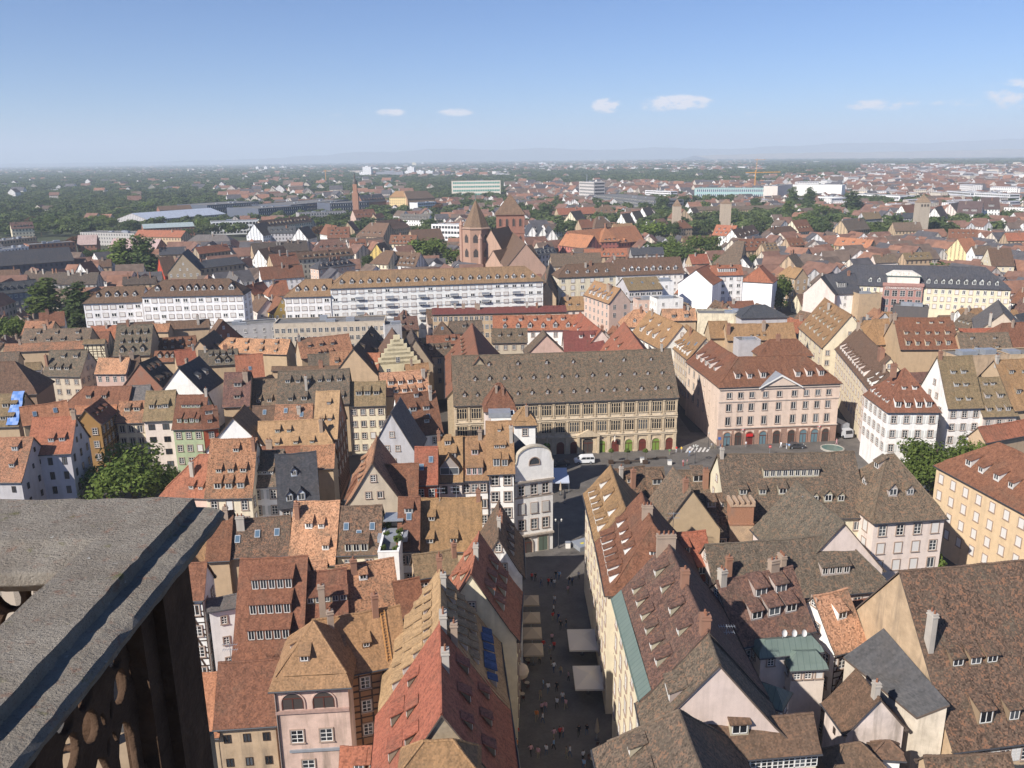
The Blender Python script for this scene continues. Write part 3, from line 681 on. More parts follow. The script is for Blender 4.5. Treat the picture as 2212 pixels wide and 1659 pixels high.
H('c1', (760, 1770), (1250, 1690), (1000, 1165), 14, 'mott', 'tan', 'mottled pink-brown roof with a single small white dormer', dor=[('f', .72, (1, .3, .6), 's', 1.2, .9)], chim=1, win=0, dcol=WC['white'])
H('c1', (1245, 1640), (1450, 1600), (1400, 1310), 15, 'redbrown', 'tan', 'small plain red roof against the long ochre street house', chim=0, win=0)
H('c1', (1390, 1300), (1745, 1245), (1560, 1085), 17, 'olive', 'tan', 'low mossy ochre roof with stone chimney behind the red street gable', chim=[(.97, .7, .6, .6)], win={'f': (2, 3)}, hip=(0, 0))
H('c1', (1395, 1075), (1945, 1060), (1660, 620), 13, 'ochre', 'tan', 'broad ochre roof half in shadow behind the white corner house', dor=[('f', .12, (1, .5, .62), 's', 1.2, .9), ('f', .12, (1, .12, .3), 's', 1.2, .9), ('f', .55, (1, .15, .3), 's', 1.2, .9)], chim=[(.97, .95, .7, .6)], win=0)
H('c1', (1232, 1065), (1402, 1060), (1300, 615), 14, 'redbrown', 'white', 'narrow red-roofed white house beside the planted roof terrace', dor=[('f', .68, (1, .3, .8), 's', 1.5, 1.)], chim=0, sky=1, win={'f': (3, 3)})
H('c1', (700, 1100), (1065, 1090), (900, 690), 14, 'mossr', 'cream', 'red and grey patched roof with low boxy dormer by the alley', dor=[('f', .02, (1, .05, .55), 'w', 3.6, 1.4, 22)], sky=3, chim=0, win={'f': (2, 2)})
TERR = H('c1', (1055, 1135), (1235, 1130), (1140, 900), 15.5, 'grey', 'white', 'planted roof terrace with white parapet and grey shelter', flat=True, depth=11, win=0, name='terrace_house', par=.9)
H('c1', (290, 1185), (672, 1180), (480, 650), 13, 'mottl', 'cream', 'bright orange mottled roof with four small white dormers by the alley', dor=[('f', .55, (2, .2, .8), 's', 1., .9), ('f', .2, (1, .65, .95), 's', 1., .9)], chim=[(.08, .75, .7, .7)], win=0, dcol=WC['white'])
H('c1', (350, 1275), (600, 1260), (480, 1165), 14, 'mottl', 'tan', 'low strip of orange mottled tiles behind the dark red shed dormer', chim=0, win=0)
H('c1', (-270, 1125), (275, 1095), (0, 790), 14, 'mossr', 'tan', 'dark patched roof with roof windows below the white shuttered house', sky=3, chim=1, win=0)
H('c0', (1790, 1150), (1975, 1140), (1850, 740), 14, 'redbrown', 'tan', 'narrow red-brown roof with tall brick chimney by the parapet', chim=[(.75, .85, .7, .5)], dor=[('f', .75, (1, 0, .5), 's', 1., .8)], win=0, chm='brick')
H('c1', (240, 1165), (570, 1165), (400, 1060), 12.5, 'slate', 'grey', 'flat dark grey lean-to roof between the mottled roofs', flat=True, depth=5, win=0, par=.2)
# ---- houses round the white corner house on the square
H('c1', (785, 615), (1390, 600), (1200, 325), 16, 'redbrown', 'pinkw', 'large smooth brown roof with cut-off left end above the alley', hip=(1, 0), hipk=.75, dor=[('f', -.06, (2, .1, .55), 's', 1.1, 1.2)], chim=0, win={'f': (3, 5)}, dcol=WC['white'])
HR('c1', (1005, 320), (1045, 90), 23, 4.5, 16, 'mott', 'beige', 'pale long roof with lit dormers running up the alley', dor=[('f', .4, 4, 's', 1., .8)], chim=0, win={'*': (2, 1)})
H('g0', (20, 985), (207, 980), (100, 660), 17, 'red', 'red', 'tall narrow red house with red roof, paired roof windows and red front', name='house', sky=2, chim=0, win={'f': (1, 2)}, style='white')
H('g0', (225, 960), (430, 955), (330, 570), 16, 'ochre', 'pinkw', 'ochre-roofed house with pointed front gable beside the tall red house', dor=[('f', .12, (1, .1, .9), 'g', 4., 1.6), ('f', .5, (1, .4, .9), 's', 1.2, 1.), ('f', .8, (1, .2, .6), 's', 1.2, 1.)], chim=[(0, .95, .6, .6)], win={'f': (2, 2)}, style='dark')
H('g0', (430, 945), (660, 938), (500, 565), 16, 'ochre', 'white', 'ochre-roofed white house with paired pink dormer windows', dor=[('f', .08, (1, .15, .85), 'w', 3., 1.5, 20), ('f', .55, (1, .35, .7), 's', 1.3, 1.1)], chim=[(.75, .95, .7, .6)], win={'f': (4, 3)}, dcol=(.5, .3, .27), style='cross', ww=1.1, wh=1.6)
H('g0', (668, 885), (892, 878), (740, 430), 17, 'ochre', 'white', 'tall ochre-roofed white house with two tiers of dormers beside the curved gable', pitch=56, dor=[('f', .1, 2, 's', 1.3, 1.5, 20), ('f', .45, (1, .2, .8), 'w', 2.2, .8, 20), ('f', .78, (1, .3, .7), 's', .8, .7)], chim=[(.95, .6, .6, .6)], win={'f': (5, 2)}, ww=1.3, wh=1.9, top=1.5, dz=3.2, dcol=(.26, .16, .09))
H('g0', (900, 457), (1085, 452), (965, 300), 17.5, 'ochre', 'white', 'small ochre hipped roof with chimney behind the curved white gable', hip=(1, 1), chim=[(.6, .5, .6, .6)], win={'*': (1, 1)})
H('g0', (640, 330), (905, 320), (785, 88), 17, 'redbrown', 'pinkw', 'steep red-tiled roof pointing up in front of the stone trade hall', pitch=62, hip=(1, 1), chim=[(.4, .7, .5, .5), (.62, .6, .5, .5)], win=0, chh=.6)
H('g0', (690, 395), (900, 390), (800, 285), 17, 'grey', 'white', 'white rooftop box with glazed front beside the steep red roof', flat=True, depth=4, win={'f': (1, 2)}, par=.3)
# ---- left middle: row behind the parapet
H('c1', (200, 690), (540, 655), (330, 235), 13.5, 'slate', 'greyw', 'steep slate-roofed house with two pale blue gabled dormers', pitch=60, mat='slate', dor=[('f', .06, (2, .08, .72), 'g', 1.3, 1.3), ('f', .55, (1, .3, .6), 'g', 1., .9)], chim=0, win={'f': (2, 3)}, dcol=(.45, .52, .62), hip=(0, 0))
H('c1', (-70, 515), (215, 505), (110, 210), 15, 'moss', 'white', 'white house with shuttered windows and wide red shed dormer', dor=[('f', .3, (1, .2, .85), 'w', 3., .7, 20)], chim=0, win={'f': (4, 2)}, shut=(.5, .5, .48), wh=1.7)
H('c0', (1780, 608), (2172, 600), (1990, 110), 14.5, 'mott', 'cream', 'two-tiered brown dormer roof over a cream front by the parapet corner', pitch=55, dor=[('f', .12, 3, 's', 1.3, 1.2), ('f', .4, 3, 's', 1.2, .9), ('f', .76, (1, .45, .7), 's', 1.2, .9)], chim=[(.97, .8, .6, .6)], win={'f': (3, 3)}, wh=1.8)
H('c0', (1400, 592), (1795, 610), (1740, 240), 12, 'redo', 'pink', 'orange-red hipped roof with tall chimney beside the big green tree', hip=(1, 0), dor=[('f', .15, (2, .5, 1.), 's', 1., .8)], chim=[(.55, .5, .7, .6)], win=0, chh=1.2)
H('c1', (385, 360), (665, 350), (520, 165), 14.5, 'mott', 'tan', 'low pink-brown roof behind the slate-roofed house', chim=0, win=0)
H('c1', (-40, 300), (390, 290), (150, 175), 14, 'redbrown', 'tan', 'strip of red-brown roof below the ochre double roof', chim=1, win=0)
H('b1', (20, 1350), (660, 1315), (280, 1100), 14, 'ochrel', 'cream', 'long pale ochre roof with small dormers along the narrow lane', hip=(0, 1), hipk=.7, dor=[('f', .55, (2, .15, .5), 's', 1., .8), ('f', .1, (3, .15, .85), 's', .9, .7)], chim=[(.85, .55, .7, .6)], win=0)
H('b1', (500, 1255), (695, 1250), (550, 850), 15, 'ochrel', (.25, .13, .09), 'tall ochre roof with timber-framed flank on the narrow lane', dor=[('f', .7, (1, .4, .8), 's', 1., .8), ('f', .35, (2, .1, .9), 's', .9, .7)], chim=0, win={'*': (3, 4)}, timber='r', name='timber_house')
H('b1', (165, 1112), (475, 1105), (320, 965), 15.5, 'mott', 'tan', 'red-brown roof with a band of blue roof glazing', chim=[(.65, .5, .8, .6)], sky=2, win=0, chh=1.)
H('b1', (-30, 1115), (168, 1108), (80, 975), 15, 'brown', 'tan', 'plain brown roof with one rooflight beside the white timber gable', sky=1, chim=0, win=0)
HR('b0', (2015, 1078), (2110, 968), 21, 6.2, 14, 'ochre', 'white', 'white timbered gable with ochre verge and dark right slope', chim=0, gwin=False, win=0, timber=None, name='timber_house', wmat='plaster')
H('b0', (1010, 1115), (1242, 1110), (1150, 935), 13, 'mott', 'cream', 'cream house with two small dormers in the row above the trees', dor=[('f', .5, (2, .15, .95), 's', 1.4, 1.)], win={'f': (4, 3)}, chim=0, style='stone', ww=1.2, wh=1.7)
H('b0', (1242, 1100), (1488, 1090), (1390, 845), 13.5, 'olive', 'pinkw', 'pale pink house with three long dormers in the row above the trees', dor=[('f', .38, (3, .1, .95), 's', 1.2, 1.)], win={'f': (4, 2)}, chim=0, style='dark', ww=1.5, wh=1.4)
H('b0', (1495, 1170), (1752, 1165), (1630, 880), 12.5, 'redbrown', 'green', 'pale green house with red-brown roof and band of dormer windows', dor=[('f', .15, (4, .02, .98), 's', 1., 1.1), ('f', .6, (1, .15, .9), 'w', 4.4, .8, 18)], win={'f': (3, 3)}, chim=[(.97, .97, .6, .6)], style='cross', ww=1.1, wh=1.5)
H('b0', (1758, 1170), (1885, 1155), (1830, 985), 12.5, 'redbrown', 'red', 'narrow orange-red house with stacked dormers next to the green house', dor=[('f', .2, 1, 's', 1.2, 1.), ('f', .62, 1, 's', 1.8, 1.)], win={'f': (3, 1)}, chim=[(.95, .6, 1.1, .8)], chh=1.)
H('c0', (-260, 472), (182, 470), (230, 95), 13, 'mott', 'greyw', 'brown-roofed house with shaded white gable at the far side of the parapet', dor=[('f', .3, (1, .6, .9), 's', 1.2, .9), ('f', .68, (1, .6, .9), 's', 1.2, .9)], chim=0, win={'*': (3, 3)}, style='dark', ww=.8, wh=1.3)  # white gable's shade put into the grey wall colour
H('b0', (240, 1392), (607, 1374), (500, 1072), 16, 'redo', 'greyw', 'red-roofed house with tall shaded white half-timbered gable', dor=[('f', .3, (2, .4, .95), 's', 1.2, .9)], chim=[(.98, .95, .8, .6)], win={'*': (4, 3)}, style='dark', ww=.9, wh=1.6)  # grey wall colour carries the shade on this white gable
H('b0', (205, 1140), (600, 1078), (400, 955), 17, 'orange', 'tan', 'light orange pantile roof with two rooflights beside the blue tarpaulin', sky=2, chim=0, win=0)
TARP_H = H('b0', (-160, 1152), (160, 1142), (100, 870), 14, 'olive', 'tan', 'mossy ochre roof with four dormers partly under a blue tarpaulin', dor=[('f', .55, (2, .45, 1.), 's', 1.4, 1.), ('f', .15, (2, .45, 1.), 's', 1.4, 1.)], chim=0, win=0)
H('b0', (868, 1128), (1000, 1018), (790, 970), 15, 'redbrown', (.33, .19, .07), 'brown timber-framed house with three rooflights above the big tree', timber='f', win={'f': (4, 4)}, chim=0, dor=[('f', .4, 3, 's', .9, .6)], name='timber_house')
H('b0', (650, 1040), (995, 1030), (820, 975), 14, 'orange', 'tan', 'bright orange strip of roof behind the timber-framed house', chim=0, win=0)
H('b0', (560, 985), (1092, 985), (880, 805), 13, 'redbrown', 'tan', 'dark red roof with two shed dormers below the brick gable', dor=[('f', .4, (2, .25, .7), 's', 1.4, 1.)], chim=0, win=0, hip=(1, 0))
H('b0', (1088, 935), (1275, 930), (1130, 800), 14, 'grey', 'greyw', 'small grey slate roof wedged beside the white row', mat='slate', chim=0, win=0)
H('b0', (-150, 890), (310, 865), (70, 590), 14, 'brown', 'brown', 'dark brown hipped roof at the edge of the old town', hip=(0, 1), chim=0, win=0)
H('b0', (-60, 610), (150, 600), (70, 510), 14, 'moss', 'tan', 'short mossy roof with a dark ivy-clad end', win=0, chim=0)
H('b0', (225, 665), (350, 655), (290, 600), 12, 'olive', 'white', 'small low roof over a white gallery', win={'f': (1, 3)}, chim=0)
H('b0', (372, 712), (692, 716), (570, 495), 12, 'mossg', 'beige', 'mossy grey roof with scattered dormers over a beige front', dor=[('f', .7, (2, .2, .9), 's', 1.3, .8), ('f', .22, (3, .05, .7), 's', 1.4, .9)], win={'f': (3, 4)}, chim=[(.03, .4, .7, .7)])
H('b0', (825, 692), (1085, 692), (960, 563), 13.5, 'mottl', 'rose', 'orange mottled roof over a pink front with four white windows', win={'f': (2, 4)}, style='white', chim=[(.75, .8, .5, .5)], wh=1.7)
H('b0', (1080, 700), (1205, 690), (1150, 542), 13, 'brown', 'tan', 'plain grey-brown roof beside the orange mottled roof', win=0, chim=1)
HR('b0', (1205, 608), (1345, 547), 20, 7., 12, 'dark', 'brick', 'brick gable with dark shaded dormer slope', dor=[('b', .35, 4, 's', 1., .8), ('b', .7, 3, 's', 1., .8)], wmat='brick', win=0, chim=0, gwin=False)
HR('b0', (1545, 645), (1720, 548), 19, 6., 12, 'slate', 'white', 'blank white gable with dark blue-black roof', win=0, chim=1, gwin=False, mat='slate', dor=[('b', .4, 2, 's', 1.8, 1.1)])
H('b0', (1720, 625), (2050, 605), (1880, 490), 13, 'mossg', 'tan', 'mossy roof with four dormers above two timbered ones', dor=[('f', .55, (4, .2, .9), 's', 1., .8), ('f', .05, (2, .35, .95), 'g', 1.6, 1.2)], win=0, chim=2)
H('b0', (1535, 620), (1702, 600), (1620, 484), 13, 'red', 'tan', 'plain brick-red roof between the mossy roofs', win=0, chim=[(.95, .9, .6, .5)])
H('b0', (1305, 502), (1690, 476), (1500, 380), 13, 'redbrown', 'tan', 'dark red roof with two rows of five dormers', dor=[('f', .6, 5, 's', .9, .7), ('f', .12, 5, 's', 1., .8)], win=0, chim=0)
H('b0', (1330, 590), (1540, 585), (1430, 500), 12, 'redbrown', 'tan', 'dark red lower roof with three gabled dormers', dor=[('f', .3, 3, 'g', 1.1, 1.)], win=0, chim=0)
H('b0', (985, 540), (1292, 528), (1140, 275), 14, 'mossg', 'tan', 'tall mossy roof with three rows of dormers before the white apartment block', dor=[('f', .66, 4, 's', 1., .9), ('f', .38, 4, 's', 1., .9), ('f', .08, 3, 'g', 1.2, 1.2)], win=0, chim=[(.3, .98, .7, .5)])
H('b0', (185, 432), (765, 425), (480, 305), 13, 'moss', 'tan', 'long mossy roof with two rows of dormers beside the poplars', dor=[('f', .6, 3, 's', 1.2, .8), ('f', .12, 4, 's', 1.6, .8)], win=0, chim=[(.3, .97, .9, .5)])
H('b0', (40, 505), (720, 475), (380, 428), 12, 'mott', 'tan', 'long low pink-brown roof below the mossy dormer roof', win=0, chim=1)
H('b0', (722, 436), (900, 432), (800, 402), 14, 'olive', 'cream', 'cream timber-framed gable wall among mossy roofs', timber='f', win=0, chim=0, name='timber_house')
H('b0', (1440, 310), (1805, 290), (1650, 232), 13, 'brown', 'tan', 'dark brown roof directly before the white apartment block', win=0, chim=[(.75, .5, .9, .8)], chm='brick', chh=2.5)
HR('b0', (1925, 232), (1890, 222), 18, 6.5, 11, 'brown', 'brick', 'brown gabled house with small windows before the white apartment block', win={'*': (2, 3)}, chim=0, hip=(0, 0))
H('b0', (1310, 330), (1450, 330), (1400, 265), 13, 'mott', 'tan', 'small salmon-coloured roof beside the tall mossy dormer roof', win=0, chim=0)
HR('b0', (1720, 410), (1850, 320), 18, 6., 11, 'dark', 'tan', 'dark steep roof with pale dormer cheeks', dor=[('b', .4, 3, 's', 1., .8)], win=0, chim=0)
H('b1', (-360, 505), (262, 525), (0, 393), 13, 'mottl', 'tan', 'long salmon mottled roof with eight little dormers', hip=(1, 0), dor=[('f', .6, (4, .1, .95), 's', 1., .8), ('f', .1, (4, .1, .95), 's', 1., .8)], win=0, chim=0)
H('b1', (-160, 735), (70, 715), (60, 522), 13, 'redo', 'tan', 'plain orange-red roof beside the long salmon roof', win=0, chim=0, sky=1)
H('b0', (1930, 978), (2150, 968), (2060, 685), 14, 'purple', 'tan', 'purple-brown roof with two wide shed dormers one above the other', dor=[('f', .2, (1, .3, .9), 's', 1.8, 1.), ('f', .55, (1, .3, .9), 's', 1.8, 1.)], win=0, chim=2)
H('b1', (185, 970), (800, 945), (500, 665), 14, 'mossg', 'tan', 'very large mossy grey-green roof with six dormers and blue rooflights', dor=[('f', .62, (6, .05, .98), 's', 1.2, .9), ('f', .1, (2, .1, .45), 's', 1.4, 1.), ('f', .12, (1, .85, .98), 's', 1.2, 1.)], win=0, chim=[(.4, .45, .6, .6)])
H('b1', (-60, 975), (186, 968), (90, 745), 13, 'moss', 'tan', 'dark mossy roof joined to the very large mossy roof', dor=[('f', .1, 2, 's', 1.2, 1.)], win=0, chim=0)
H('b1', (140, 665), (880, 650), (600, 628), 14, 'brown', 'tan', 'dark flat-topped roof behind the very large mossy roof', win=0, chim=1)
H('b1', (805, 972), (1112, 962), (960, 765), 13, 'olive', 'cream', 'olive-brown roof with three long dormers over a cream balcony front', dor=[('f', .4, 3, 's', 1.6, 1.2)], win={'f': (4, 4)}, chim=0, ww=1.1, wh=1.5)
H('b1', (1095, 885), (1492, 852), (1300, 675), 14, 'mottl', 'tan', 'bright salmon mottled roof with four white-framed dormers', dor=[('f', .42, (4, .12, .92), 's', 1.2, 1.), ('f', .05, (4, .2, .98), 's', 1.2, 1.)], win=0, chim=[(.93, .65, .9, .6)], dcol=WC['white'])
H('b1', (1262, 1238), (1608, 1200), (1400, 858), 13, 'redbrown', 'white', 'red-brown roof with scattered dormers over a white front by the dark alley', dor=[('f', .55, (2, .25, .85), 's', 1.5, 1.), ('f', .88, (1, .4, .6), 's', 1., .9), ('f', .1, (1, .2, .45), 'w', 2., .8), ('f', .25, (1, .55, .75), 's', 1.2, .9)], sky=2, win={'f': (3, 3)}, chim=[(.88, .96, .7, .5), (.86, .8, .6, .5)], ww=1.3, wh=1.5)
HR('b1', (1165, 1035), (1248, 905), 22, 5., 13, 'grey', 'greyw', 'narrow house with white metal-capped roof edge beside the alley', mat='slate', win={'*': (2, 1)}, chim=0, dor=[('f', .5, 4, 's', 1., .7)], dcol=WC['white'])
STEP = HR('b1', (1215, 380), (1175, 300), 23, 6.5, 14, 'brown', 'cream', 'cream stepped-gable house facing the old town roofs', win={'*': (2, 1)}, chim=0, gwin=True, shut=(.55, .52, .42), ww=1., wh=1.5, name='stepped_gable_house')
HR('b1', (1370, 395), (1345, 305), 22, 5., 14, 'dark', 'stone', 'dark roof with pale stone verge beside the stepped gable', win=0, chim=0, dor=[('b', .5, 3, 's', 1., .8)])
HR('b1', (840, 480), (1000, 285), 21, 6.5, 13, 'dark', 'tan', 'steep shade-dark roof with lit ridge edge left of the stepped gable', win=0, chim=0, dor=[('b', .4, 3, 's', 1.2, .9), ('b', .75, 2, 's', 1.1, .8)])  # slope turned from the sun: its shade is in the dark tile colour
H('b1', (830, 665), (1048, 668), (940, 518), 14, 'redo', 'tan', 'small bright red roof with two rooflights', sky=2, win=0, chim=0)
H('b1', (395, 560), (835, 512), (640, 368), 14, 'mott', 'tan', 'orange mottled roof with six small dormers before the flat brick block', dor=[('f', .5, (3, .1, .75), 's', 1.1, .8), ('f', .08, (3, .3, .65), 's', .9, .8)], win=0, chim=[(.02, .9, .8, .5)])
H('b1', (460, 625), (645, 612), (560, 525), 13.5, 'mossg', 'tan', 'short mossy green roof patch among orange roofs', win=0, chim=0)
H('b1', (645, 622), (832, 612), (740, 503), 13.5, 'mott', 'tan', 'small orange mottled roof with two dormers', dor=[('f', .1, 2, 's', 1.2, 1.)], win=0, chim=0)
H('b1', (1300, 670), (1490, 655), (1400, 612), 14, 'ochre', 'tan', 'little ochre roof in front of the stepped gable', win=0, chim=1)
H('b1', (1475, 545), (1690, 530), (1580, 435), 14, 'moss', 'beige', 'mossy dormer roof at the head of the dark alley', dor=[('f', .5, 3, 's', 1.1, .9)], win={'f': (3, 3)}, chim=0)
H('b1', (1480, 440), (1760, 430), (1620, 365), 15, 'redbrown', 'tan', 'dark red roof with two dormers above the dark alley', dor=[('f', .3, (2, .5, .9), 's', 1.2, 1.)], win=0, chim=0)
H('b1', (1540, 365), (1685, 360), (1620, 245), 15, 'brown', 'tan', 'hipped brown roof with rooflights below the long dark red roof', hip=(1, 1), win=0, chim=0, sky=1)
H('b1', (1685, 345), (1960, 330), (1800, 240), 15, 'moss', 'tan', 'low mossy roof with one dormer behind the trade hall wing', dor=[('f', .4, 1, 's', 1.4, 1.)], win=0, chim=0)
# ---- flat modern block, long red-roofed block
H('b1', (150, 275), (1112, 248), (600, 190), 15, 'grey', 'beige', 'long flat-roofed brown brick apartment block below the white one', flat=True, depth=11, wmat='brick', win={'f': (4, 18), '*': (4, 3)}, style='white', ww=1.4, wh=1.6, name='apartment_block', cat='building', top=2.2)
H('b1', (1112, 290), (1258, 280), (1200, 230), 14, 'grey', 'greyw', 'grey flat-roofed stair block beside the brown brick apartment block', flat=True, depth=8, win={'f': (3, 1)}, name='apartment_block', cat='building')
H('b1', (-300, 300), (185, 265), (0, 215), 12, 'grey', 'greyw', 'pale flat-roofed annex left of the brown brick apartment block', flat=True, depth=10, win={'f': (3, 6)}, name='apartment_block', cat='building')
H('b1', (1525, 185), (2680, 160), (2100, 120), 18, 'darkred', 'tan', 'long low dark red metal-roofed block with small windows', pitch=22, win={'f': (3, 26)}, style='white', ww=1.3, wh=1.7, chim=6, name='apartment_block', cat='building', mat='slate')
H('b2', (-160, 322), (620, 310), (300, 190), 16, 'redo', 'white', 'long red roof with two rows of dormers and a planted balcony', dor=[('f', .62, (5, .05, .85), 's', 1.1, .9), ('f', .12, (6, .05, .9), 'g', 1.3, 1.2)], win={'f': (2, 8)}, chim=0)
H('b2', (-170, 425), (130, 420), (0, 305), 14, 'moss', 'beige', 'mossy roof with dormers over a beige court front', dor=[('f', .4, 3, 's', 1., .8)], win={'f': (2, 4)}, chim=0)
HR('b2', (295, 360), (270, 318), 20, 6., 14, 'moss', 'rose', 'mossy-roofed pedimented gable with round window', win=0, chim=0, gwin=False)
H('b2', (455, 505), (790, 500), (620, 325), 15, 'darkred', 'pinkw', 'dark wine-red roof with two white dormers', dor=[('f', .65, (2, .3, .85), 's', 1.2, 1.)], win=0, chim=[(1., .95, .9, .7)], dcol=WC['white'])
H('b2', (535, 515), (840, 505), (700, 390), 14.5, 'moss', 'pinkw', 'brown mossy roof with one small dormer behind the trade hall', dor=[('f', .55, (1, .3, .6), 's', 1.2, 1.)], win=0, chim=0)
HR('b2', (770, 320), (590, 168), 21, 6., 14, 'red', 'pinkw', 'pinkish-red steep roof with lit dormers behind the trade hall', dor=[('f', .45, 4, 's', 1., .8)], win=0, chim=0)
# ---- the trade hall (stone, three storeys, arcade)
NEU = H('b2', (-497, 962), (1432, 888), (500, 510), 14, 'moss', (.50, .405, .285), 'long three-storey stone trade hall with arcade and huge mossy brown roof on the square', hip=(0, 0), name='trade_hall', cat='building', wmat='stone', win=0, dor=[('f', .13, (16, 0, 1.), 'g', .75, .75), ('f', .45, (14, .06, .98), 'g', .75, .75), ('f', .75, (7, .1, .97), 'g', .7, .7)], chim=[(.96, .97, .5, .5)], dcol=(.26, .17, .13), flare=.1, over=.6)
HR('b1', (1925, 560), (1868, 262), NEU.zR - .3, 8.2, 14, 'redbrown', 'stone', None, parent=NEU.root, wmat='stone', dor=[('f', .55, 8, 's', .9, .7), ('f', .2, 5, 's', .9, .7)], win=0, chim=0)
HR('b2', (1145, 500), (968, 250), NEU.zR - .6, 8.2, 14, 'redo', 'stone', None, parent=NEU.root, wmat='stone', dor=[('f', .55, 4, 's', 1., .8), ('f', .25, 4, 's', 1., .8)], win=0, chim=0)
# ---- right of the square
PINK = H('b2', (1797, 812), (2837, 774), (2300, 540), 15.6, 'redbrown', (.62, .50, .405), 'pale pink-beige classical block with pediment and arcade on the square', pitch=40, hip=(1, 1), name='classical_block', cat='building', win=0, dor=[('f', .25, (3, .1, .42), 's', 1.3, 1.3), ('f', .25, (3, .62, .95), 's', 1.3, 1.3)], chim=0, dcol=WC['pinkw'])
H('b2', (1790, 800), (1515, 592), (1830, 475), 15.6, 'redbrown', (.62, .50, .405), None, parent=PINK.root, pitch=42, hip=(1, 0), dor=[('f', .25, (5, .25, .95), 's', 1.3, 1.3)], win={'f': (3, 6)}, chim=0, style='stone', ww=1.1, wh=1.9, top=2., dz=3.5, dcol=WC['pinkw'])
H('b3', (1040, 1022), (1480, 1022), (1190, 645), 15.5, 'redbrown', 'white', 'white corner house with red mansard roof, shutters and arcade by the tree', hip=(1, 1), hipk=.8, dor=[('f', .08, 4, 's', 1.2, 1.3, 24), ('l', .08, 5, 's', 1.2, 1.3, 24), ('f', .5, (2, .3, .7), 's', 1., .7), ('l', .5, 2, 's', 1., .7)], win={'f': (3, 4), '*': (3, 5)}, shut=(.6, .6, .57), ww=1.1, wh=1.7, top=1.9, dz=3.4, dcol=WC['white'], name='corner_house', chim=[(.25, .9, 1.2, .8)])
H('b3', (930, 890), (830, 765), (1060, 700), 15.5, 'brown', 'pinkw', 'pinkish house with brown roof and white dormers behind the white corner house', dor=[('f', .1, 5, 's', 1.1, 1.2, 24), ('f', .55, 3, 's', .9, .7)], win={'f': (4, 5)}, chim=1, dcol=WC['white'])
H('b3', (835, 770), (590, 478), (900, 415), 15.5, 'brown', 'cream', 'long cream terrace with dark brown roof along the side street', dor=[('f', .08, 12, 's', 1.1, 1.2, 24)], win={'f': (4, 12)}, chim=[(.12, .8, 2.4, 1.2), (.95, .95, 1.2, .8)], dcol=WC['pinkw'], chh=2.2)
HR('b3', (722, 190), (490, 42), 25, 7.5, 15, 'ochre', 'cream', 'tall cream gabled house with orange dormer roof up the side street', dor=[('f', .12, 5, 's', 1.2, 1.1), ('f', .42, 6, 's', 1.2, 1.), ('f', .68, 6, 's', 1.1, .9)], win={'*': (3, 5)}, chim=1, ww=1.1, wh=1.5)
H('b3', (1560, 988), (1852, 980), (1700, 545), 15, 'olive', 'white', 'steep olive-brown roof with six dormers and white firewall', pitch=57, dor=[('f', .12, (2, .2, .8), 's', 1.1, .8), ('f', .4, (2, .2, .8), 's', 1.1, .8), ('f', .65, (2, .2, .8), 's', 1.1, .8)], win={'f': (3, 3), '*': (2, 2)}, shut=(.6, .58, .55), chim=[(.05, .97, .8, .6)], ww=1.1, wh=1.6)
H('b3', (1860, 1062), (2150, 1052), (1980, 725), 13, 'olive', 'pinkw', 'ochre roof with three tiers of dormers beside the olive-brown roof', dor=[('f', .1, 3, 's', 1.1, 1.), ('f', .45, 2, 's', 1.2, .9), ('f', .78, (2, .25, .7), 's', 1., .7)], win={'f': (2, 3)}, shut=(.5, .45, .4), chim=0)
H('b3', (2130, 1010), (2420, 990), (2250, 565), 14, 'ochre', 'tan', 'tall ochre roof with white-windowed dormers at the edge of the square', dor=[('f', .3, 2, 's', 1.3, 1.2), ('f', .7, 2, 's', 1.2, 1.)], win=0, chim=[(.03, .95, .7, .6)])
H('b3', (1630, 560), (2090, 540), (1850, 500), 17, 'brown', 'tan', 'blank tan firewall block behind the olive-brown roof', flat=True, depth=8, win=0, wmat='old_plaster')
H('b3', (2080, 545), (2420, 535), (2250, 500), 16, 'brown', 'tan', 'second blank tan firewall block beside the tall ochre roof', flat=True, depth=8, win=0, wmat='old_plaster')
H('b3', (1148, 482), (1652, 480), (1400, 210), 15, 'redbrown', 'tan', 'wide red-brown roof with three rows of dormers below the hotel', dor=[('f', .8, (3, .3, .9), 's', 1., .6), ('f', .45, (5, .05, .95), 's', 1.1, .9), ('f', .1, (5, .02, .9), 's', 1.2, 1.4, 24)], win=0, chim=[(0, .95, .8, .8), (1., .95, .8, .8)], dcol=(.5, .42, .3))
H('b3', (815, 445), (1150, 435), (1000, 222), 14, 'ochre', 'tan', 'orange-brown roof with pale chimney stacks beside the side street', win=0, chim=[(.65, .3, .8, .8), (.9, .9, .9, .9)], hip=(1, 0), chh=2.)
H('b3', (1675, 495), (2110, 492), (1900, 342), 15, 'moss', 'tan', 'dark mossy roof with four small dormers and red ridge strip', dor=[('f', .6, 2, 's', 1., .8), ('f', .1, 2, 's', 1., .8)], win=0, chim=0)
H('b3', (1670, 345), (1965, 340), (1820, 305), 17, 'red', 'tan', 'narrow bright red roof strip below the grey gable', win=0, chim=0, pitch=35)
HR('b3', (2035, 170), (1990, 58), 21, 7., 14, 'grey', 'beige', 'smooth grey roof over a beige gable beside the hotel', mat='slate', win=0, chim=[(.0, .5, .8, .8)], gwin=False)
H('b3', (1955, 480), (2350, 465), (2100, 255), 15, 'redbrown', 'tan', 'red-brown roof at the far right below the hotel', win=0, chim=1, hip=(1, 0))
H('b3', (-60, 545), (380, 535), (200, 395), 15, 'redbrown', 'tan', 'red-brown hipped roof behind the classical block', hip=(1, 1), win=0, chim=1)
H('b2', (1720, 385), (1875, 382), (1780, 243), 16, 'ochre', 'tan', 'short ochre roof with round vent behind the classical block', win=0, chim=0)
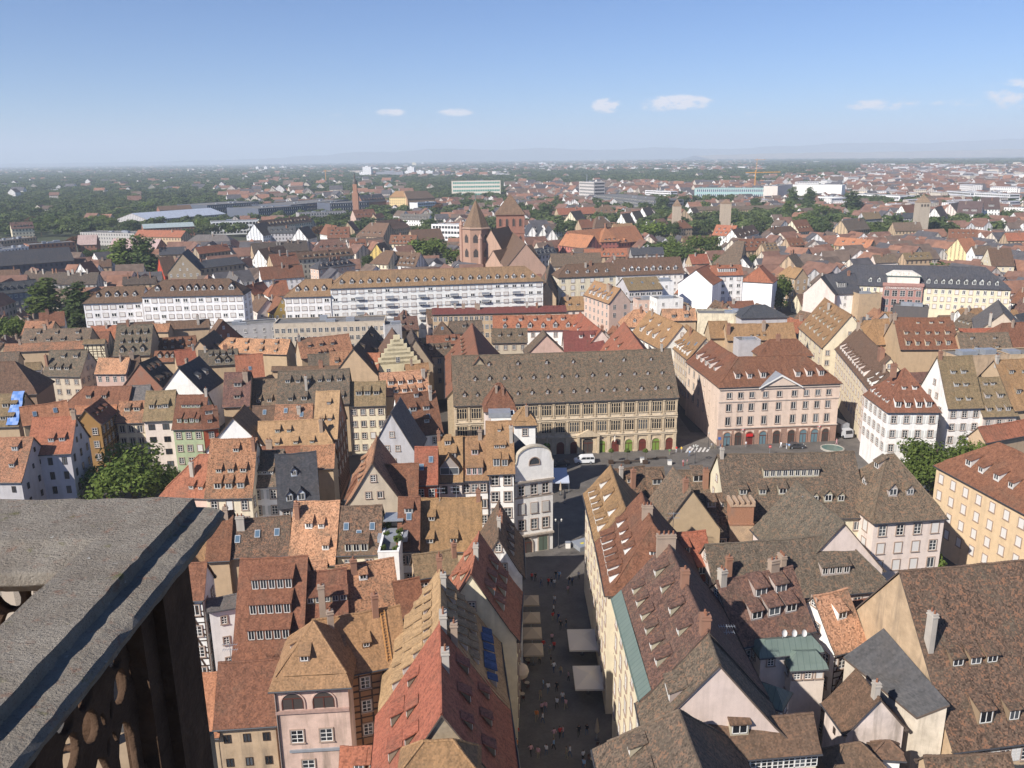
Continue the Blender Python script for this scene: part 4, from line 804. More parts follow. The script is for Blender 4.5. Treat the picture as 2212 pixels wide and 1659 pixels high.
H('b2', (1865, 405), (2450, 395), (2100, 262), 16, 'ochre', 'tan', 'long plain ochre roof behind the classical block', win=0, chim=[(.02, .4, 1., .8), (.55, .6, 1., .8)], dor=[('f', .2, (3, .3, .6), 's', .8, .6)], chh=2.)
H('b2', (1960, 420), (2150, 415), (2050, 395), 17, 'grey', 'greyw', 'pale blank-walled lift block behind the classical block', flat=True, depth=5, win=0)
H('b2', (1605, 185), (2090, 190), (1800, 120), 18, 'grey', 'cream', 'long cream blank wall block below the white gables', flat=True, depth=9, win=0, wmat='old_plaster')
H('b2', (1985, 215), (2380, 205), (2130, 100), 18, 'slate', 'greyw', 'low dark slate hipped roof beside the cream blank wall', mat='slate', pitch=30, hip=(1, 1), win=0, chim=0)
H('b2', (1305, 490), (1035, 345), (1350, 225), 15, 'ochre', 'white', 'ochre roof with large boxed dormers over a white street front', dor=[('f', .2, 4, 's', 1.6, 1.3), ('f', .65, 3, 's', 1.1, .8)], win={'f': (3, 6)}, chim=1, hip=(0, 0), dcol=WC['white'])
H('b2', (1520, 570), (1362, 440), (1590, 330), 15.5, 'ochre', 'beige', 'ochre roof with rooflights and a row of white attic windows', dor=[('f', .06, 7, 's', 1.1, 1.2, 24)], sky=4, win={'f': (4, 8)}, chim=1, dcol=WC['white'])
H('b2', (960, 290), (1250, 285), (1100, 140), 16, 'mottl', 'white', 'bright orange speckled hipped roof with round-topped dormers', hip=(1, 1), dor=[('f', .25, 2, 'g', 1., .9)], win={'*': (3, 3)}, chim=1)
H('b2', (1310, 235), (1590, 230), (1440, 135), 16, 'mottl', 'tan', 'orange speckled roof with slate-topped dormers below the white gables', dor=[('f', .2, 2, 's', 1.4, 1.2)], win=0, chim=2)
# ---- corner roofs on the right bank of the shopping street
H('c2', (735, 985), (635, 580), (905, 500), 18, 'ochre', 'cream', 'ochre-roofed house with pale cream street front at the corner of the square', name='street_house', dor=[('f', .5, 3, 's', 1.2, .9), ('f', .08, 7, 's', 1., 1., 20)], win={'f': (4, 4)}, chim=0, dcol=WC['white'])
H('c2', (830, 1440), (738, 985), (1160, 690), 18, 'redbrown', 'cream', 'red-roofed house with hipped end and long white-cheeked dormers on the shopping street', name='street_house', hip=(1, 0), hipk=.8, dor=[('f', .42, (4, .25, .95), 's', 1.2, .8), ('f', .06, 7, 's', 1.1, 1.2, 22), ('l', .5, 1, 's', 1.2, 1.), ('l', .02, (2, .2, .8), 's', 1.3, 1.2), ('r', .5, 1, 's', 1.2, 1.), ('r', .02, (2, .2, .8), 's', 1.3, 1.2)], win={'f': (5, 4)}, chim=[(.55, .97, .6, 1.4)], dcol=WC['white'], chh=1.2)
H('c2', (1405, 1340), (1740, 1312), (1520, 915), 15, 'red', 'tan', 'bright red-tiled roof with wooden dormer beside the hipped street house', dor=[('f', .55, (1, .2, .6), 's', 1.3, 1.1), ('f', .08, (3, .1, .95), 's', 1.2, 1.2)], chim=[(.3, .05, .7, .6)], win=0, dcol=(.42, .25, .1), chh=1.)
H('c2', (1780, 1525), (3262, 1392), (2200, 985), 14, 'mossg', 'pinkw', 'huge grey-brown tiled roof with hipped right end in the court', hip=(0, 1), dor=[('f', .3, (1, .28, .45), 'w', 2.4, 1.2), ('f', .3, (1, .6, .8), 'w', 4.2, 1.2)], win={'f': (1, 8)}, chim=[(.08, .35, .8, .6), (.38, .3, .7, 1.4)], chh=2.)
HR('c3', (655, 835), (250, 485), 22.5, 6.5, 15, 'mossg', 'pinkw', 'plain lit grey-brown cross roof with aerials in the court', win=0, chim=0)
H('c3', (-350, 800), (850, 772), (450, 225), 14, 'moss', 'cream', 'long dark mossy roof with a ribbon dormer facing the court', dor=[('f', .62, (1, .36, .92), 'w', 9.5, 1.3, 16), ('f', .22, (3, .60, .88), 'g', 1.3, 1.1), ('f', .35, (3, .05, .5), 's', 1.4, 1.1)], win={'f': (1, 8)}, chim=[(.02, .95, .6, .5)], flare=.1)
H('c3', (920, 822), (1527, 782), (1010, 240), 15, 'moss', 'pinkw', 'hipped mossy roof over a pale pink corner with open casements', hip=(1, 1), hipk=.75, dor=[('f', .35, (2, .2, .7), 'g', 1.4, 1.1), ('l', .35, 1, 'g', 1.3, 1.1), ('l', .7, 1, 's', 1.3, 1.1)], win={'f': (3, 4), '*': (3, 3)}, chim=0, ww=1.2, wh=1.8, style=['cross', 'stone', 'blind'])
H('c3', (1460, 338), (2560, 925), (1905, 98), 16, 'redbrown', 'yellow', 'large yellow-ochre building with white blinds beside the tree on the square', hip=(1, 0), dor=[('f', .28, (7, .12, .98), 's', 1.3, 1.1)], win={'f': (5, 9), '*': (4, 3)}, style='blind', ww=1.1, wh=1.6, top=2.0, dz=3.2, chim=0, name='building', cat='building', dcol=(.7, .68, .64), pitch=44)
H('c3', (1880, 130), (2360, 40), (2212, -60), 14, 'redo', 'tan', 'orange-red roof behind the yellow-ochre building', win=0, chim=0)
# ---- court houses between street and square
H('c2', (880, 645), (1192, 615), (1010, 358), 14.5, 'mossr', 'tan', 'mossy patched court roof with narrow dormer shadows', dor=[('f', .5, (1, .4, .7), 's', 1.2, 1.)], win=0, chim=[(.3, .6, .6, .5), (.6, .4, .8, .6)], chh=2.)
H('c2', (1192, 618), (1335, 612), (1270, 355), 14.6, 'mossr', 'tan', 'redder patched court roof with one shed dormer', dor=[('f', .4, 1, 's', 1.6, 1.1)], win=0, chim=0)
HR('c2', (1550, 545), (1395, 358), 22, 5., 15, 'moss', 'tan', 'lit lichen-speckled court gable roof with pale flashing', win=0, chim=[(.15, .9, .7, .7)], gwin=False)
H('c2', (1335, 800), (1640, 790), (1450, 562), 14, 'mossr', 'tan', 'lichen-covered court roof with two dark shed dormers', dor=[('f', .3, 2, 's', 1.5, 1.)], win=0, chim=0)
H('c2', (1640, 792), (2000, 775), (1800, 578), 14, 'mossr', 'pinkw', 'lichen-covered court roof behind the tall brick stack', dor=[('f', .4, (2, 0, .7), 's', 1.5, 1.1)], win=0, chim=0)
H('c2', (1390, 945), (1860, 930), (1620, 795), 12, 'moss', 'pinkw', 'low court front with three white gabled dormers', pitch=58, dor=[('f', .25, 3, 's', 1.2, 1.2)], win={'f': (2, 5)}, chim=0)
H('c2', (1470, 565), (1880, 548), (1680, 372), 14.5, 'moss', 'tan', 'mossy court roof with a large slanted dormer', dor=[('f', .4, (1, .2, .6), 's', 2., 1.3)], win=0, chim=[(.5, .2, .9, .7)], chh=2.2)
H('c2', (2060, 690), (2470, 680), (2250, 560), 14, 'moss', 'pink', 'pink court front with shutters below a mossy eave', win={'f': (3, 5)}, shut=(.5, .3, .28), chim=0)
# ---- right foreground
COPH = H('d2', (1130, 1062), (890, 200), (1610, 300), 20.5, 'purple', 'cream', 'purple-brown speckled roof with green copper gutter and bright cream street wall', name='street_house', dor=[('f', .28, 6, 's', 1.3, .9), ('f', .66, 4, 's', 1.2, .9)], win={'f': (5, 5)}, chim=[(.97, .95, .6, 2.2), (.5, .98, .8, .8), (.03, .97, .9, .9)], ww=1.1, wh=1.8, over=.3)
H('d2', (1165, 1375), (1108, 1100), (1760, 690), 20, 'moss', (.56, .46, .40), 'lichen-grey roof with plain pinkish gable on the shopping street', name='street_house', dor=[('f', .35, 2, 's', 1.4, 1.)], win={'f': (5, 2), '*': 0}, gwin=False, chim=0)
HR('d2', (1640, 1700), (1365, 960), 25.6, 6.5, 19, 'moss', 'cream', 'nearest mossy hipped roof beside the shopping street', hip=(0, 1), hipk=.5, win={'f': (5, 6)}, chim=0, dor=[('f', .35, 3, 's', 1.3, .9)], name='street_house')
H('d2', (1770, 1568), (2640, 1500), (2000, 1240), 19, 'brown', 'cream', 'plain dark brown roof above a ribbon of white attic windows', dor=[('f', .55, (1, .1, .4), 's', 1.6, 1.1)], win={'f': (3, 9)}, style='white', chim=0, ww=1.2, wh=1.3, top=1.1)
H('d2', (1950, 600), (2595, 455), (2000, 5), 17, 'purple', 'pinkw', 'red-brown speckled roof with dormers beside the copper-guttered house', dor=[('f', .62, (2, .35, .98), 's', 1.6, 1.2), ('f', .3, (3, .2, .98), 's', 1.6, 1.2)], win={'f': (2, 4)}, chim=[(.75, .98, 1.2, .8), (.05, .97, .8, .9)])
H('d3', (580, 658), (850, 590), (640, 128), 15, 'mottl', 'white', 'bright orange lichen roof with one white-cheeked dormer', dor=[('f', .5, 1, 's', 1.5, 1.2)], timber='f', win={'f': (2, 2)}, chim=0, dcol=WC['white'])
H('d3', (825, 495), (1020, 455), (920, 192), 13.5, 'redbrown', 'rose', 'small plain red roof beside the tall tan gable', win=0, chim=0)
H('d3', (680, 1345), (500, 1100), (910, 1000), 14, 'brown', 'pinkw', 'small pinkish gabled house with green copper lower roof', win={'*': (1, 1)}, chim=[(.12, .97, .7, .6)], gwin=True, wmat='old_plaster', ww=.5, wh=.8, style='dark')
H('d3', (560, 1760), (1020, 1710), (850, 1440), 14, 'brown', 'tan', 'brown roof peak at the foot of the pinkish gabled house', hip=(1, 1), win=0, chim=0)
H('d3', (945, 1548), (1145, 1562), (1050, 1440), 14.5, 'brown', 'white', 'tiny brown gable roof over a white wall', win=0, chim=0, hip=(1, 1))
H('d3', (1400, 1720), (2110, 1690), (1750, 1550), 15, 'mossr', 'tan', 'red and moss-grey roof with a boulder-like stump below the tall tan gable', win=0, chim=0)
BIG = HR('c3', (1150, 1255), (2500, 1130), 27, 11.5, 13, 'mossr', 'tan', 'huge lichen-covered roof with tan firewall in the right foreground', dor=[('f', .42, (3, .12, .42), 's', 1.5, 1.1), ('f', .1, (4, .1, .9), 's', 1.5, 1.5, 20)], win={'f': (3, 8), '*': (0, 0)}, chim=[(.03, .55, .6, 1.)], name='building', cat='building', gwin=False, wmat='old_plaster', flare=.18, shut=(.6, .58, .55))
# ================================================================== white apartment blocks, hotel, houses further off
WHT = (.77, .76, .74)
H('a0', (720, 1517), (1222, 1502), (1000, 1375), 19, 'brown', WHT, 'lower left wing of a white apartment block with brown roof by the poplars', win={'f': (5, 7), '*': (5, 2)}, style=['blind', 'blind', 'far'], ww=1.9, wh=1.5, dor=[('f', .35, 5, 'g', 1.3, 1.2)], chim=0, name='apartment_block', cat='building', pitch=38, hip=(1, 0), dcol=WHT, near=False)
H('a0', (1228, 1458), (2098, 1440), (1700, 1310), 22, 'brown', WHT, 'white apartment block with brown roof and seven dormers', win={'f': (6, 13), '*': (5, 2)}, style=['blind', 'blind', 'far'], ww=1.8, wh=1.5, dor=[('f', .3, (7, .25, .8), 'g', 1.3, 1.2), ('f', .3, (1, .02, .2), 'g', 1.8, 1.2), ('f', .3, (1, .84, .98), 'g', 1.8, 1.2)], chim=0, name='apartment_block', cat='building', pitch=40, hip=(1, 1), dcol=WHT, near=False)
H('a1', (245, 1462), (642, 1452), (480, 1310), 19, (.235, .148, .085, .3), WHT, 'lower ochre-brown-roofed wing of the long white apartment block', win={'f': (5, 6), '*': (5, 2)}, style=['blind', 'blind', 'far'], ww=1.9, wh=1.5, dor=[('f', .3, 4, 'g', 1.3, 1.2)], chim=0, name='apartment_block', cat='building', pitch=38, hip=(1, 0), dcol=WHT, near=False)
WR2 = H('a1', (642, 1387), (2480, 1322), (1500, 1222), 22, (.235, .148, .085, .3), WHT, 'very long white apartment block with ochre-brown roof and a row of dormers', win={'f': (6, 25), '*': (5, 2)}, style=['blind', 'blind', 'blind', 'far'], ww=1.8, wh=1.5, dor=[('f', .22, (22, .03, .97), 'g', 1.3, 1.2)], chim=0, name='apartment_block', cat='building', pitch=40, hip=(1, 1), dcol=WHT, near=False)
for fr_ in (WR2,):                          # balcony slabs and recessed loggia bands
    for x in (.13, .27, .42, .57, .72, .87):
        m_ = MB()
        m_.box(-1.6, 1.6, -1.1, .0, -.12, .0, 'frame_white'); m_.box(-1.6, 1.6, -1.1, -1.04, 0, .95, 'metal_grey')
        me_ = m_.mesh('balcony')
        for z in (18.4, 15.3, 12.2, 9.1): link('balcony', me_, fr_.root, loc=((1 - x if fr_.swap else x) * fr_.L, -.02, z - 1.))
    for z in (19.9, 16.7, 13.6, 10.5):
        m_ = MB(); m_.box(0, fr_.L, -.14, 0, z - .09, z + .05, 'metal_grey'); link('string_course', m_.mesh('string_course'), fr_.root)
H('a2', (400, 1292), (898, 1272), (700, 1172), 20, 'brown', 'cream', 'cream corner apartment house with dark brown roof beside the long white block', win={'f': (4, 6), '*': (4, 3)}, style=['far', 'blind'], ww=1.7, wh=1.8, dor=[('f', .25, 5, 'g', 1.2, 1.1)], chim=2, name='apartment_block', cat='building', dcol=WHT, pitch=42, hip=(1, 0))
H('a2', (900, 1272), (1482, 1252), (1200, 1122), 17, 'brown', 'white', 'long brown roof with eight white gabled dormers', win={'f': (3, 12)}, style='far', dor=[('f', .2, 8, 'g', 1.7, 1.4)], chim=[(.02, .98, .8, .7), (.2, .98, .8, .7), (.5, .98, .8, .7), (.65, .98, .8, .7)], dcol=WHT)
H('a2', (1010, 1405), (1300, 1392), (1100, 1292), 18, 'olive', 'greyw', 'low olive roof over a glazed terrace floor', pitch=28, win={'f': (2, 6)}, style='far', ww=2., chim=0, sky=3)
H('a2', (840, 1515), (625, 1440), (960, 1395), 18, 'ochre', 'pink', 'pink apartment house with ochre roof and balconied street front', dor=[('f', .15, 5, 's', 1.4, 1.4, 20)], sky=4, win={'f': (5, 6), '*': (2, 2)}, chim=[(.3, .7, 2.6, 1.)], dcol=WHT, gwin=False, ww=1.2, wh=1.8, style='white')
H('a2', (1085, 1500), (1235, 1495), (1150, 1440), 15, 'grey', 'pink', 'small pink terrace house with striped awning', flat=True, depth=7, win={'f': (2, 3)}, style='far')
H('a2', (1250, 1490), (1480, 1480), (1350, 1420), 17, 'grey', 'white', 'white flat-roofed penthouse with potted shrubs', flat=True, depth=8, win={'f': (2, 2)}, style='far')
H('a2', (1270, 1340), (1400, 1335), (1330, 1300), 20, 'grey', 'white', 'small white attic box above the olive roof', flat=True, depth=5, win={'f': (1, 1)}, style='far')
HR('a2', (1590, 1228), (1700, 1178), 24, 7.5, 18, 'redo', (.78, .78, .79), 'big blank white gable wall lit by the sun', win=0, chim=0, gwin=False, name='apartment_block', cat='building')
H('a2', (1730, 1275), (1995, 1268), (1850, 1188), 20, 'redo', 'white', 'white apartment house with red roof and two boxed dormers between blank gables', dor=[('f', .3, 2, 'w', 5., 1.6, 14)], win={'f': (4, 4)}, style=['far', 'blind'], ww=1.6, wh=1.6, chim=2, dcol=WHT)
HR('a2', (2120, 1215), (2165, 1188), 23, 7., 17, 'redo', (.78, .78, .79), 'second blank white gable with a steep red roof', win=0, chim=0, gwin=False, hip=(1, 0), hipk=.6)
HOTEL = H('a3', (560, 1350), (2098, 1397), (1200, 1190), 18, 'slate', 'cream', 'long hotel block with dark slate roof, green ridges and pink stone bays', pitch=42, mat='slate', hip=(1, 1), win={'f': (3, 26), '*': (3, 3)}, style=['far', 'blind'], ww=1.3, wh=1.8, dor=[('f', .16, (2, .20, .29), 'g', 1.3, 1.4), ('f', .16, (10, .53, .95), 'g', 1.3, 1.4)], chim=0, name='hotel', cat='building', dcol=(.6, .62, .58))
HR('a3', (455, 1290), (560, 1245), 22, 6.5, 15, 'slate', 'pinkw', 'tall pinkish-white blank gable left of the hotel', win=0, chim=1, gwin=False, mat='slate')
H('a3', (540, 1435), (800, 1425), (650, 1260), 15, 'slate', 'white', 'white house with slate roof and zinc box dormer left of the hotel', mat='slate', dor=[('f', .3, (1, .1, .6), 'w', 4., 2., 12)], win={'f': (3, 3)}, style='far', chim=1)
H('a3', (790, 1445), (985, 1440), (880, 1400), 15, 'brown', 'tan', 'blank tan brick wall house in front of the hotel', flat=True, depth=7, win=0, wmat='brick')
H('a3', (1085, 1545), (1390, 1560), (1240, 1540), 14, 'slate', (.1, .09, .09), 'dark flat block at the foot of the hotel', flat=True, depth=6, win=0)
def FH(k, A, B, R, zE, roof, wall, label, **kw):
    kw.setdefault('wmat', 'far_wall'); kw.setdefault('chim', 1); kw.setdefault('gut', False)
    return H(k, A, B, R, zE, roof, wall, label, **kw)
def FR(k, a, b, zR, half, zE, roof, wall, label, **kw):
    kw.setdefault('wmat', 'far_wall'); kw.setdefault('chim', 1); kw.setdefault('gut', False)
    return HR(k, a, b, zR, half, zE, roof, wall, label, **kw)
# ---- far left quarter
FR('a0', (1372, 1118), (1490, 1108), 19, 6, 9, 'brown', (.45, .07, .03), 'bright red gabled house by the ornate stone gable')
ORN = FR('a0', (1572, 1085), (1625, 1045), 24, 8.5, 14, 'slate', 'stone', 'ornate stone-gabled building with green copper turrets', wmat='stone', win={'*': (3, 5)}, style='far', mat='slate')
FH('a0', (1690, 1220), (2112, 1170), (1900, 1128), 15, 'slate', 'stone', 'long stone wing with glazed grey roof beside the ornate gable', pitch=24, mat='slate')
FH('a0', (1378, 1097), (1605, 1087), (1480, 1030), 14, 'slate', 'tan', 'low grey-roofed hall behind the bright red house', pitch=30, mat='slate')
FH('a0', (1720, 1088), (1990, 1056), (1830, 1015), 14, 'redo', 'stone', 'orange-red roof behind the ornate stone gable')
FH('a0', (1605, 992), (1998, 990), (1800, 922), 11, 'grey', 'cream', 'grey slate hipped school building', mat='slate', hip=(1, 1), pitch=40)
FH('a0', (1155, 938), (1562, 946), (1380, 884), 12, 'redo', 'tan', 'long orange-red roofed barrack among the trees', pitch=36)
FH('a0', (668, 1012), (832, 1006), (780, 924), 10, (.40, .29, .265, .1), 'brick', 'modern pale pink metal-roofed hall', pitch=40, mat='slate', chim=0)
FH('a0', (930, 1048), (1342, 1052), (1200, 958), 10, (.40, .29, .265, .1), 'brick', 'longer modern pale pink metal-roofed hall behind the poplars', pitch=40, mat='slate', chim=0)
FH('a0', (690, 905), (1160, 915), (900, 870), 11, 'grey', 'grey', 'long low dark flat-roofed workshop among trees', flat=True, depth=20)
FH('a0', (1275, 795), (1950, 742), (1500, 712), 10, (.33, .37, .43, .05), 'greyw', 'wide pale blue metal-roofed sports hall', pitch=14, mat='slate', chim=0)
FH('a0', (1240, 870), (1680, 850), (1450, 822), 9, (.33, .40, .40, .05), 'brick', 'pale green and grey metal-roofed hall by the trees', pitch=16, mat='slate', chim=0)
FH('a0', (1380, 712), (1660, 700), (1500, 670), 14, 'brown', 'brick', 'dark brown hall roof beyond the sports hall', pitch=30, chim=0)
FH('a0', (-60, 1198), (640, 1145), (300, 1048), 14, 'slate', (.10, .10, .12), 'huge dark slate market hall roof at the left edge', pitch=34, mat='slate', chim=0)
FH('a0', (-20, 985), (318, 945), (150, 900), 13, 'grey', 'tan', 'flat-roofed tan office block by the trees at the left edge', flat=True, depth=22)
FH('a0', (250, 1015), (652, 988), (450, 935), 13, 'slate', 'brick', 'flat dark-roofed brick block beside the slate market hall', flat=True, depth=18)
FH('a0', (-20, 1060), (300, 1020), (150, 985), 12, 'grey', 'white', 'pale flat roofs stepping up behind the slate market hall', flat=True, depth=14)
FH('a0', (100, 872), (292, 862), (200, 812), 10, 'purple', 'cream', 'dormered brown roof alone among the trees', dor=[('f', .2, 6, 'g', 1.5, 1.3)])
FH('a0', (-10, 1300), (165, 1292), (80, 1225), 10, 'brown', 'white', 'small brown roof below the slate market hall')
FH('a0', (180, 1330), (520, 1345), (380, 1240), 11, 'dark', 'grey', 'dark house row with many stacks in shadow by the poplars', chim=5, chh=2.)  # shadow over the row put into dark roof and grey walls
FH('a0', (500, 1350), (830, 1345), (650, 1250), 11, 'dark', 'grey', 'second dark house row in shadow beside the white gable', chim=4, chh=2.)  # this row's shadow is likewise in its roof and wall colours
FR('a0', (690, 1168), (790, 1150), 18, 6.5, 9, 'redbrown', 'white', 'white gable with red-brown roof beside the two poplars')
FH('a0', (860, 1200), (960, 1195), (910, 1135), 11, 'brown', 'tan', 'small brown roof against the left poplar')
FH('a0', (-120, 1445), (335, 1402), (150, 1325), 14, 'slate', (.28, .28, .31), 'long house with slate mansard and shade-grey front at the left edge', dor=[('f', .25, 7, 'g', 1.3, 1.2)], win={'f': (4, 10), '*': (3, 3)}, style='far', wmat='plaster', mat='slate')  # bluish grey wall colour stands in for the facade's shade
FH('a0', (1060, 1350), (1340, 1340), (1200, 1285), 13, 'dark', 'tan', 'dark roof with tall tan stacks behind the white apartment block', chim=3, chh=2.5)
FR('a0', (1985, 1235), (2060, 1290), 17, 4.5, 9, 'grey', 'white', 'small white gable behind the white apartment block', mat='slate')
# ---- far centre-left quarter
FR('a1', (-20, 828), (90, 812), 20, 8, 10, 'dark', (.78, .78, .8), 'large blank white gable in the far old town')
FR('a1', (368, 864), (450, 846), 19, 7, 10, 'dark', 'white', 'white gable with a slim slate turret beside it')
FR('a1', (603, 830), (700, 845), 18, 6, 10, 'redbrown', 'white', 'white gable beside an autumn tree')
FH('a1', (60, 858), (480, 808), (300, 772), 12, 'brown', 'cream', 'long brown roof with a line of pale dormers', dor=[('f', .3, 12, 's', 1.5, 1.2)])
FH('a1', (100, 910), (340, 905), (220, 850), 11, 'slate', 'greyw', 'grey slate roof with dormers between two white gables', mat='slate', dor=[('f', .3, 5, 's', 1.5, 1.2)])
FH('a1', (618, 952), (805, 948), (720, 855), 11, 'redbrown', 'tan', 'steep wine-brown roof with scattered dormers', dor=[('f', .3, 4, 's', 1.4, 1.), ('f', .6, 3, 's', 1.3, 1.)])
FR('a1', (790, 815), (830, 800), 18, 6, 10, 'redbrown', 'tan', 'tan gabled house with brick stack')
FH('a1', (865, 930), (1100, 940), (1000, 818), 11, 'brown', 'tan', 'large smooth brown barn-like roof', hip=(1, 0), dor=[('f', .2, 4, 's', 1.6, 1.)])
FH('a1', (1085, 885), (1335, 855), (1200, 788), 11, 'brown', 'tan', 'wide brown hipped roof behind the barn-like one', hip=(0, 1))
FH('a1', (862, 775), (1040, 765), (950, 703), 12, 'redbrown', 'pink', 'pink-fronted block with red-brown roof near the scaffolded building', dor=[('f', .3, 5, 's', 1.3, 1.)])
FH('a1', (1040, 778), (1112, 768), (1080, 735), 12, 'redbrown', 'tan', 'narrow house next to the pink-fronted block')
FH('a1', (1235, 790), (1490, 795), (1350, 742), 11, 'grey', 'white', 'white school with grey dormered roof', mat='slate', dor=[('f', .25, 9, 's', 1.3, 1.)])
FR('a1', (1330, 882), (1590, 868), 19, 8, 11, 'brown', 'tan', 'tan gable with long dark brown roof')
FH('a1', (1150, 1000), (1375, 1002), (1260, 925), 11, 'redbrown', 'cream', 'cream house with two bands of dormers before the big round tree', dor=[('f', .15, 6, 's', 1.3, 1.2), ('f', .6, 3, 's', 1.2, 1.)])
FR('a1', (1040, 1002), (1110, 985), 17, 5, 10, 'brown', (.62, .45, .15), 'yellow timbered gable near the big round tree')
FH('a1', (985, 1170), (1140, 1180), (1080, 1055), 11, 'brown', 'cream', 'low cream house with hipped grey-brown roof', hip=(1, 0))
FH('a1', (1140, 1180), (1375, 1195), (1250, 1070), 10, 'brown', 'white', 'low white wing with six dormers beside the big round tree', dor=[('f', .12, 6, 's', 1.3, 1.), ('f', .5, 4, 's', 1.2, .9)])
FH('a1', (500, 1062), (800, 1050), (640, 962), 12, 'purple', 'tan', 'purple-brown hipped roof with white dormers', hip=(1, 1), dor=[('f', .25, 4, 's', 1.5, 1.2)])
FH('a1', (815, 1022), (952, 1016), (880, 962), 13, 'redbrown', 'pink', 'pink-fronted tall house with red-brown roof', dor=[('f', .2, 5, 's', 1.2, 1.)])
FH('a1', (365, 1135), (845, 1095), (600, 1058), 12, 'brown', 'cream', 'long brown roof with bright white dormers before the slate mansion', dor=[('f', .2, 9, 's', 1.4, 1.2)])
FH('a1', (540, 1218), (858, 1182), (680, 1128), 14, 'slate', 'pink', 'slate-roofed mansion with pink brick end and round dormers', mat='slate', hip=(1, 1), dor=[('f', .2, 6, 'g', 1.4, 1.3)], pitch=44, win={'f': (3, 7), '*': (3, 3)}, style='far', wmat='plaster', chim=4)
FH('a1', (-20, 1085), (455, 1056), (230, 982), 11, 'dark', 'tan', 'long dark roof with white stacks', chim=5)
FH('a1', (90, 1145), (300, 1110), (200, 1022), 11, 'brown', 'white', 'grey-brown roof over a white front')
FH('a1', (150, 1190), (375, 1170), (260, 1082), 12, 'redbrown', 'tan', 'red-brown roof with tall stack before the grey-brown roof', chim=2, chh=3.)
FH('a1', (50, 1310), (415, 1285), (250, 1192), 12, 'redbrown', 'white', 'orange-brown roof with brick stacks near the white apartment wing', chim=3, chh=2.5, wmat='plaster')
FH('a1', (-20, 1445), (122, 1405), (60, 1328), 12, 'redo', 'tan', 'small red roof between the two white apartment blocks', wmat='plaster')
FH('a1', (108, 1455), (288, 1440), (200, 1320), 12, 'redo', 'white', 'red hipped roof between the two white apartment blocks', wmat='plaster', chim=2, hip=(1, 0))
FR('a1', (100, 1480), (20, 1440), 16, 4.5, 11, 'brown', 'pinkw', 'brown-roofed house with pale gable beside the ochre wing', wmat='plaster')
FR('a1', (225, 1470), (150, 1445), 17, 4, 11, 'redbrown', (.55, .38, .12), 'mustard-yellow gable beside the ochre wing', wmat='plaster')
# ---- far centre-right quarter
LYC = FH('a2', (560, 1030), (1142, 972), (880, 858), 12, 'orange', (.36, .13, .10), 'long orange-red roofed school with pink-red walls and curved gables', pitch=46, dor=[('f', .02, (3, .5, .75), 'g', 1.5, 1.3)], chim=[(.55, .97, 1.6, 1.2)], chh=3.5)
FH('a2', (405, 1012), (640, 1040), (540, 915), 13, 'orange', (.42, .15, .12), 'pink-red school wing with scrolled gables', hip=(0, 0), chim=0)
FH('a2', (768, 985), (920, 978), (840, 858), 14, 'orange', (.42, .15, .12), 'orange pavilion roof in the middle of the school', hip=(1, 1), dor=[('f', .1, 3, 's', 1.4, 1.)], chim=0)
for i, (x, lab) in enumerate(((165, 'first stepped white modern house with dark roof by the red church tower'), (255, 'second stepped white modern house with dark roof by the red church tower'), (335, 'third stepped white modern house with dark roof by the red church tower'))):
    FR('a2', (x + 10, 850 + i * 12), (x - 20, 822 + i * 8), 19, 4.5, 12, 'slate', 'white', lab, mat='slate', chim=0)
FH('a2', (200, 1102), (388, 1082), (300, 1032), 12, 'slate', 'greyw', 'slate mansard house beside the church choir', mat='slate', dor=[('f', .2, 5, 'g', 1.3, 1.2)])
FR('a2', (505, 722), (590, 712), 19, 7, 10, 'dark', 'cream', 'cream double gable in the far old town')
FH('a2', (405, 752), (728, 738), (560, 688), 12, 'redo', 'tan', 'long red roof before the black glass offices')
FH('a2', (732, 735), (898, 732), (810, 664), 12, 'brown', 'tan', 'brown hipped house with white dormers before the black glass offices', hip=(1, 1), dor=[('f', .2, 3, 's', 1.6, 1.3)])
for i, (x, y) in enumerate(((945, 742), (1035, 722), (1125, 690))):
    FR('a2', (x, y), (x + 70, y - 8), 19, 6, 10, 'dark', 'white', ('white gable with chimney', 'white gable with dark valley', 'white stepped gable with red cap')[i] + ' near the plane tree', chim=2)
FH('a2', (715, 862), (882, 852), (800, 762), 11, 'brown', 'grey', 'grey-brown hipped roof behind the orange school', hip=(1, 1))
FH('a2', (600, 865), (730, 858), (680, 790), 11, 'redbrown', 'tan', 'red-brown roof behind the orange school')
FH('a2', (880, 858), (1045, 850), (960, 826), 11, 'ochre', 'tan', 'ochre strip of roof behind the orange school')
FR('a2', (1490, 702), (1420, 690), 20, 9, 10, 'redbrown', 'tan', 'big tan gable near the covered-bridge tower')
FR('a2', (1540, 690), (1590, 685), 18, 6, 10, 'dark', 'white', 'white gable before the covered weir')
FH('a2', (1440, 870), (1560, 862), (1500, 795), 10, 'redbrown', 'tan', 'wine-red roof below the big tan gable', hip=(1, 1))
FH('a2', (1730, 925), (1905, 935), (1820, 838), 11, 'redo', 'white', 'red dormered roof near the trees', dor=[('f', .2, 4, 's', 1.4, 1.), ('f', .55, 3, 's', 1.3, 1.)])
FH('a2', (1955, 955), (2135, 905), (2040, 845), 11, 'brown', 'white', 'brown dormered roof beside the red dormered one', dor=[('f', .2, 4, 's', 1.4, 1.)])
FH('a2', (1735, 1175), (1965, 1185), (1900, 975), 11, 'moss', 'tan', 'large plain mossy church-like roof among the trees', hip=(1, 0), chim=0)
FR('a2', (1990, 1122), (2020, 1100), 15, 4.5, 10, 'slate', 'white', 'little white gable against the mossy church-like roof')
FH('a2', (1480, 985), (1785, 978), (1640, 932), 11, 'brown', 'tan', 'long brown roof behind the tree clump')
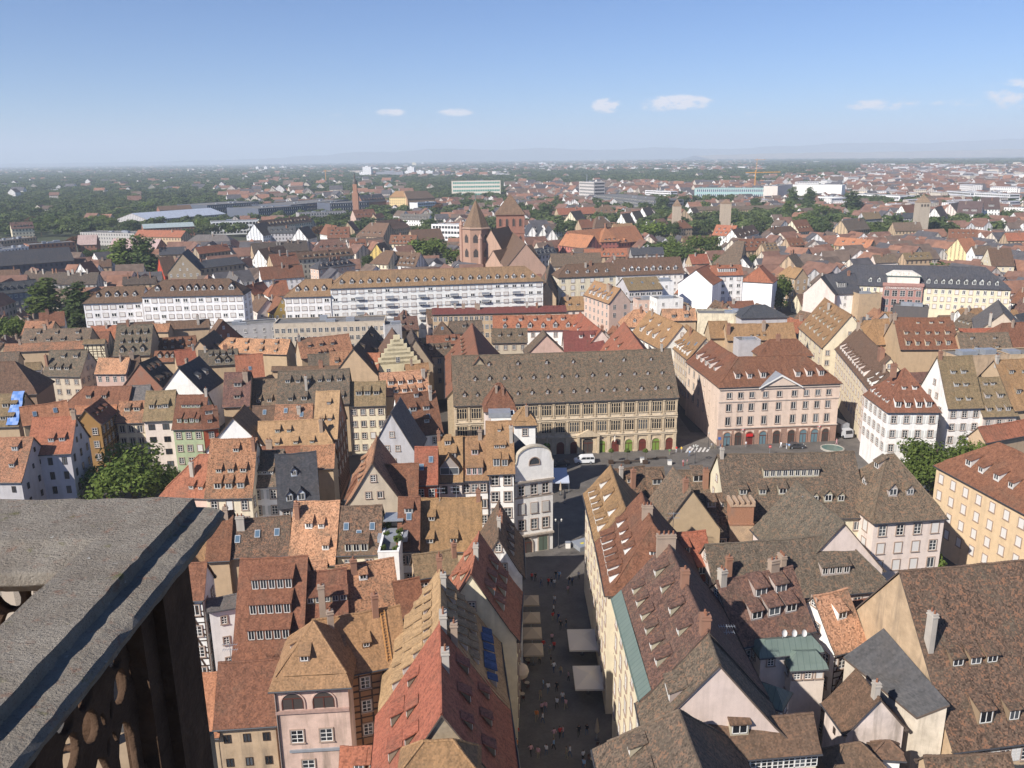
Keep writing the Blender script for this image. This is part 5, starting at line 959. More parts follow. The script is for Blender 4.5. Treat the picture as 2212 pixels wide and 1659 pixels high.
FH('a2', (2000, 1062), (2230, 1050), (2120, 955), 12, 'redbrown', 'tan', 'red-brown roof with two rows of square dormers', dor=[('f', .3, 5, 's', 1.3, 1.), ('f', .6, 4, 's', 1.3, 1.)])
FH('a2', (345, 1195), (775, 1185), (600, 1082), 13, 'moss', 'tan', 'mossy roof above the cream corner apartment house', wmat='plaster')
FH('a2', (630, 1115), (998, 1108), (800, 1042), 13, 'redo', 'tan', 'red roof with triangular dormers above the cream corner apartment house', dor=[('f', .15, 8, 'g', 1.2, 1.)])
FH('a2', (1035, 1095), (1312, 1088), (1170, 1032), 12, 'slate', 'grey', 'dark slate roof by the tree clump', mat='slate')
FH('a2', (1555, 1175), (1705, 1168), (1630, 1090), 12, 'red', 'tan', 'small bright red roof by the tree clump', wmat='plaster')
HR('a2', (300, 1330), (330, 1165), 21, 4., 14, 'moss', 'tan', 'narrow crooked mossy roof between the white block and the cream corner house', win=0)
H('a2', (255, 1420), (360, 1410), (310, 1330), 15, 'mossr', 'tan', 'ruddy crooked roof below the narrow mossy one', win=0, pitch=55)
# ---- far right quarter
FR('a3', (205, 800), (330, 790), 18, 8, 9, 'redbrown', 'cream', 'cream gable with dormered red-brown roof before the poplars', dor=[('b', .3, 4, 's', 1.3, 1.)])
FH('a3', (20, 915), (250, 895), (140, 850), 10, 'brown', 'tan', 'low brown hipped roof below the cream gable', hip=(1, 1))
FH('a3', (570, 1012), (872, 1038), (720, 952), 11, 'orange', 'tan', 'vivid orange roof with three dormers', dor=[('f', .4, 3, 's', 1.5, 1.)])
FR('a3', (1640, 958), (1760, 950), 20, 8, 11, 'orange', (.74, .60, .34), 'tall cream-yellow gable with orange roof')
FR('a3', (1575, 655), (1650, 640), 20, 9, 9, 'dark', 'pinkw', 'pinkish-white gable house in the far old town')
FR('a3', (1440, 690), (1500, 670), 20, 7, 10, 'dark', 'white', 'white house with dark striped roof beside the stone tower')
FH('a3', (1630, 740), (1840, 745), (1740, 632), 12, (.09, .062, .058, .1), 'white', 'dark brown modern housing block with white window grids', win=0, pitch=55, dor=[('f', .2, 2, 'w', 5., 2.)])
FH('a3', (1850, 700), (2005, 700), (1930, 600), 16, (.09, .062, .058, .1), 'white', 'taller dark brown modern housing block', win=0, pitch=55, dor=[('f', .2, 1, 'w', 5., 2.)])
FH('a3', (2040, 690), (2330, 700), (2150, 670), 14, 'grey', 'white', 'white modern office with ribbon windows at the right edge', flat=True, depth=14)
FH('a3', (690, 890), (880, 870), (790, 785), 11, 'mossg', 'tan', 'mossy grey roof beside a round tree')
FH('a3', (1100, 890), (1335, 885), (1220, 815), 11, 'moss', 'tan', 'wide mossy roof with long vent')
FR('a3', (1155, 668), (1260, 660), 19, 7, 9, 'redbrown', 'white', 'white gable left of the stone tower')
FH('a3', (1130, 780), (1285, 775), (1200, 735), 11, 'slate', 'greyw', 'grey-blue mansard below the stone tower', mat='slate')
FH('a3', (840, 790), (985, 780), (920, 725), 11, 'olive', 'greyw', 'greenish half-hipped house by the poplar group')
FH('a3', (190, 1020), (320, 1010), (250, 945), 11, 'redbrown', 'tan', 'red-brown roof with blue-white dormers', dor=[('f', .1, 3, 's', 1.3, 1.)])
FH('a3', (-20, 1070), (100, 1060), (40, 990), 12, 'olive', 'tan', 'olive roof with two rows of dormers', dor=[('f', .25, 3, 's', 1.2, .9), ('f', .6, 3, 's', 1.2, .9)])
FH('a3', (1560, 950), (1810, 955), (1690, 875), 12, 'redbrown', 'tan', 'broad wine-brown roof beyond the cream-yellow gable', dor=[('f', .5, 5, 's', 1.2, .9)])
FH('a3', (2070, 975), (2330, 970), (2180, 905), 12, 'redo', 'tan', 'orange-red roof at the far right edge')
FH('a3', (1935, 1190), (2130, 1190), (2030, 1040), 14, 'brown', 'cream', 'steep brown roof over a cream house behind the hotel', wmat='plaster', win={'f': (2, 3)}, style='far')
FH('a3', (1790, 1095), (1950, 1090), (1870, 1020), 14, 'moss', 'white', 'white house with greenish attic behind the hotel', wmat='plaster', win={'f': (2, 3)}, style='far')
FR('a3', (175, 1105), (240, 1085), 19, 5, 13, 'moss', 'tan', 'dark mossy roof with tall stacks left of the hotel', chim=4, chh=2.5)
FH('a3', (85, 1270), (235, 1300), (150, 1190), 14, 'ochre', 'tan', 'orange-ochre roof above the courtyard tree', hip=(1, 0), wmat='plaster')
FH('a3', (1190, 1140), (1420, 1130), (1300, 1075), 14, 'olive', 'tan', 'olive-tan roof with dormers behind the hotel ridge', dor=[('f', .3, 4, 's', 1.2, .9)])
FH('a3', (930, 1165), (1110, 1160), (1020, 1095), 13, 'moss', 'pinkw', 'pale-fronted house behind the hotel ridge', wmat='plaster')
# ================================================================== ground, square, streets
def sheet(name, pts, mat, z, kind='structure'):
    m_ = MB(); m_.face([(x, y, z) for x, y in pts], mat); return tag(link(name, m_.mesh(name)), kind=kind)
S = 26000
HAZE_D = 1.15e-4
sheet('ground', [(-S, -600), (S, -600), (S, S), (-S, S)], 'ground', 0)
sheet('pavement', [(-3, 40), (13, 40), (13, 140), (60, 160), (110, 165), (112, 210), (48, 212), (47, 260), (37, 260), (37, 200), (-30, 196), (-30, 140), (-3, 140)], 'paving', .004)
# ================================================================== trees
def crown_mesh(name, n, size, lobes, mat, seed):
    r = random.Random(seed); m_ = MB()
    for i in range(n):
        (lx, ly, lz, lr, lh) = r.choices(lobes, [l[3] ** 2 for l in lobes])[0]
        v = Vector((r.gauss(0, 1), r.gauss(0, 1), r.gauss(0, 1))).normalized() * (r.random() ** .3) * (.82 + .3 * r.random())
        c = Vector((lx + v.x * lr, ly + v.y * lr, lz + v.z * lh))
        nrm = (v + Vector((r.uniform(-.8, .8), r.uniform(-.8, .8), r.uniform(-.3, 1.)))).normalized()
        e = nrm.orthogonal().normalized(); f = nrm.cross(e); a = r.random() * 6.28; s = size * (.6 + .8 * r.random())
        e, f = e * math.cos(a) + f * math.sin(a), f * math.cos(a) - e * math.sin(a)
        m_.face([c - e * s, c - f * s * .55 + nrm * s * .12, c + e * s, c + f * s * .6], mat)
    me = m_.mesh(name); return me
def trunk_mesh(h, r, seed, spread=1.):
    q = random.Random(seed); m_ = MB(); m_.tube((0, 0, -.3), (0, 0, h * .45), r, r * .7, 'bark', 7, False)
    for i in range(6):
        a = i * 1.05 + q.random() * .5; z0 = h * (.28 + .05 * i)
        m_.tube((0, 0, z0), (math.cos(a) * h * .28 * spread, math.sin(a) * h * .28 * spread, z0 + h * .28), r * .45, r * .12, 'bark', 5, False)
    m_.tube((0, 0, h * .45), (q.uniform(-.3, .3), q.uniform(-.3, .3), h * .85), r * .7, r * .15, 'bark', 6, False)
    return m_.mesh('trunk')
def round_lobes(seed, n=9, flat=1.):
    q = random.Random(seed); L = [(0, 0, .62, .30, .27)]
    for i in range(n):
        a = i * 2.4; rr = .2 + .12 * q.random(); L.append((math.cos(a) * rr, math.sin(a) * rr, .42 + .38 * q.random(), .15 + .09 * q.random(), (.13 + .07 * q.random()) * flat))
    return L
def pop_lobes(seed):
    q = random.Random(seed); L = []
    for i in range(11):
        t = i / 10; w = .16 * (1 - abs(t - .35) * .9) + .03; L.append((q.uniform(-.06, .06), q.uniform(-.06, .06), .16 + .8 * t, w, .11))
    return L
def sc_l(L, k): return [tuple(v * k for v in l) for l in L]
PROTO = {}                                  # meshes of unit height 10 m
for i in range(3):
    PROTO['near%d' % i] = (crown_mesh('crown', 5200, .24, sc_l(round_lobes(i + 3, 12), 10), 'leaf', i), trunk_mesh(10, .28, i))
for i in range(4):
    mt = ('leaf', 'leaf_dark', 'leaf', 'leaf_autumn')[i]
    PROTO['mid%d' % i] = (crown_mesh('crown', 1500, .42, sc_l(round_lobes(i + 20, 9), 10), mt, i + 9), trunk_mesh(10, .25, i))
for i in range(2):
    PROTO['pop%d' % i] = (crown_mesh('crown', 2200, .30, sc_l(pop_lobes(i + 5), 10), 'leaf' if i else 'leaf_dark', i + 40), trunk_mesh(10, .22, i, .25))
for i in range(3):
    PROTO['far%d' % i] = (crown_mesh('far_crown', 420, .85, sc_l(round_lobes(i + 60, 7), 10), ('leaf_far', 'leaf_far', 'leaf_dark')[i], i + 70), None)
def tree(k, x, y, h, w, kind, label, group=None, Y=None):
    px, py = Q(k, (x, y)); p = P(px, py, h * .97)
    if Y: r = pray(px, py); p = EYE + r * (Y / r.y); h = max(5, p.z + .3)
    cr, tk = PROTO[kind]
    t = thing('poplar_tree' if kind.startswith('pop') else 'tree', label, 'tree', (p.x, p.y, 0), rnd() * 6.28, group)
    base_w = 3.4 if kind.startswith('pop') else 8.6
    t.scale = (w / base_w, w / base_w, h / 10)
    link('trunk', tk, t); link('crown', cr, t)
    TREES.append((p.x, p.y, w / 2)); return t
TREES = []
tree('c0', 1100, 185, 15, 18, 'near0', 'big dark green broadleaf tree below the cream and green row')
tree('c0', 430, 415, 10, 9, 'near1', 'smaller green tree beside the shaded half-timbered gable')
tree('c0', 1500, 350, 9, 5.5, 'near2', 'small bright green tree against the orange-red hipped roof')
tree('c3', 1470, 85, 15, 13, 'near1', 'spreading light green tree beside the yellow-ochre building on the square')
tree('c3', 1740, 75, 15, 9, 'near2', 'second green tree between the white corner house and the yellow-ochre building')
tree('c3', 1330, 190, 12, 9, 'near0', 'lower green tree shading parked motorcycles on the square')
tree('c3', 1480, 1110, 8, 2.6, 'pop1', 'slim cypress-like shrub in the court of the pale pink corner')
tree('b0', 90, 170, 15, 11, 'mid0', 'rounded green tree left of the poplars by the mossy roof')
tree('b0', -30, 180, 14, 11, 'mid1', 'dark green tree at the left edge beside the mossy roof')
tree('a0', 360, 1330, 20, 15, 'pop1', 'green poplar left of the white apartment wing')
tree('a0', 640, 1365, 22, 13, 'pop0', 'darker poplar touching the white apartment wing')
tree('a0', 790, 1385, 17, 8, 'mid3', 'rusty autumn tree beside the white apartment wing')
tree('a0', 1020, 980, 24, 15, 'pop1', 'tall poplar of a pair before the ornate stone gable')
tree('a0', 1215, 945, 26, 18, 'pop0', 'broader poplar of a pair before the ornate stone gable')
tree('a0', 760, 1040, 13, 13, 'mid1', 'dark round tree left of the poplar pair')
tree('a0', 880, 1030, 13, 13, 'mid0', 'light round tree left of the poplar pair')
tree('a0', 1355, 1210, 12, 7, 'mid0', 'bright tree beside the bright red gabled house')
GT = 'trees round the far halls'
for (x, y, h, w, kd) in ((340, 800, 16, 16, 0), (440, 752, 18, 20, 0), (560, 770, 17, 18, 0), (720, 760, 18, 18, 1), (860, 735, 19, 22, 0), (960, 760, 17, 16, 0), (1130, 785, 17, 20, 1), (1405, 705, 17, 14, 0), (1530, 775, 11, 15, 1), (1745, 765, 19, 14, 0), (1290, 620, 20, 22, 0), (650, 920, 12, 14, 3), (260, 760, 14, 14, 3), (600, 765, 14, 10, 3), (2040, 705, 12, 12, 1), (2170, 690, 14, 12, 1)):
    tree('a0', x, y, h, w, 'mid%d' % kd, ('light green broadleaf tree among the far halls', 'dark green broadleaf tree among the far halls', '', 'rusty autumn tree among the far halls')[kd], GT)
tree('a1', 1500, 925, 22, 26, 'mid0', 'big round light green tree before the church')
tree('a1', 1750, 1030, 17, 20, 'mid2', 'round green tree at the foot of the octagonal church tower')
tree('a1', 1710, 925, 14, 10, 'mid1', 'dark tree left of the octagonal church tower')
tree('a1', 1400, 965, 14, 8, 'mid3', 'rusty tree left of the big round light green tree')
GT = 'trees in far courtyards'
for (k, x, y, h, w, kd) in (('a1', 855, 905, 10, 12, 1), ('a1', 580, 765, 14, 10, 1), ('a1', 680, 755, 14, 12, 1), ('a1', 770, 770, 14, 10, 0), ('a1', 530, 830, 16, 11, 3), ('a1', 1140, 725, 14, 10, 1), ('a1', 1520, 740, 12, 9, 1), ('a1', 1570, 645, 16, 14, 3), ('a1', 1660, 655, 14, 12, 3), ('a1', 1800, 605, 16, 22, 1), ('a1', 1930, 600, 16, 20, 0), ('a1', 960, 1080, 14, 8, 1), ('a1', 2040, 755, 14, 9, 1), ('a2', 190, 690, 18, 14, 1), ('a2', 290, 625, 26, 20, 1), ('a2', 80, 630, 16, 12, 1), ('a2', 740, 470, 24, 16, 1), ('a2', 1060, 500, 20, 12, 1), ('a2', 1300, 570, 26, 20, 1), ('a2', 1480, 570, 24, 22, 1), ('a2', 1660, 620, 18, 20, 0), ('a2', 1700, 770, 16, 16, 1), ('a2', 1830, 690, 18, 14, 1), ('a2', 2010, 735, 16, 16, 0), ('a2', 2110, 585, 22, 16, 1), ('a2', 2180, 750, 16, 14, 0), ('a2', 1400, 690, 13, 14, 0), ('a2', 1460, 700, 12, 13, 1), ('a2', 1830, 670, 13, 14, 1), ('a2', 1890, 690, 12, 13, 0), ('a3', 1300, 700, 12, 12, 1), ('a2', 1280, 690, 16, 12, 0), ('a2', 1400, 795, 18, 12, 1), ('a2', 420, 600, 16, 14, 3), ('a2', 2100, 1080, 12, 9, 1), ('a3', 930, 590, 12, 16, 0), ('a3', 500, 790, 16, 16, 1), ('a3', 860, 825, 14, 16, 0), ('a3', 1000, 840, 14, 15, 1), ('a3', 940, 870, 12, 12, 0), ('a3', 1330, 1115, 13, 14, 1), ('a3', 580, 990, 12, 12, 0), ('a3', 10, 770, 14, 12, 1), ('a3', 330, 720, 18, 20, 0), ('a3', 580, 680, 18, 16, 1)):
    tree(k, x, y, h, w, 'mid%d' % kd, ('light green tree in a far courtyard', 'dark green tree in a far courtyard', '', 'rusty autumn tree in a far courtyard')[kd], GT)
for (k, x, y, h, w, i, lab) in (('a2', 1240, 775, 24, 25, 'mid0', 'large pale plane tree beside the orange school'), ('a2', 1410, 975, 18, 22, 'mid2', 'green tree in the clump below the plane tree'), ('a2', 1640, 900, 20, 24, 'mid0', 'yellowish tree topping the clump below the plane tree'), ('a2', 1500, 1000, 18, 22, 'mid1', 'dark tree in the clump below the plane tree'), ('a2', 1360, 945, 15, 11, 'mid2', 'bright small tree at the edge of the clump'), ('a2', 1730, 985, 15, 14, 'mid1', 'dark tree at the right of the clump'), ('a2', 1170, 1075, 11, 12, 'mid0', 'low tree before the dark slate roof'), ('a2', 1795, 1075, 15, 10, 'mid1', 'bushy tree before the mossy church-like roof'), ('a3', 215, 520, 30, 15, 'pop0', 'tallest poplar of the far right group'), ('a3', 365, 525, 30, 16, 'pop0', 'second poplar of the far right group'), ('a3', 730, 560, 30, 22, 'pop0', 'broad poplar at the right of the far group'), ('a3', 450, 645, 20, 22, 'mid0', 'round tree between the far poplars'), ('a3', 170, 640, 22, 12, 'pop1', 'lighter poplar at the left of the far group'), ('a3', 130, 1240, 19, 10, 'mid0', 'green tree in the deep court beside the white gable'), ('a3', 90, 1370, 14, 9, 'mid1', 'shaded tree in the deep court beside the white gable')):
    tree(k, x, y, h, w, i, lab)
# ================================================================== church
def at(k, p, Y):
    r = pray(*Q(k, p)); return EYE + r * (Y / r.y)
CH = thing('church', 'red sandstone church with octagonal spired tower, square pyramid tower and steep brown nave', 'church', (0, 500, 0))
def chpart(name, m_, mat_col=None): o = link(name, m_.mesh(name), CH, loc=(0, -500, 0)); o.color = mat_col or (.34, .20, .15, .3); occ(m_, Matrix.Identity(4)); return o
Yo = 505; c = at('a1', (1903, 900), Yo); top = at('a1', (1900, 618), Yo).z; zb = at('a1', (1900, 862), Yo).z; ro = 118 / 4 / F * Yo * 1.05
def ngon(m_, cx, cy, r0, z0, r1, z1, n, mat, rot=0., uvm=False):
    for i in range(n):
        a, b2 = rot + 6.28318 * i / n, rot + 6.28318 * (i + 1) / n
        q = [(cx + r0 * math.cos(a), cy + r0 * math.sin(a), z0), (cx + r0 * math.cos(b2), cy + r0 * math.sin(b2), z0), (cx + r1 * math.cos(b2), cy + r1 * math.sin(b2), z1), (cx + r1 * math.cos(a), cy + r1 * math.sin(a), z1)]
        l = math.hypot(r0 - r1, z1 - z0); uv = [(0, 0), (2 * r0 * .4, 0), (r0 * .4 + r1 * .4, l), (r0 * .4 - r1 * .4, l)]
        if r1 < .05: q, uv = q[:3], uv[:3]
        m_.face(q, mat, uv)
m_ = MB(); ngon(m_, c.x, Yo, ro, 0, ro, zb, 8, 'stone', .39); chpart('octagon_tower', m_, (.36, .225, .165, .3))
m_ = MB(); ngon(m_, c.x, Yo, ro * 1.08, zb - .2, ro * .95, zb + .8, 8, 'stone', .39); chpart('cornice', m_, (.30, .2, .15, .3))
m_ = MB(); ngon(m_, c.x, Yo, ro * .98, zb + .4, 0.02, top, 8, 'tile', .39); chpart('spire', m_, (.17, .115, .075, .5))
m_ = MB(); m_.lathe([(.3, top - 1), (.28, top + 2), (.5, top + 2.3), (.0, top + 4)], 'copper', 6, (c.x, Yo)); chpart('finial', m_)
for i in range(8):
    a = .39 + 6.28318 * (i + .5) / 8
    if math.sin(a) > .3: continue
    for z, hh in ((zb - 6, 4.6), (zb - 14.5, 4.6)):
        m_ = MB(); w_ = 1.5; pts = [(-w_, -hh / 2), (w_, -hh / 2), (w_, hh * .2), (0, hh * .62), (-w_, hh * .2)]
        m_.face([(x, -.06, zz) for x, zz in pts], 'shop'); 
        for j in range(5):
            (xa, za), (xb, zc) = pts[j], pts[(j + 1) % 5]; m_.face([(xa, 0, za), (xb, 0, zc), (xb * 1.16, -.14, zc * 1.1), (xa * 1.16, -.14, za * 1.1)], 'stone'); m_.face([(xa * 1.16, -.14, za * 1.1), (xb * 1.16, -.14, zc * 1.1), (xb * 1.16, .05, zc * 1.1), (xa * 1.16, .05, za * 1.1)], 'stone')
        r_ = ro * math.cos(math.pi / 8)
        o = link('lancet_window', m_.mesh('lancet_window'), CH, M4=Matrix.Translation((c.x + math.cos(a) * r_, Yo - 500 + math.sin(a) * r_, z)) @ Matrix.Rotation(a + math.pi / 2, 4, 'Z'), col=(.42, .28, .21, .3))
for sx in (-1, 1):                           # stair turrets
    m_ = MB(); tx = c.x + sx * ro * 1.02 if sx < 0 else c.x + ro * .3; ty = Yo - (1 if sx < 0 else ro * .98); zt = zb + 1.5 if sx < 0 else zb - 6
    m_.lathe([(1.3, 0), (1.3, zt), (1.5, zt + .2), (1.4, zt + .5), (.0, zt + 3.6)], 'stone', 8, (tx, ty)); chpart('stair_turret', m_, (.40, .25, .19, .3))
Ys = 545; c2 = at('a1', (2197, 800), Ys); top2 = at('a1', (2197, 566), Ys).z; zb2 = at('a1', (2197, 738), Ys).z; rs = 121 / 4 / F * Ys
m_ = MB(); m_.box(c2.x - rs * .97, c2.x + rs * .97, Ys - rs * .97, Ys + rs * .97, 0, zb2, 'stone'); m_.box(c2.x - rs, c2.x + rs, Ys - rs, Ys + rs, zb2 - 12, zb2 - 11.3, 'stone'); m_.box(c2.x - rs * 1.03, c2.x + rs * 1.03, Ys - rs * 1.03, Ys + rs * 1.03, zb2 - .7, zb2, 'stone'); chpart('square_tower', m_, (.30, .145, .105, .3))
m_ = MB(); ngon(m_, c2.x, Ys, rs * 1.5, zb2 - .3, .03, top2, 4, 'tile', .7854); chpart('pyramid_roof', m_, (.16, .105, .07, .5))
for i in range(4):
    for z in (zb2 - 5, zb2 - 16):
        m_ = MB(); m_.face([(-.75, -.05, -2.4), (.75, -.05, -2.4), (.75, -.05, 1.6), (0, -.05, 2.5), (-.75, -.05, 1.6)], 'shop'); m_.box(-1., -.76, -.2, 0, -2.6, 1.8, 'stone'); m_.box(.76, 1., -.2, 0, -2.6, 1.8, 'stone')
        link('louvre_window', m_.mesh('louvre_window'), CH, M4=Matrix.Translation((c2.x + (i - 1.5) * rs * .46, Ys - 500 - rs * .975, z)), col=(.3, .16, .12, .3))
CHF = thing  # nave and choir roofs belong to the church
def chroof(a, b, zR, half, zE, rc='brown'):
    return HR('a1', a, b, zR, half, zE, RC[rc], (.42, .28, .21), None, parent=CH, wmat='stone', win=0, chim=0, gwin=False, gut=False)
chroof((2330, 1000), (2165, 855), 27, 11, 14, 'brown'); chroof((2030, 880), (2180, 850), 31, 8, 18, 'brown'); chroof((2050, 1060), (2380, 1010), 20, 6, 12, 'brown')
chroof((2010, 1030), (1990, 1010), 18, 5, 11, 'moss'); chroof((1830, 1060), (1810, 1030), 17, 6, 11, 'brown')
# ================================================================== far landmarks
def slab(k, A, B, zE, depth, label, col, name='building', bands=None, bmat='glass', nb=5, roofbox=True, group=None):
    f = H(k, A, B, ((A[0] + B[0]) / 2, min(A[1], B[1]) - 20), zE, 'grey', col, label, flat=True, depth=depth, win=0, wmat='plaster', name=name, cat='building', group=group)
    if bands:
        for i in range(nb):
            z = zE * (i + .55) / nb
            for sd in (0, 1):
                m_ = MB(); hh = zE / nb * .24
                if sd == 0: m_.box(f.L * .02, f.L * .98, -.1, 0, z - hh, z + hh, bmat)
                else: m_.box(f.L, f.L + .1, f.W * .05, f.W * .95, z - hh, z + hh, bmat)
                link('window_band', m_.mesh('window_band'), f.root)
                if sd == 0:
                    m_ = MB(); n = int(f.L / 3.2)
                    for j in range(n): m_.box(f.L * (.02 + .96 * j / n), f.L * (.02 + .96 * j / n) + .7, -.16, 0, z - hh, z + hh, 'frame_white')
                    link('mullions', m_.mesh('mullions'), f.root)
    return f
simple('teal', (.03, .22, .16), .4, .5)
slab('a1', (1690, 462), (2112, 456), 33, 26, 'white office block with teal window bands rising above the far roofs', (.66, .60, .52), 'office_block', True, 'teal', 5)
DG = (.10, .115, .15)
slab('a1', (20, 700), (430, 672), 17, 60, 'long dark glass hospital block on the left', DG, 'hospital_block', True, 'glass', 4)
slab('a1', (300, 668), (800, 622), 18, 60, 'middle dark glass hospital block', DG, 'hospital_block', True, 'glass', 4)
slab('a1', (640, 655), (975, 640), 19, 40, 'right dark glass hospital block beside the pale bunker', DG, 'hospital_block', True, 'glass', 4)
slab('a0', (1790, 670), (2240, 640), 16, 60, 'dark glass hospital block behind the sports hall', DG, 'hospital_block', True, 'glass', 3)
slab('a1', (370, 738), (778, 722), 14, 16, 'pale long flat-roofed clinic before the dark glass hospital', (.36, .34, .34), 'clinic', True, 'glass', 4)
slab('a0', (1820, 815), (2240, 800), 13, 16, 'curved-looking white modern block with square windows', (.76, .76, .77), 'office_block', True, 'glass', 3)
YB = H('a1', (1152, 598), (1308, 598), (1235, 545), 22, 'ochre', (.72, .55, .28), 'yellow scaffolded building with mansard roof', wmat='far_wall', hip=(1, 1), name='building', cat='building', depth=60, chim=0, pitch=50)
H('a1', (1308, 612), (1545, 602), (1420, 545), 20, 'moss', (.46, .30, .17), None, parent=YB.root, wmat='far_wall', depth=18, chim=0, hip=(0, 1), gut=False)  # shade on the building's side put into the browner wing wall
slab('a1', (1395, 650), (1555, 640), 15, 16, 'white office with ribbon windows beside the yellow building', (.7, .71, .74), 'office_block', True, 'glass', 4)
slab('a1', (1515, 835), (1845, 842), 14, 12, 'white mansarded school front near the octagonal tower', (.74, .73, .72), 'school', True, 'glass', 3)
slab('a2', (715, 575), (1245, 625), 17, 40, 'black steel and glass office bar', (.12, .125, .14), 'office_block', True, 'glass', 4)
slab('a2', (580, 465), (708, 470), 34, 20, 'grey-white office tower with rooftop aerial', (.52, .48, .45), 'office_tower', True, 'metal_dark', 7)
m_ = MB(); p = at('a2', (648, 400), 1350); m_.tube((p.x, p.y, 30), (p.x, p.y, p.z), .8, .4, 'metal_grey', 6); tag(link('aerial_mast', m_.mesh('aerial_mast')), 'thin aerial mast on the grey-white office tower', 'mast')
slab('a2', (1150, 540), (1370, 550), 17, 14, 'white apartment slab among the far trees', (.72, .71, .72), 'apartment_block', True, 'glass', 5)
MUS = slab('a2', (1578, 522), (2360, 522), 22, 30, 'long glass-fronted museum beyond the covered weir', (.32, .47, .46), 'museum', True, 'glass_blue', 3)
slab('a2', (1578, 600), (1900, 605), 7, 10, 'pink stone terrace of the museum', (.45, .32, .28), 'terrace')
VAU = FH('a2', (1570, 715), (2420, 700), (2000, 672), 11, 'moss', 'tan', 'long covered stone weir with grass-topped roof', pitch=20, chim=0, name='covered_weir', cat='building')
for (x, y0, yb, w, lab) in ((1425, 612, 672, 66, 'square medieval bridge tower near the big tan gable'), (1848, 612, 650, 78, 'second square medieval bridge tower before the covered weir')):
    pt_ = at('a2', (x, yb), 780); h = at('a2', (x, y0), 780).z; r_ = w / 8 / F * 780
    t = thing('bridge_tower', lab, 'tower', (pt_.x, 780, 0)); m_ = MB(); m_.box(-r_, r_, -r_, r_, 0, pt_.z, 'stone'); link('wall', m_.mesh('wall'), t, col=(.42, .34, .26, .3))
    m_ = MB(); ngon(m_, 0, 0, r_ * 1.5, pt_.z - .2, .02, h, 4, 'tile', .7854); link('roof', m_.mesh('roof'), t, col=(.22, .15, .10, .6))
pt_ = at('a3', (1338, 640), 720); h = at('a3', (1338, 572), 720).z; r_ = 46 / 4 / F * 720
t = thing('bridge_tower', 'tall medieval stone tower with pyramid cap in the far old town', 'tower', (pt_.x, 720, 0)); m_ = MB(); m_.box(-r_, r_, -r_, r_, 0, pt_.z, 'stone'); link('wall', m_.mesh('wall'), t, col=(.40, .34, .27, .3))
for i in range(3):
    m_ = MB(); m_.box(-.7, .7, -.06, 0, -1, 1, 'shop'); link('opening', m_.mesh('opening'), t, loc=((i - 1) * r_ * .55, -r_, pt_.z - 2.6))
m_ = MB(); ngon(m_, 0, 0, r_ * 1.48, pt_.z - .2, .02, h, 4, 'tile', .7854); link('roof', m_.mesh('roof'), t, col=(.25, .18, .12, .6))
pt_ = at('a1', (858, 560), 1000); r_ = 3.4; t = thing('church_tower', 'slim brick church tower with small cupola beyond the hospital', 'tower', (pt_.x, 1000, 0)); m_ = MB()
zt_ = at('a1', (858, 530), 1000).z; m_.box(-r_, r_, -r_, r_, 0, zt_ - 4, 'stone'); m_.box(-r_ * .7, r_ * .7, -r_ * .7, r_ * .7, zt_ - 4, zt_ + 6, 'stone'); link('shaft', m_.mesh('shaft'), t, col=(.34, .18, .12, .3))
m_ = MB(); m_.lathe([(r_ * .7, zt_ + 6), (r_ * .75, zt_ + 9), (r_ * .3, zt_ + 12), (r_ * .3, zt_ + 15), (0, zt_ + 19)], 'slate', 8); link('cupola', m_.mesh('cupola'), t, col=(.12, .11, .1, .1))
FH('a1', (925, 645), (1125, 632), (1020, 573), 16, 'slate', 'brick', 'long slate-roofed brick convent beyond the hospital', mat='slate', dor=[('f', .3, 8, 's', 2., 1.6)])
WB = slab('a3', (215, 492), (640, 495), 26, 24, 'large white flat-topped block behind the poplar group', (.78, .77, .74), 'apartment_block', True, 'frame_white', 5)
slab('a3', (85, 505), (215, 485), 28, 20, 'pale windowless end block behind the poplar group', (.60, .52, .47), 'apartment_block')
slab('a3', (430, 595), (660, 600), 13, 24, 'low white annex behind the poplar group', (.76, .76, .76), 'office_block', True, 'glass', 2)
slab('a3', (670, 570), (1140, 590), 13, 30, 'long low white-roofed hall right of the poplar group', (.74, .74, .74), 'hall', True, 'glass', 2)
slab('a3', (1780, 560), (2090, 575), 18, 16, 'white modern block with dark roof edge far right', (.70, .69, .70), 'apartment_block', True, 'glass', 5)
slab('a3', (1545, 545), (1750, 560), 17, 16, 'pale grey modern block right of the stone tower', (.62, .62, .64), 'apartment_block', True, 'glass', 4)
for (a_, b_, lb_) in (((-40, 515), (330, 508), 'long pale warehouse among the woods at the left edge'), ((60, 545), (300, 540), 'low white warehouse before the long pale one'), ((360, 535), (720, 528), 'wide pale grey warehouse roof among the woods'), ((775, 545), (930, 540), 'short white warehouse at the end of the row among the woods')):
    slab('a0', a_, b_, 9, 60, lb_, (.60, .60, .62), 'warehouse', True, 'glass', 1)
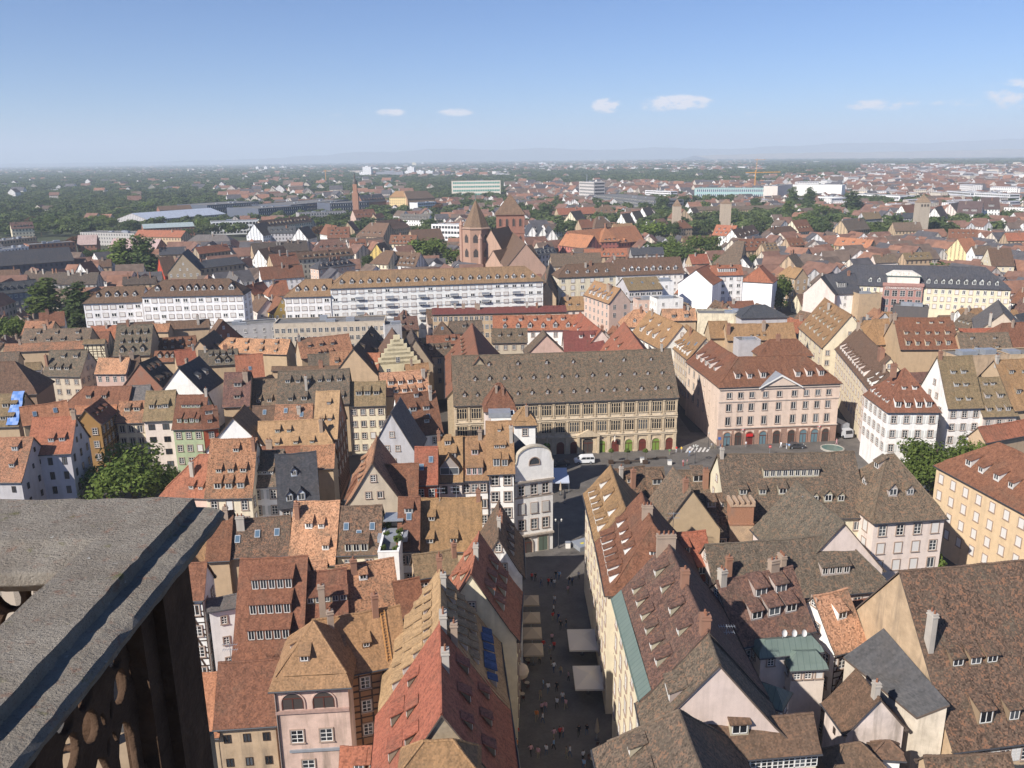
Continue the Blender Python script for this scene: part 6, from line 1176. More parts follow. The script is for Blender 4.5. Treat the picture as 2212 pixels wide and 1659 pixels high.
# high-rises on the plain
HRS = ((925, 335, 1000, 440, 0), (895, 385, 930, 440, 0), (1000, 345, 1060, 380, 0), (1100, 345, 1160, 378, 0), (1205, 340, 1265, 375, 0), (1285, 375, 1320, 425, 0), (1310, 338, 1370, 425, 0), (1385, 370, 1450, 430, 0), (1470, 370, 1530, 430, 0), (1350, 300, 1385, 335, 1), (1430, 298, 1448, 325, 0), (205, 335, 265, 362, 0), (70, 335, 100, 375, 0), (0, 335, 25, 375, 0), (135, 338, 165, 370, 1), (410, 333, 440, 355, 0), (470, 333, 500, 355, 0), (600, 332, 635, 345, 0), (2440, 300, 2500, 325, 0), (2710, 328, 2735, 370, 0), (2860, 320, 2895, 345, 0), (1007, 385, 1040, 437, 2), (1040, 378, 1280, 440, 3))
for (x0, y0, x1, y1, cc) in HRS:
    pa = P(*Q('a1', (x0, y1)), 0); Y = pa.y; pb = at('a1', (x1, y1), Y); zt_ = at('a1', (x0, y0), Y).z
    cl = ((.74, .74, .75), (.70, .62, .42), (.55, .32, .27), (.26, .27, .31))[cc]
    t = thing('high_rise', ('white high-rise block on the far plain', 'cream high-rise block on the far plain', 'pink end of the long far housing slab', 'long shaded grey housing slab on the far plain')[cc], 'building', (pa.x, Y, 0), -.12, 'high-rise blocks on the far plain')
    w_ = pb.x - pa.x; m_ = MB(); m_.box(0, w_, 0, 22, 0, zt_, 'far_wall'); m_.box(w_ * .3, w_ * .6, 6, 14, zt_, zt_ + 3, 'far_wall'); o = link('wall', m_.mesh('wall'), t, col=cl)
simple('crane', (.55, .27, .06), .5)
# cranes
for (x, ytop, yj, xa, xb, Y, lab) in ((598, 365, 372, 578, 650, 2600, 'yellow tower crane beyond the trees on the left plain'), (2105 + 2212, 375, 385, 2020 + 2212, 2320 + 2212, 1500, 'orange tower crane above the far roofs on the right'), (2118 + 2212, 270, 275, 2095 + 2212, 2190 + 2212, 3000, 'small orange tower crane on the horizon')):
    b_ = at('a1', (x, ytop), Y); j = at('a1', (x, yj), Y); a_ = at('a1', (xa, yj + 3), Y); e_ = at('a1', (xb, yj - 4), Y)
    t = thing('tower_crane', lab, 'crane', (b_.x, Y, 0)); m_ = MB(); m_.tube((0, 0, 0), (0, 0, b_.z + 2), 1.1, 1.1, 'crane', 4); link('mast', m_.mesh('mast'), t)
    m_ = MB(); m_.tube((a_.x - b_.x, 0, j.z), (e_.x - b_.x, 0, j.z + .5), 1., .8, 'crane', 4); m_.tube((a_.x - b_.x, 0, j.z - 2), (a_.x - b_.x + 5, 0, j.z - 2), 1.6, 1.6, 'metal_grey', 4); link('jib', m_.mesh('jib'), t)

# ================================================================== everything in between: scattered houses and woods
def inside(q, p, mgn):
    for i in range(4):
        a, b = q[i], q[(i + 1) % 4]; e = (b - a); 
        if (e.x * (p.y - a.y) - e.y * (p.x - a.x)) / max(.01, math.hypot(e.x, e.y)) < -mgn: return False
    return True
OPEN = [[(-6, 30), (14, 30), (14, 150), (-6, 150)], [(-10, 140), (62, 140), (62, 204), (-10, 204)], [(40, 150), (118, 150), (118, 215), (40, 215)], [(36, 195), (60, 195), (52, 275), (30, 275)], [(-80, 140), (-52, 140), (-70, 190), (-100, 190)], [(-24, 130), (-13, 130), (-16, 240), (-27, 240)], [(95, 90), (130, 90), (130, 150), (95, 190)]]
OPEN = [[Vector((x, y, 0)) for x, y in q] for q in OPEN]
def zone(x, y):
    """what the photograph shows there: probability of trees, probability of houses (x, y on the picture)"""
    if y > 560: return .08, .85
    if x < 870:
        if y > 520 - x * .02: return .22, .62
        if y > 478: return (.85, .05) if x < 330 else (.45, .3)
        if y > 380: return (.95, .03) if x < 500 else ((.93, .05) if y < 425 else (.5, .3))
        return .78, .2
    if x < 1100:
        if y > 445: return .25, .65
        if y > 388: return .97, .015
        return .72, .26
    if x < 1650:
        if y > 440: return .28, .6
        if y > 408: return .3, .62
        if y > 374: return .97, .02
        if y > 358: return .62, .36
        return .68, .3
    if x < 1850:
        if y > 430: return .25, .62
        if y > 385: return .75, .2
        return .97, .015
    if y > 420: return .1, .82
    if y > 388: return .5, .45
    if y > 362: return .42, .52
    return .95, .03
fills, woods = [], []
SCREEN = []                                  # what the photograph shows of things further off: nothing in between may hide it
for f_, l_ in zip(FOOT, LOG):
    c_ = sum(f_, Vector()) / 4
    if c_.y < 120: continue
    xs = [proj((q.x, q.y, l_[3]))[0] for q in f_]; front = min(f_, key=lambda q: q.y)
    SCREEN.append((c_.y - 3, min(xs), max(xs), proj((front.x, front.y, l_[3] * .62))[1]))
for tx, ty, tr in TREES:
    a_ = proj((tx - tr * .6, ty, 8))[0]; b_ = proj((tx + tr * .6, ty, 8))[0]; SCREEN.append((ty - 2, a_, b_, proj((tx, ty, 5))[1]))
SCREEN.append((495, 990, 1160, proj((0, 500, 12))[1]))
def py_ok(p, h=14.):
    x0, y0 = proj((p.x - 5.5, p.y, h)); x1, _ = proj((p.x + 5.5, p.y, h))
    for (Y, a, b, yb) in SCREEN:
        if p.y < Y and x1 > a and x0 < b and y0 < yb: return False
    return True
u_ = Vector((.97, .24, 0)); v_ = Vector((-.24, .97, 0))
for i in range(-60, 70):
    for j in range(6, 62):
        p = u_ * (i * 12.5) + v_ * (j * 12.5 + 40) + Vector((random.uniform(-2, 2), random.uniform(-2, 2), 0))
        if p.y < (95 if p.x > -46 else 62) or p.y > 640 or abs(p.x) > p.y * .66 + 12: continue
        if any(inside(q, p, 5.2) for q in FOOT) or any(inside(q, p, 2) for q in OPEN): continue
        if any((p.x - tx) ** 2 + (p.y - ty) ** 2 < (tr + 4) ** 2 for tx, ty, tr in TREES): continue
        px, py = proj(p); tp_, hp_ = zone(px, py); q = rnd()
        if not py_ok(p):
            if py_ok(p, 10.): fills.append((p, 2))
        elif p.y < 420 and q < .93: fills.append((p, 1))
        elif q < hp_: fills.append((p, 1))
        elif q < hp_ + tp_: woods.append(p)
yy = 512.
while yy > 345:
    p0 = P(1106, yy, 0).y
    st = max(6., 15 * F / p0 * .8)
    xx = -20 + rnd() * st
    while xx < 2232:
        p = P(xx, yy + (rnd() - .5) * 1.2, 0)
        if p.y > 640 and p.y < 24000:
            tp_, hp_ = zone(xx, yy); q = rnd()
            cl_ = math.sin(p.x * .011 + 1.3) * math.sin(p.y * .007) * .2
            if any((p.x - tx) ** 2 + (p.y - ty) ** 2 < (tr + 6) ** 2 for tx, ty, tr in TREES) or (p.y < 1700 and any(inside(f_, p, 7) for f_ in FOOT)): pass
            elif q < hp_ * (1 - cl_ * 2) and (py_ok(p) or p.y > 1500): fills.append((p, 0))
            elif q < hp_ + tp_: woods.append(p)
        xx += st * (.75 + .5 * rnd())
    yy -= max(.55, min(4.5, (yy - 338) * .02))
print('fills', len(fills), 'woods', len(woods))
FRC = ('redbrown', 'redbrown', 'brown', 'moss', 'mott', 'redo', 'purple', 'ochre', 'dark', 'mossr', 'slate')
FRN = dict(redbrown='red-brown', brown='brown', moss='mossy', mott='mottled orange', redo='orange-red', purple='purple-brown', ochre='ochre', dark='dark', mossr='lichened', slate='slate')
FWC = ('white', 'cream', 'pinkw', 'beige', 'tan', 'greyw')
FWN = dict(white='white', cream='cream', pinkw='pale pink', beige='beige', tan='tan', greyw='grey-white')
fills.sort(key=lambda f: f[0].length)
far = {}
def far_add(p, big):
    d_ = p.length; a = math.atan2(.24, .97) + random.choice((0, math.pi / 2)) + random.gauss(0, .25)
    s = 1 if d_ < 1500 else 1.2 + .5 * rnd()
    L, W_, zE = (10 + 10 * rnd()) * s, (9 + 3 * rnd()) * s, (7 + 5 * rnd()) * (1 if d_ < 1500 else .9 + .6 * rnd()); zR = zE + W_ * .42
    wk = random.choice(('fw0', 'fw0', 'fw1', 'fw2')); rk = random.choice(('fr0', 'fr0', 'fr1', 'fr2', 'fr3'))
    if big and rnd() < .12: rk = 'fr4'; zR = zE + .6; zE *= 1.5; zR = zE + .4; L *= 1.6
    m_ = far.setdefault('m', MB()); ca, sa = math.cos(a), math.sin(a)
    T = lambda x, y, z: (p.x + ca * x - sa * y, p.y + sa * x + ca * y, z)
    l, w = L / 2, W_ / 2; o = .5
    for q in ([(-l, -w), (l, -w)], [(l, w), (-l, w)]):
        m_.face([T(*q[0], 0), T(*q[1], 0), T(*q[1], zE), T(*q[0], zE)], wk, [(0, 300.7 - zE), (L, 300.7 - zE), (L, 300.7), (0, 300.7)])
    for s_ in (-1, 1): m_.face([T(s_ * l, -w, 0), T(s_ * l, w, 0), T(s_ * l, w, zE), T(s_ * l, 0, zR), T(s_ * l, -w, zE)], wk, [(0, 300.7 - zE), (W_, 300.7 - zE), (W_, 300.7), (w, -1), (0, 300.7)])
    for s_ in (-1, 1): m_.face([T(-l - .3, s_ * (w + o), zE - o * .8), T(l + .3, s_ * (w + o), zE - o * .8), T(l + .3, 0, zR + .2), T(-l - .3, 0, zR + .2)], rk)
for nm, c_ in (('fw0', (.70, .68, .66)), ('fw1', (.60, .53, .44)), ('fw2', (.48, .43, .39))):
    m = MATS['far_wall'].copy(); m.name = nm; MATS[nm] = m
    for n_ in m.node_tree.nodes:
        if n_.type == 'MIX_RGB':
            for lk in list(m.node_tree.links):
                if lk.to_node == n_ and lk.to_socket == n_.inputs[1]: m.node_tree.links.remove(lk)
            n_.inputs[1].default_value = (*c_, 1)
for nm, c_ in (('fr0', (.17, .095, .07)), ('fr1', (.13, .095, .075)), ('fr2', (.23, .12, .08)), ('fr3', (.085, .08, .085)), ('fr4', (.34, .34, .36))): simple(nm, c_, .85, .25, .3, .35)
ni = 0
for p, nr in fills:
    px, py = proj((p.x, p.y, 10))
    if not (-40 < px < 2252): continue
    if ni < 230 and nr:
        ni += 1; a = math.atan2(.24, .97) + random.choice((0, math.pi / 2)) + random.gauss(0, .15); uu = Vector((math.cos(a), math.sin(a), 0)); nn_ = Vector((-uu.y, uu.x, 0))
        if nn_.dot(p) < 0: nn_ = -nn_
        L, d_ = 8 + 4.5 * rnd(), 3.8 + 1.4 * rnd(); zE = (7.5 + 2 * rnd()) if nr == 1 else 4.5; zR = zE + d_ * 1.1
        rk, wk = random.choice(FRC), random.choice(FWC); aa = p - uu * L / 2 - nn_ * d_
        place(aa, aa + uu * L, nn_, d_, zE, zR, rk, wk, f'small {FRN[rk]} roof over {FWN[wk]} walls, squeezed in among the bigger old-town roofs', wmat='far_wall', chim=1, gut=False, name='town_house', group='small houses filling the old town', dor=[('f', .3, random.choice((2, 3)), 's', 1.2, .9)] if rnd() < .6 else (), ridge=False, mat='slate' if rk == 'slate' else 'tile')
    else: far_add(p, p.y > 900 and (px > 1650 or py < 380))
if far: tag(link('distant_houses', far['m'].mesh('distant_houses')), 'mass of small far houses with red-brown roofs spreading over the plain', 'houses', kind='stuff')
# woods: points instanced with crown meshes
def scatter_gn(name, pts, crowns, label):
    for ci, cme in enumerate(crowns):
        sub = pts[ci::len(crowns)]
        me = bpy.data.meshes.new(name); me.from_pydata([tuple(q[0]) for q in sub], [], []); 
        at_ = me.attributes.new('tsc', 'FLOAT_VECTOR', 'POINT'); at_.data.foreach_set('vector', [c for q in sub for c in q[1]])
        rt_ = me.attributes.new('trot', 'FLOAT', 'POINT'); rt_.data.foreach_set('value', [rnd() * 6.28 for q in sub])
        o = link(name, me); tag(o, label[ci], 'trees', kind='stuff')
        src = bpy.data.objects.new('crown_source', cme)
        ng = bpy.data.node_groups.new('scatter', 'GeometryNodeTree'); ng.interface.new_socket('Geometry', in_out='INPUT', socket_type='NodeSocketGeometry'); ng.interface.new_socket('Geometry', in_out='OUTPUT', socket_type='NodeSocketGeometry')
        N = ng.nodes; gi, go = N.new('NodeGroupInput'), N.new('NodeGroupOutput'); ip = N.new('GeometryNodeInstanceOnPoints'); oi = N.new('GeometryNodeObjectInfo'); oi.inputs[0].default_value = src
        a1 = N.new('GeometryNodeInputNamedAttribute'); a1.data_type = 'FLOAT_VECTOR'; a1.inputs[0].default_value = 'tsc'
        a2 = N.new('GeometryNodeInputNamedAttribute'); a2.data_type = 'FLOAT'; a2.inputs[0].default_value = 'trot'; cx = N.new('ShaderNodeCombineXYZ')
        lk = ng.links.new; lk(gi.outputs[0], ip.inputs['Points']); lk(oi.outputs['Geometry'], ip.inputs['Instance']); lk(a1.outputs[0], ip.inputs['Scale']); lk(a2.outputs[0], cx.inputs[2]); lk(cx.outputs[0], ip.inputs['Rotation']); lk(ip.outputs[0], go.inputs[0])
        md = o.modifiers.new('scatter', 'NODES'); md.node_group = ng
pts = []
for p in woods:
    d_ = p.length; s = 1. if d_ < 1800 else min(2.6, d_ / 1800.); h = (9 + 8 * rnd()) * (1 + (s - 1) * .25); w = h * (.85 + .4 * rnd()) * s
    pts.append(((p.x, p.y, -.5), (w / 8.6, w / 8.6, h / 10)))
scatter_gn('distant_woods', pts, [PROTO['far0'][0], PROTO['far1'][0], PROTO['far2'][0]], ['lighter crowns of the distant woods on the plain', 'darker crowns of the distant woods on the plain', 'deep green crowns of the distant woods on the plain'])
# ================================================================== hills and haze
def ridge(name, Y, pts, mat):
    m_ = MB(); prev = None
    for i in range(len(pts) - 1):
        (x0, h0), (x1, h1) = pts[i], pts[i + 1]; n = 14
        for j in range(n):
            f = j / n; x = x0 + (x1 - x0) * f; h = h0 + (h1 - h0) * (f * f * (3 - 2 * f)) + math.sin(x * .05) * 1. + math.sin(x * .13 + 1) * .6
            yb = 341.1 - (x - 1106) * .01222
            r = pray(x, yb - h * .62); tp_ = EYE + r * (Y / r.y); cur = (Vector((tp_.x, Y - 1500, -1)), Vector((tp_.x, Y, max(1, tp_.z))), Vector((tp_.x, Y + 1500, -1)))
            if prev:
                m_.face([prev[0], cur[0], cur[1], prev[1]], mat); m_.face([prev[1], cur[1], cur[2], prev[2]], mat)
            prev = cur
    tag(link(name, m_.mesh(name)), kind='structure')
simple('hill', (.05, .07, .045), .95, .1, .002, .4)
simple('field', (.28, .21, .12), .95, .1, .003, .4)
ridge('hills', 22000, [(-300, 0), (300, 2), (520, 6), (680, 16), (760, 26), (850, 27), (960, 36), (1060, 29), (1180, 33), (1290, 24), (1420, 30), (1560, 22), (1700, 30), (1850, 38), (2000, 34), (2120, 42), (2260, 48), (2500, 40)], 'hill')
ridge('low_hills', 15000, [(1500, 0), (1640, 4), (1760, 6), (1900, 5), (2050, 8), (2200, 10), (2450, 12)], 'field')
m, nt, b = nodes('haze'); nt.nodes.remove(b); pv = nt.nodes.new('ShaderNodeVolumePrincipled'); pv.inputs['Density'].default_value = HAZE_D; pv.inputs['Color'].default_value = (.76, .865, 1., 1); pv.inputs['Anisotropy'].default_value = .0
nt.links.new(pv.outputs[0], nt.nodes['Material Output'].inputs['Volume'])
m_ = MB(); m_.box(-S - 300, S + 300, -900, S + 300, -3, 560, 'haze'); hz = tag(link('haze', m_.mesh('haze')), 'thin blue morning haze lying over the whole plain', 'haze', kind='stuff')
# ================================================================== details of the main buildings
simple('doorgreen', (.10, .13, .10), .6); simple('roadpaint', (.55, .53, .5), .8, .2, 3., .25); simple('ladder', (.45, .22, .07), .7); simple('notice', (.62, .52, .05), .7); simple('awning', (.42, .46, .55), .8)
m, nt, b = nodes('basin_water', .08, .6); b.inputs['Base Color'].default_value = (.10, .17, .15, 1)
m, nt, b = nodes('tarp', .4, .5); b.inputs['Base Color'].default_value = (.03, .14, .42, 1)
m, nt, b = nodes('lantern', .6, .3); b.inputs['Base Color'].default_value = (.62, .50, .38, 1)
simple('lantern_glass', (.45, .45, .42), .3, .5)
simple('signred', (.5, .02, .02), .5); simple('signblue', (.04, .12, .4), .5)
m, nt, b = nodes('carpaint', .3, .6); g = G(nt); g.put(b.inputs['Base Color'], g.n('ShaderNodeObjectInfo').outputs['Color'])

def sq(k, p): c_ = P(*Q(k, p), 0); c_.z = 0; return c_
def sub(fr, name, m_, M4=None, col=None, loc=None):
    o = link(name, m_.mesh(name), fr.root, col=col); B_ = fr.root.matrix_basis.inverted() @ fr.M
    o.matrix_basis = B_ @ (M4 if M4 is not None else Matrix.Translation(loc or (0, 0, 0))); return o
def subi(fr, name, me, loc, col=None, parent=None, rz=0):
    o = link(name, me, parent or fr.root, col=col)
    if parent is None: o.matrix_basis = fr.root.matrix_basis.inverted() @ fr.M @ Matrix.Translation(loc) @ Matrix.Rotation(rz, 4, 'Z')
    else: o.location = loc
    return o
def arch_parts(w, h, fill, ring='stone', t=.25, d=.18):
    """round-headed opening, foot at z = 0: (ring mesh, infill mesh)"""
    k = ('arch', w, h, fill, ring)
    if k in CACHE: return CACHE[k]
    n = 12; ins = [(-w / 2, 0)] + [(-w / 2 * math.cos(a), h - w / 2 + w / 2 * math.sin(a)) for a in [math.pi * i / n for i in range(n + 1)]] + [(w / 2, 0)]
    out = [(x * (1 + 2 * t / w), z if i in (0, len(ins) - 1) else h - w / 2 + (z - h + w / 2) * (1 + 2 * t / w)) for i, (x, z) in enumerate(ins)]
    m1, m2 = MB(), MB()
    for i in range(len(ins) - 1):
        a, b, c_, e = out[i], out[i + 1], ins[i + 1], ins[i]
        m1.face([(a[0], -d, a[1]), (e[0], -d, e[1]), (c_[0], -d, c_[1]), (b[0], -d, b[1])], ring); m1.face([(a[0], -d, a[1]), (b[0], -d, b[1]), (b[0], .05, b[1]), (a[0], .05, a[1])], ring); m1.face([(e[0], -d, e[1]), (e[0], -.02, e[1]), (c_[0], -.02, c_[1]), (c_[0], -d, c_[1])], ring)
    m2.face([(x, -.025, z) for x, z in reversed(ins)], fill)
    m2.box(-.05, .05, -.07, -.03, 0, h * .66, 'shopwood'); m2.box(-w / 2, w / 2, -.07, -.03, h * .64, h * .7, 'shopwood'); m2.box(-w / 2, -w / 2 + .12, -.07, -.03, 0, h * .64, 'shopwood'); m2.box(w / 2 - .12, w / 2, -.07, -.03, 0, h * .64, 'shopwood')
    CACHE[k] = (m1.mesh('arch'), m2.mesh('shop_window')); return CACHE[k]
simple('shopwood', (.10, .035, .025), .5, .4); simple('lime', (.17, .25, .05), .5, .4); simple('shop_red', (.14, .035, .025), .5, .4); simple('shop_blue', (.12, .19, .22), .2, .6)
# ---- trade hall front
nb = 16; bw = NEU.L / nb; SCOL = (.52, .42, .29, .3)
hw = MB(); gw = MB()
for i in range(5): hw.box(-1.2 + .6 * i - .07, -1.2 + .6 * i + .07, -.16, 0, -1.25, 1.25, 'stone')
hw.box(-1.27, 1.27, -.16, 0, 1.25, 1.42, 'stone'); hw.box(-1.35, 1.35, -.26, 0, -1.42, -1.25, 'stone'); hw.box(-1.2, 1.2, -.09, -.03, .3, .38, 'stone')
gw.face([(-1.2, -.02, -1.25), (1.2, -.02, -1.25), (1.2, -.02, 1.25), (-1.2, -.02, 1.25)], 'glass')
hw, gw = hw.mesh('hall_window'), gw.mesh('pane')
pil = MB(); pil.box(-.22, .22, -.26, 0, 0, 3.5, 'stone'); pil.box(-.32, .32, -.36, 0, 3.3, 3.6, 'stone'); pil.box(-.3, .3, -.34, 0, -.1, .3, 'stone'); pil = pil.mesh('pilaster')
pan = MB(); pan.box(-1.25, 1.25, -.1, 0, -.42, .42, 'stone'); pan.box(-.9, .9, -.16, 0, -.2, .2, 'stone'); pan = pan.mesh('carved_panel')
hall_fill = ['shop_red', 'shop_red', 'lime', 'shop_red', 'lime', 'shop_red', 'lime', 'shop_red']
for i in range(nb):
    x = (i + .5) * bw
    for z in (11.55, 7.0):
        o = subi(NEU, 'hall_window', hw, (x, -.012, z), SCOL); link('pane', gw, o)
        subi(NEU, 'carved_panel', pan, (x, -.01, z - 2.05), (.56, .47, .35, .3))
    door = i == 9
    ag = arch_parts(3.4 if door else 2.0, 3.9 if door else 3.2, 'shop' if door else hall_fill[i % 8])
    o = subi(NEU, 'portal_arch' if door else 'arcade_arch', ag[0], (x, -.01, .01), SCOL); link('shop_window' if not door else 'gateway', ag[1], o)
for i in range(nb + 1):
    for z in (9.6, 5.1): subi(NEU, 'pilaster', pil, (min(max(i * bw, .25), NEU.L - .25), -.01, z), SCOL)
    m_ = CACHE.get('pier')
    if m_ is None: q = MB(); q.box(-.4, .4, -.3, 0, 0, 4.4, 'stone'); q.box(-.5, .5, -.4, 0, 0, .5, 'stone'); m_ = CACHE['pier'] = q.mesh('pier')
    subi(NEU, 'pier', m_, (min(max(i * bw, .42), NEU.L - .42), -.01, 0), SCOL)
for z, dp in ((13.55, .5), (9.25, .42), (8.75, .3), (4.75, .46), (4.35, .3)):
    m_ = MB(); m_.box(-.1, NEU.L + .1, -dp, 0, z - .12, z + .14, 'stone'); sub(NEU, 'cornice', m_, col=(.58, .48, .35, .3))
m_ = MB(); xd = 9.5 * bw; m_.prism([(xd - 2.9, 4.5), (xd + 2.9, 4.5), (xd + 2.9, 4.9), (xd, 6.3), (xd - 2.9, 4.9)], -.9, -.02, 'stone'); m_.box(xd - 2.8, xd - 2.2, -.8, -.02, 0, 4.5, 'stone'); m_.box(xd + 2.2, xd + 2.8, -.8, -.02, 0, 4.5, 'stone'); sub(NEU, 'portal', m_, col=SCOL)
for x in (6.5, 11.4):
    m_ = MB(); m_.tube((x * bw, -.3, 4.4), (x * bw, -1.7, 5.6), .04, .04, 'metal_dark', 5); m_.face([(x * bw, -.6, 4.2), (x * bw, -1.6, 5.0), (x * bw, -1.6, 3.3), (x * bw, -.6, 2.8)], 'frame_white'); sub(NEU, 'flag', m_)
# ---- classical pink block
PF = [.08, .174, .267, .38, .495, .62, .72, .817, .909]
PC = (.62, .50, .405, .3); tr_ = MB()
for j, fx in enumerate(PF):
    for z, h_ in ((13.3, 1.5), (10.1, 1.9), (6.5, 2.2)):
        wm_, pm_ = win_mesh('stone', 1.25, h_); o = subi(PINK, 'window', wm_, (fx * PINK.L, -.012, z)); link('pane', pm_, o)
    ag = arch_parts(1.9, 3.5, ('shop_blue', 'shop', 'shop_red', 'shop_blue', 'shop', 'shop', 'shop_blue', 'shop_blue', 'shop')[j], t=.2)
    o = subi(PINK, 'arcade_arch', ag[0], (fx * PINK.L, -.08, .01), (.32, .20, .15, .3)); link('shop_window', ag[1], o)
m_ = MB()
xs = [0] + [f for f in PF] + [1]
m_.box(0, PINK.L, -.07, 0, 3.9, 4.5, 'stone')
for a, b in zip([0] + [f * PINK.L + 1.2 for f in PF], [f * PINK.L - 1.2 for f in PF] + [PINK.L]): m_.box(a, b, -.07, 0, 0, 3.9, 'stone')
sub(PINK, 'sandstone_base', m_, col=(.30, .19, .145, .3))
for z, dp in ((4.6, .3), (11.7, .2), (15.0, .35)):
    m_ = MB(); m_.box(-.15, PINK.L + .15, -dp, 0, z - .13, z + .13, 'plaster'); sub(PINK, 'string_course', m_, col=(.5, .42, .36, .3))
pw = PINK.L; x0_, x1_ = .33 * pw, .665 * pw
m_ = MB(); m_.prism([(x0_, 15.3), (x1_, 15.3), ((x0_ + x1_) / 2, 18.2)], -.35, 4.5, 'plaster'); sub(PINK, 'pediment', m_, col=PC)
m_ = MB()
for (xa, za, xb, zb_) in ((x0_ - .5, 15.2, (x0_ + x1_) / 2, 18.5), (x1_ + .5, 15.2, (x0_ + x1_) / 2, 18.5)):
    m_.face([(xa, -.75, za), (xb, -.75, zb_), (xb, 5., zb_), (xa, 5., za)], 'metal_grey'); m_.face([(xa, -.75, za), (xb, -.75, zb_), (xb, -.75, zb_ - .5), (xa, -.75, za - .35)], 'frame_white')
sub(PINK, 'pediment_cornice', m_)
# ---- white corner house with curved gable
pr, pl = P(892.8 + .243 * 1240, 806.4 + .243 * 1558, 0), Vector((.25, 142.0, 0)); pr.z = 0
uf = (pr - pl).normalized(); nf = Vector((-uf.y, uf.x, 0))
COR = place(pl, pl + nf * 12, uf, (pr - pl).length / 2, 15.4, 19.6, 'slate', (.76, .74, .70), 'white corner house with curved baroque gable and closed grey shutters on the square', name='corner_house', mat='slate', win=0, chim=0, gwin=False, over=.1, ridge=False, gut=False)
Wf = (pr - pl).length; FC = Frame(); FC.root = COR.root; FC.M = Matrix((uf, nf, Vector((0, 0, 1)))).transposed().to_4x4(); FC.M.translation = pl
arcp = [(0, 14.7), (Wf, 14.7), (Wf, 18.0), (Wf * .97, 18.15)]
for i in range(15):
    t = i / 14; a = math.pi * t; xx = Wf / 2 + math.cos(a) * Wf * .47
    s_ = math.sin(a); arcp.append((xx, 18.2 + (2.9 * s_ ** .8 if abs(math.cos(a)) < .93 else .9 * s_)))
arcp += [(Wf * .03, 18.15), (0, 18.0)]
m_ = MB(); m_.prism(arcp, -.36, .3, 'plaster'); sub(FC, 'curved_gable', m_, col=(.76, .74, .70, .3)); occ(m_, FC.M)
m_ = MB(); tp_ = arcp[2:]
for (xa, za), (xb, zb_) in zip(tp_, tp_[1:]):
    m_.face([(xa, -.5, za), (xb, -.5, zb_), (xb, .6, zb_ + .02), (xa, .6, za + .02)], 'stone'); m_.face([(xa, -.5, za), (xb, -.5, zb_), (xb, -.5, zb_ + .28), (xa, -.5, za + .28)], 'stone'); m_.face([(xa, -.5, za + .28), (xb, -.5, zb_ + .28), (xb, .6, zb_ + .28), (xa, .6, za + .28)], 'stone')
sub(FC, 'gable_coping', m_, col=(.42, .37, .29, .3))
for z, dp in ((14.6, .6), (3.7, .5), (11.3, .06)):
    m_ = MB(); m_.box(-.1, Wf + .1, -dp, 0, z - .2, z + .14, 'stone'); sub(FC, 'cornice', m_, col=(.36, .31, .26, .3))
wm_, pm_ = win_mesh('arch', 1.9, 1.3); o = subi(FC, 'attic_window', wm_, (Wf * .5, -.375, 18.4)); link('pane', pm_, o)
sh_ = shutter_mesh(.62, 2.0)
for r_, z in enumerate((12.7, 9.0, 5.75)):
    for c_ in (.17, .5, .8):
        wm_, pm_ = win_mesh('cross', 1.2, 2.0); o = subi(FC, 'window', wm_, (Wf * c_, -.012, z)); link('pane', pm_, o)
        if r_ == 0:
            for s_ in (-1, 1): subi(FC, 'shutter', sh_, (Wf * c_ + s_ * 1.02, -.03, z), (.48, .47, .45, .3))
        if r_ == 1:
            for s_ in (-1, 1): subi(FC, 'shutter', sh_, (Wf * c_ + s_ * .31, -.12, z), (.48, .47, .45, .3))
ag = arch_parts(2.6, 3.1, 'shop', t=.22); o = subi(FC, 'archway', ag[0], (Wf * .27, -.012, .01), (.44, .37, .3, .3)); link('gateway', ag[1], o)
m_ = MB(); m_.box(-1.1, 1.1, -.15, 0, 0, 3.3, 'stone'); m_.box(-.85, .85, -.17, -.15, .1, 3., 'doorgreen'); m_.box(-.03, .03, -.19, -.17, .1, 3., 'timber'); sub(FC, 'door', m_, loc=(Wf * .73, 0, 0), col=(.45, .38, .31, .3))
# ---- hotel sign and bay
m_ = MB(); bx0, bx1 = HOTEL.L * .295, HOTEL.L * .52; m_.box(bx0, bx1, -1.2, .3, 0, 19.2, 'stone'); m_.box(bx0 - .3, bx1 + .3, -1.5, .3, 18.2, 19.4, 'stone'); sub(HOTEL, 'stone_bay', m_, col=(.36, .20, .17, .3))
for i in range(5):
    for z, st in ((15.2, 'white'), (11.4, 'white'), (8.0, 'white')):
        wm_, pm_ = win_mesh(st, 2.0, 2.5); o = subi(HOTEL, 'window', wm_, (bx0 + (bx1 - bx0) * (i + .5) / 5, -1.215, z)); link('pane', pm_, o)
m_ = MB(); m_.box(bx0 + 1.5, bx1 - 1.5, -.3, 5, 19.4, 22.2, 'plaster'); m_.box(bx0 + 1, bx1 - 1, -.8, 5.2, 22.2, 22.5, 'copper'); m_.prism([(bx0 + 1, 22.5), (bx1 - 1, 22.5), (bx1 - 4, 24.2), (bx0 + 4, 24.2)], -.7, 5, 'slate'); sub(HOTEL, 'attic_pavilion', m_, col=(.66, .62, .55, .1))
cu = bpy.data.curves.new('sign_lettering', 'FONT'); cu.body = 'STRASBOURG-BUILDING'; cu.size = 1.25; cu.extrude = .05; cu.align_x = 'CENTER'; cu.materials.append(MATS['frame_white'])
o = bpy.data.objects.new('sign_lettering', cu); COL.objects.link(o); me_ = bpy.data.meshes.new_from_object(o.evaluated_get(bpy.context.evaluated_depsgraph_get())); bpy.data.objects.remove(o); o = link('sign_lettering', me_, HOTEL.root, mat='frame_white'); o.matrix_basis = Matrix.Translation(((bx0 + bx1) / 2, -1.56, 17.0)) @ Matrix.Rotation(math.pi / 2, 4, 'X')
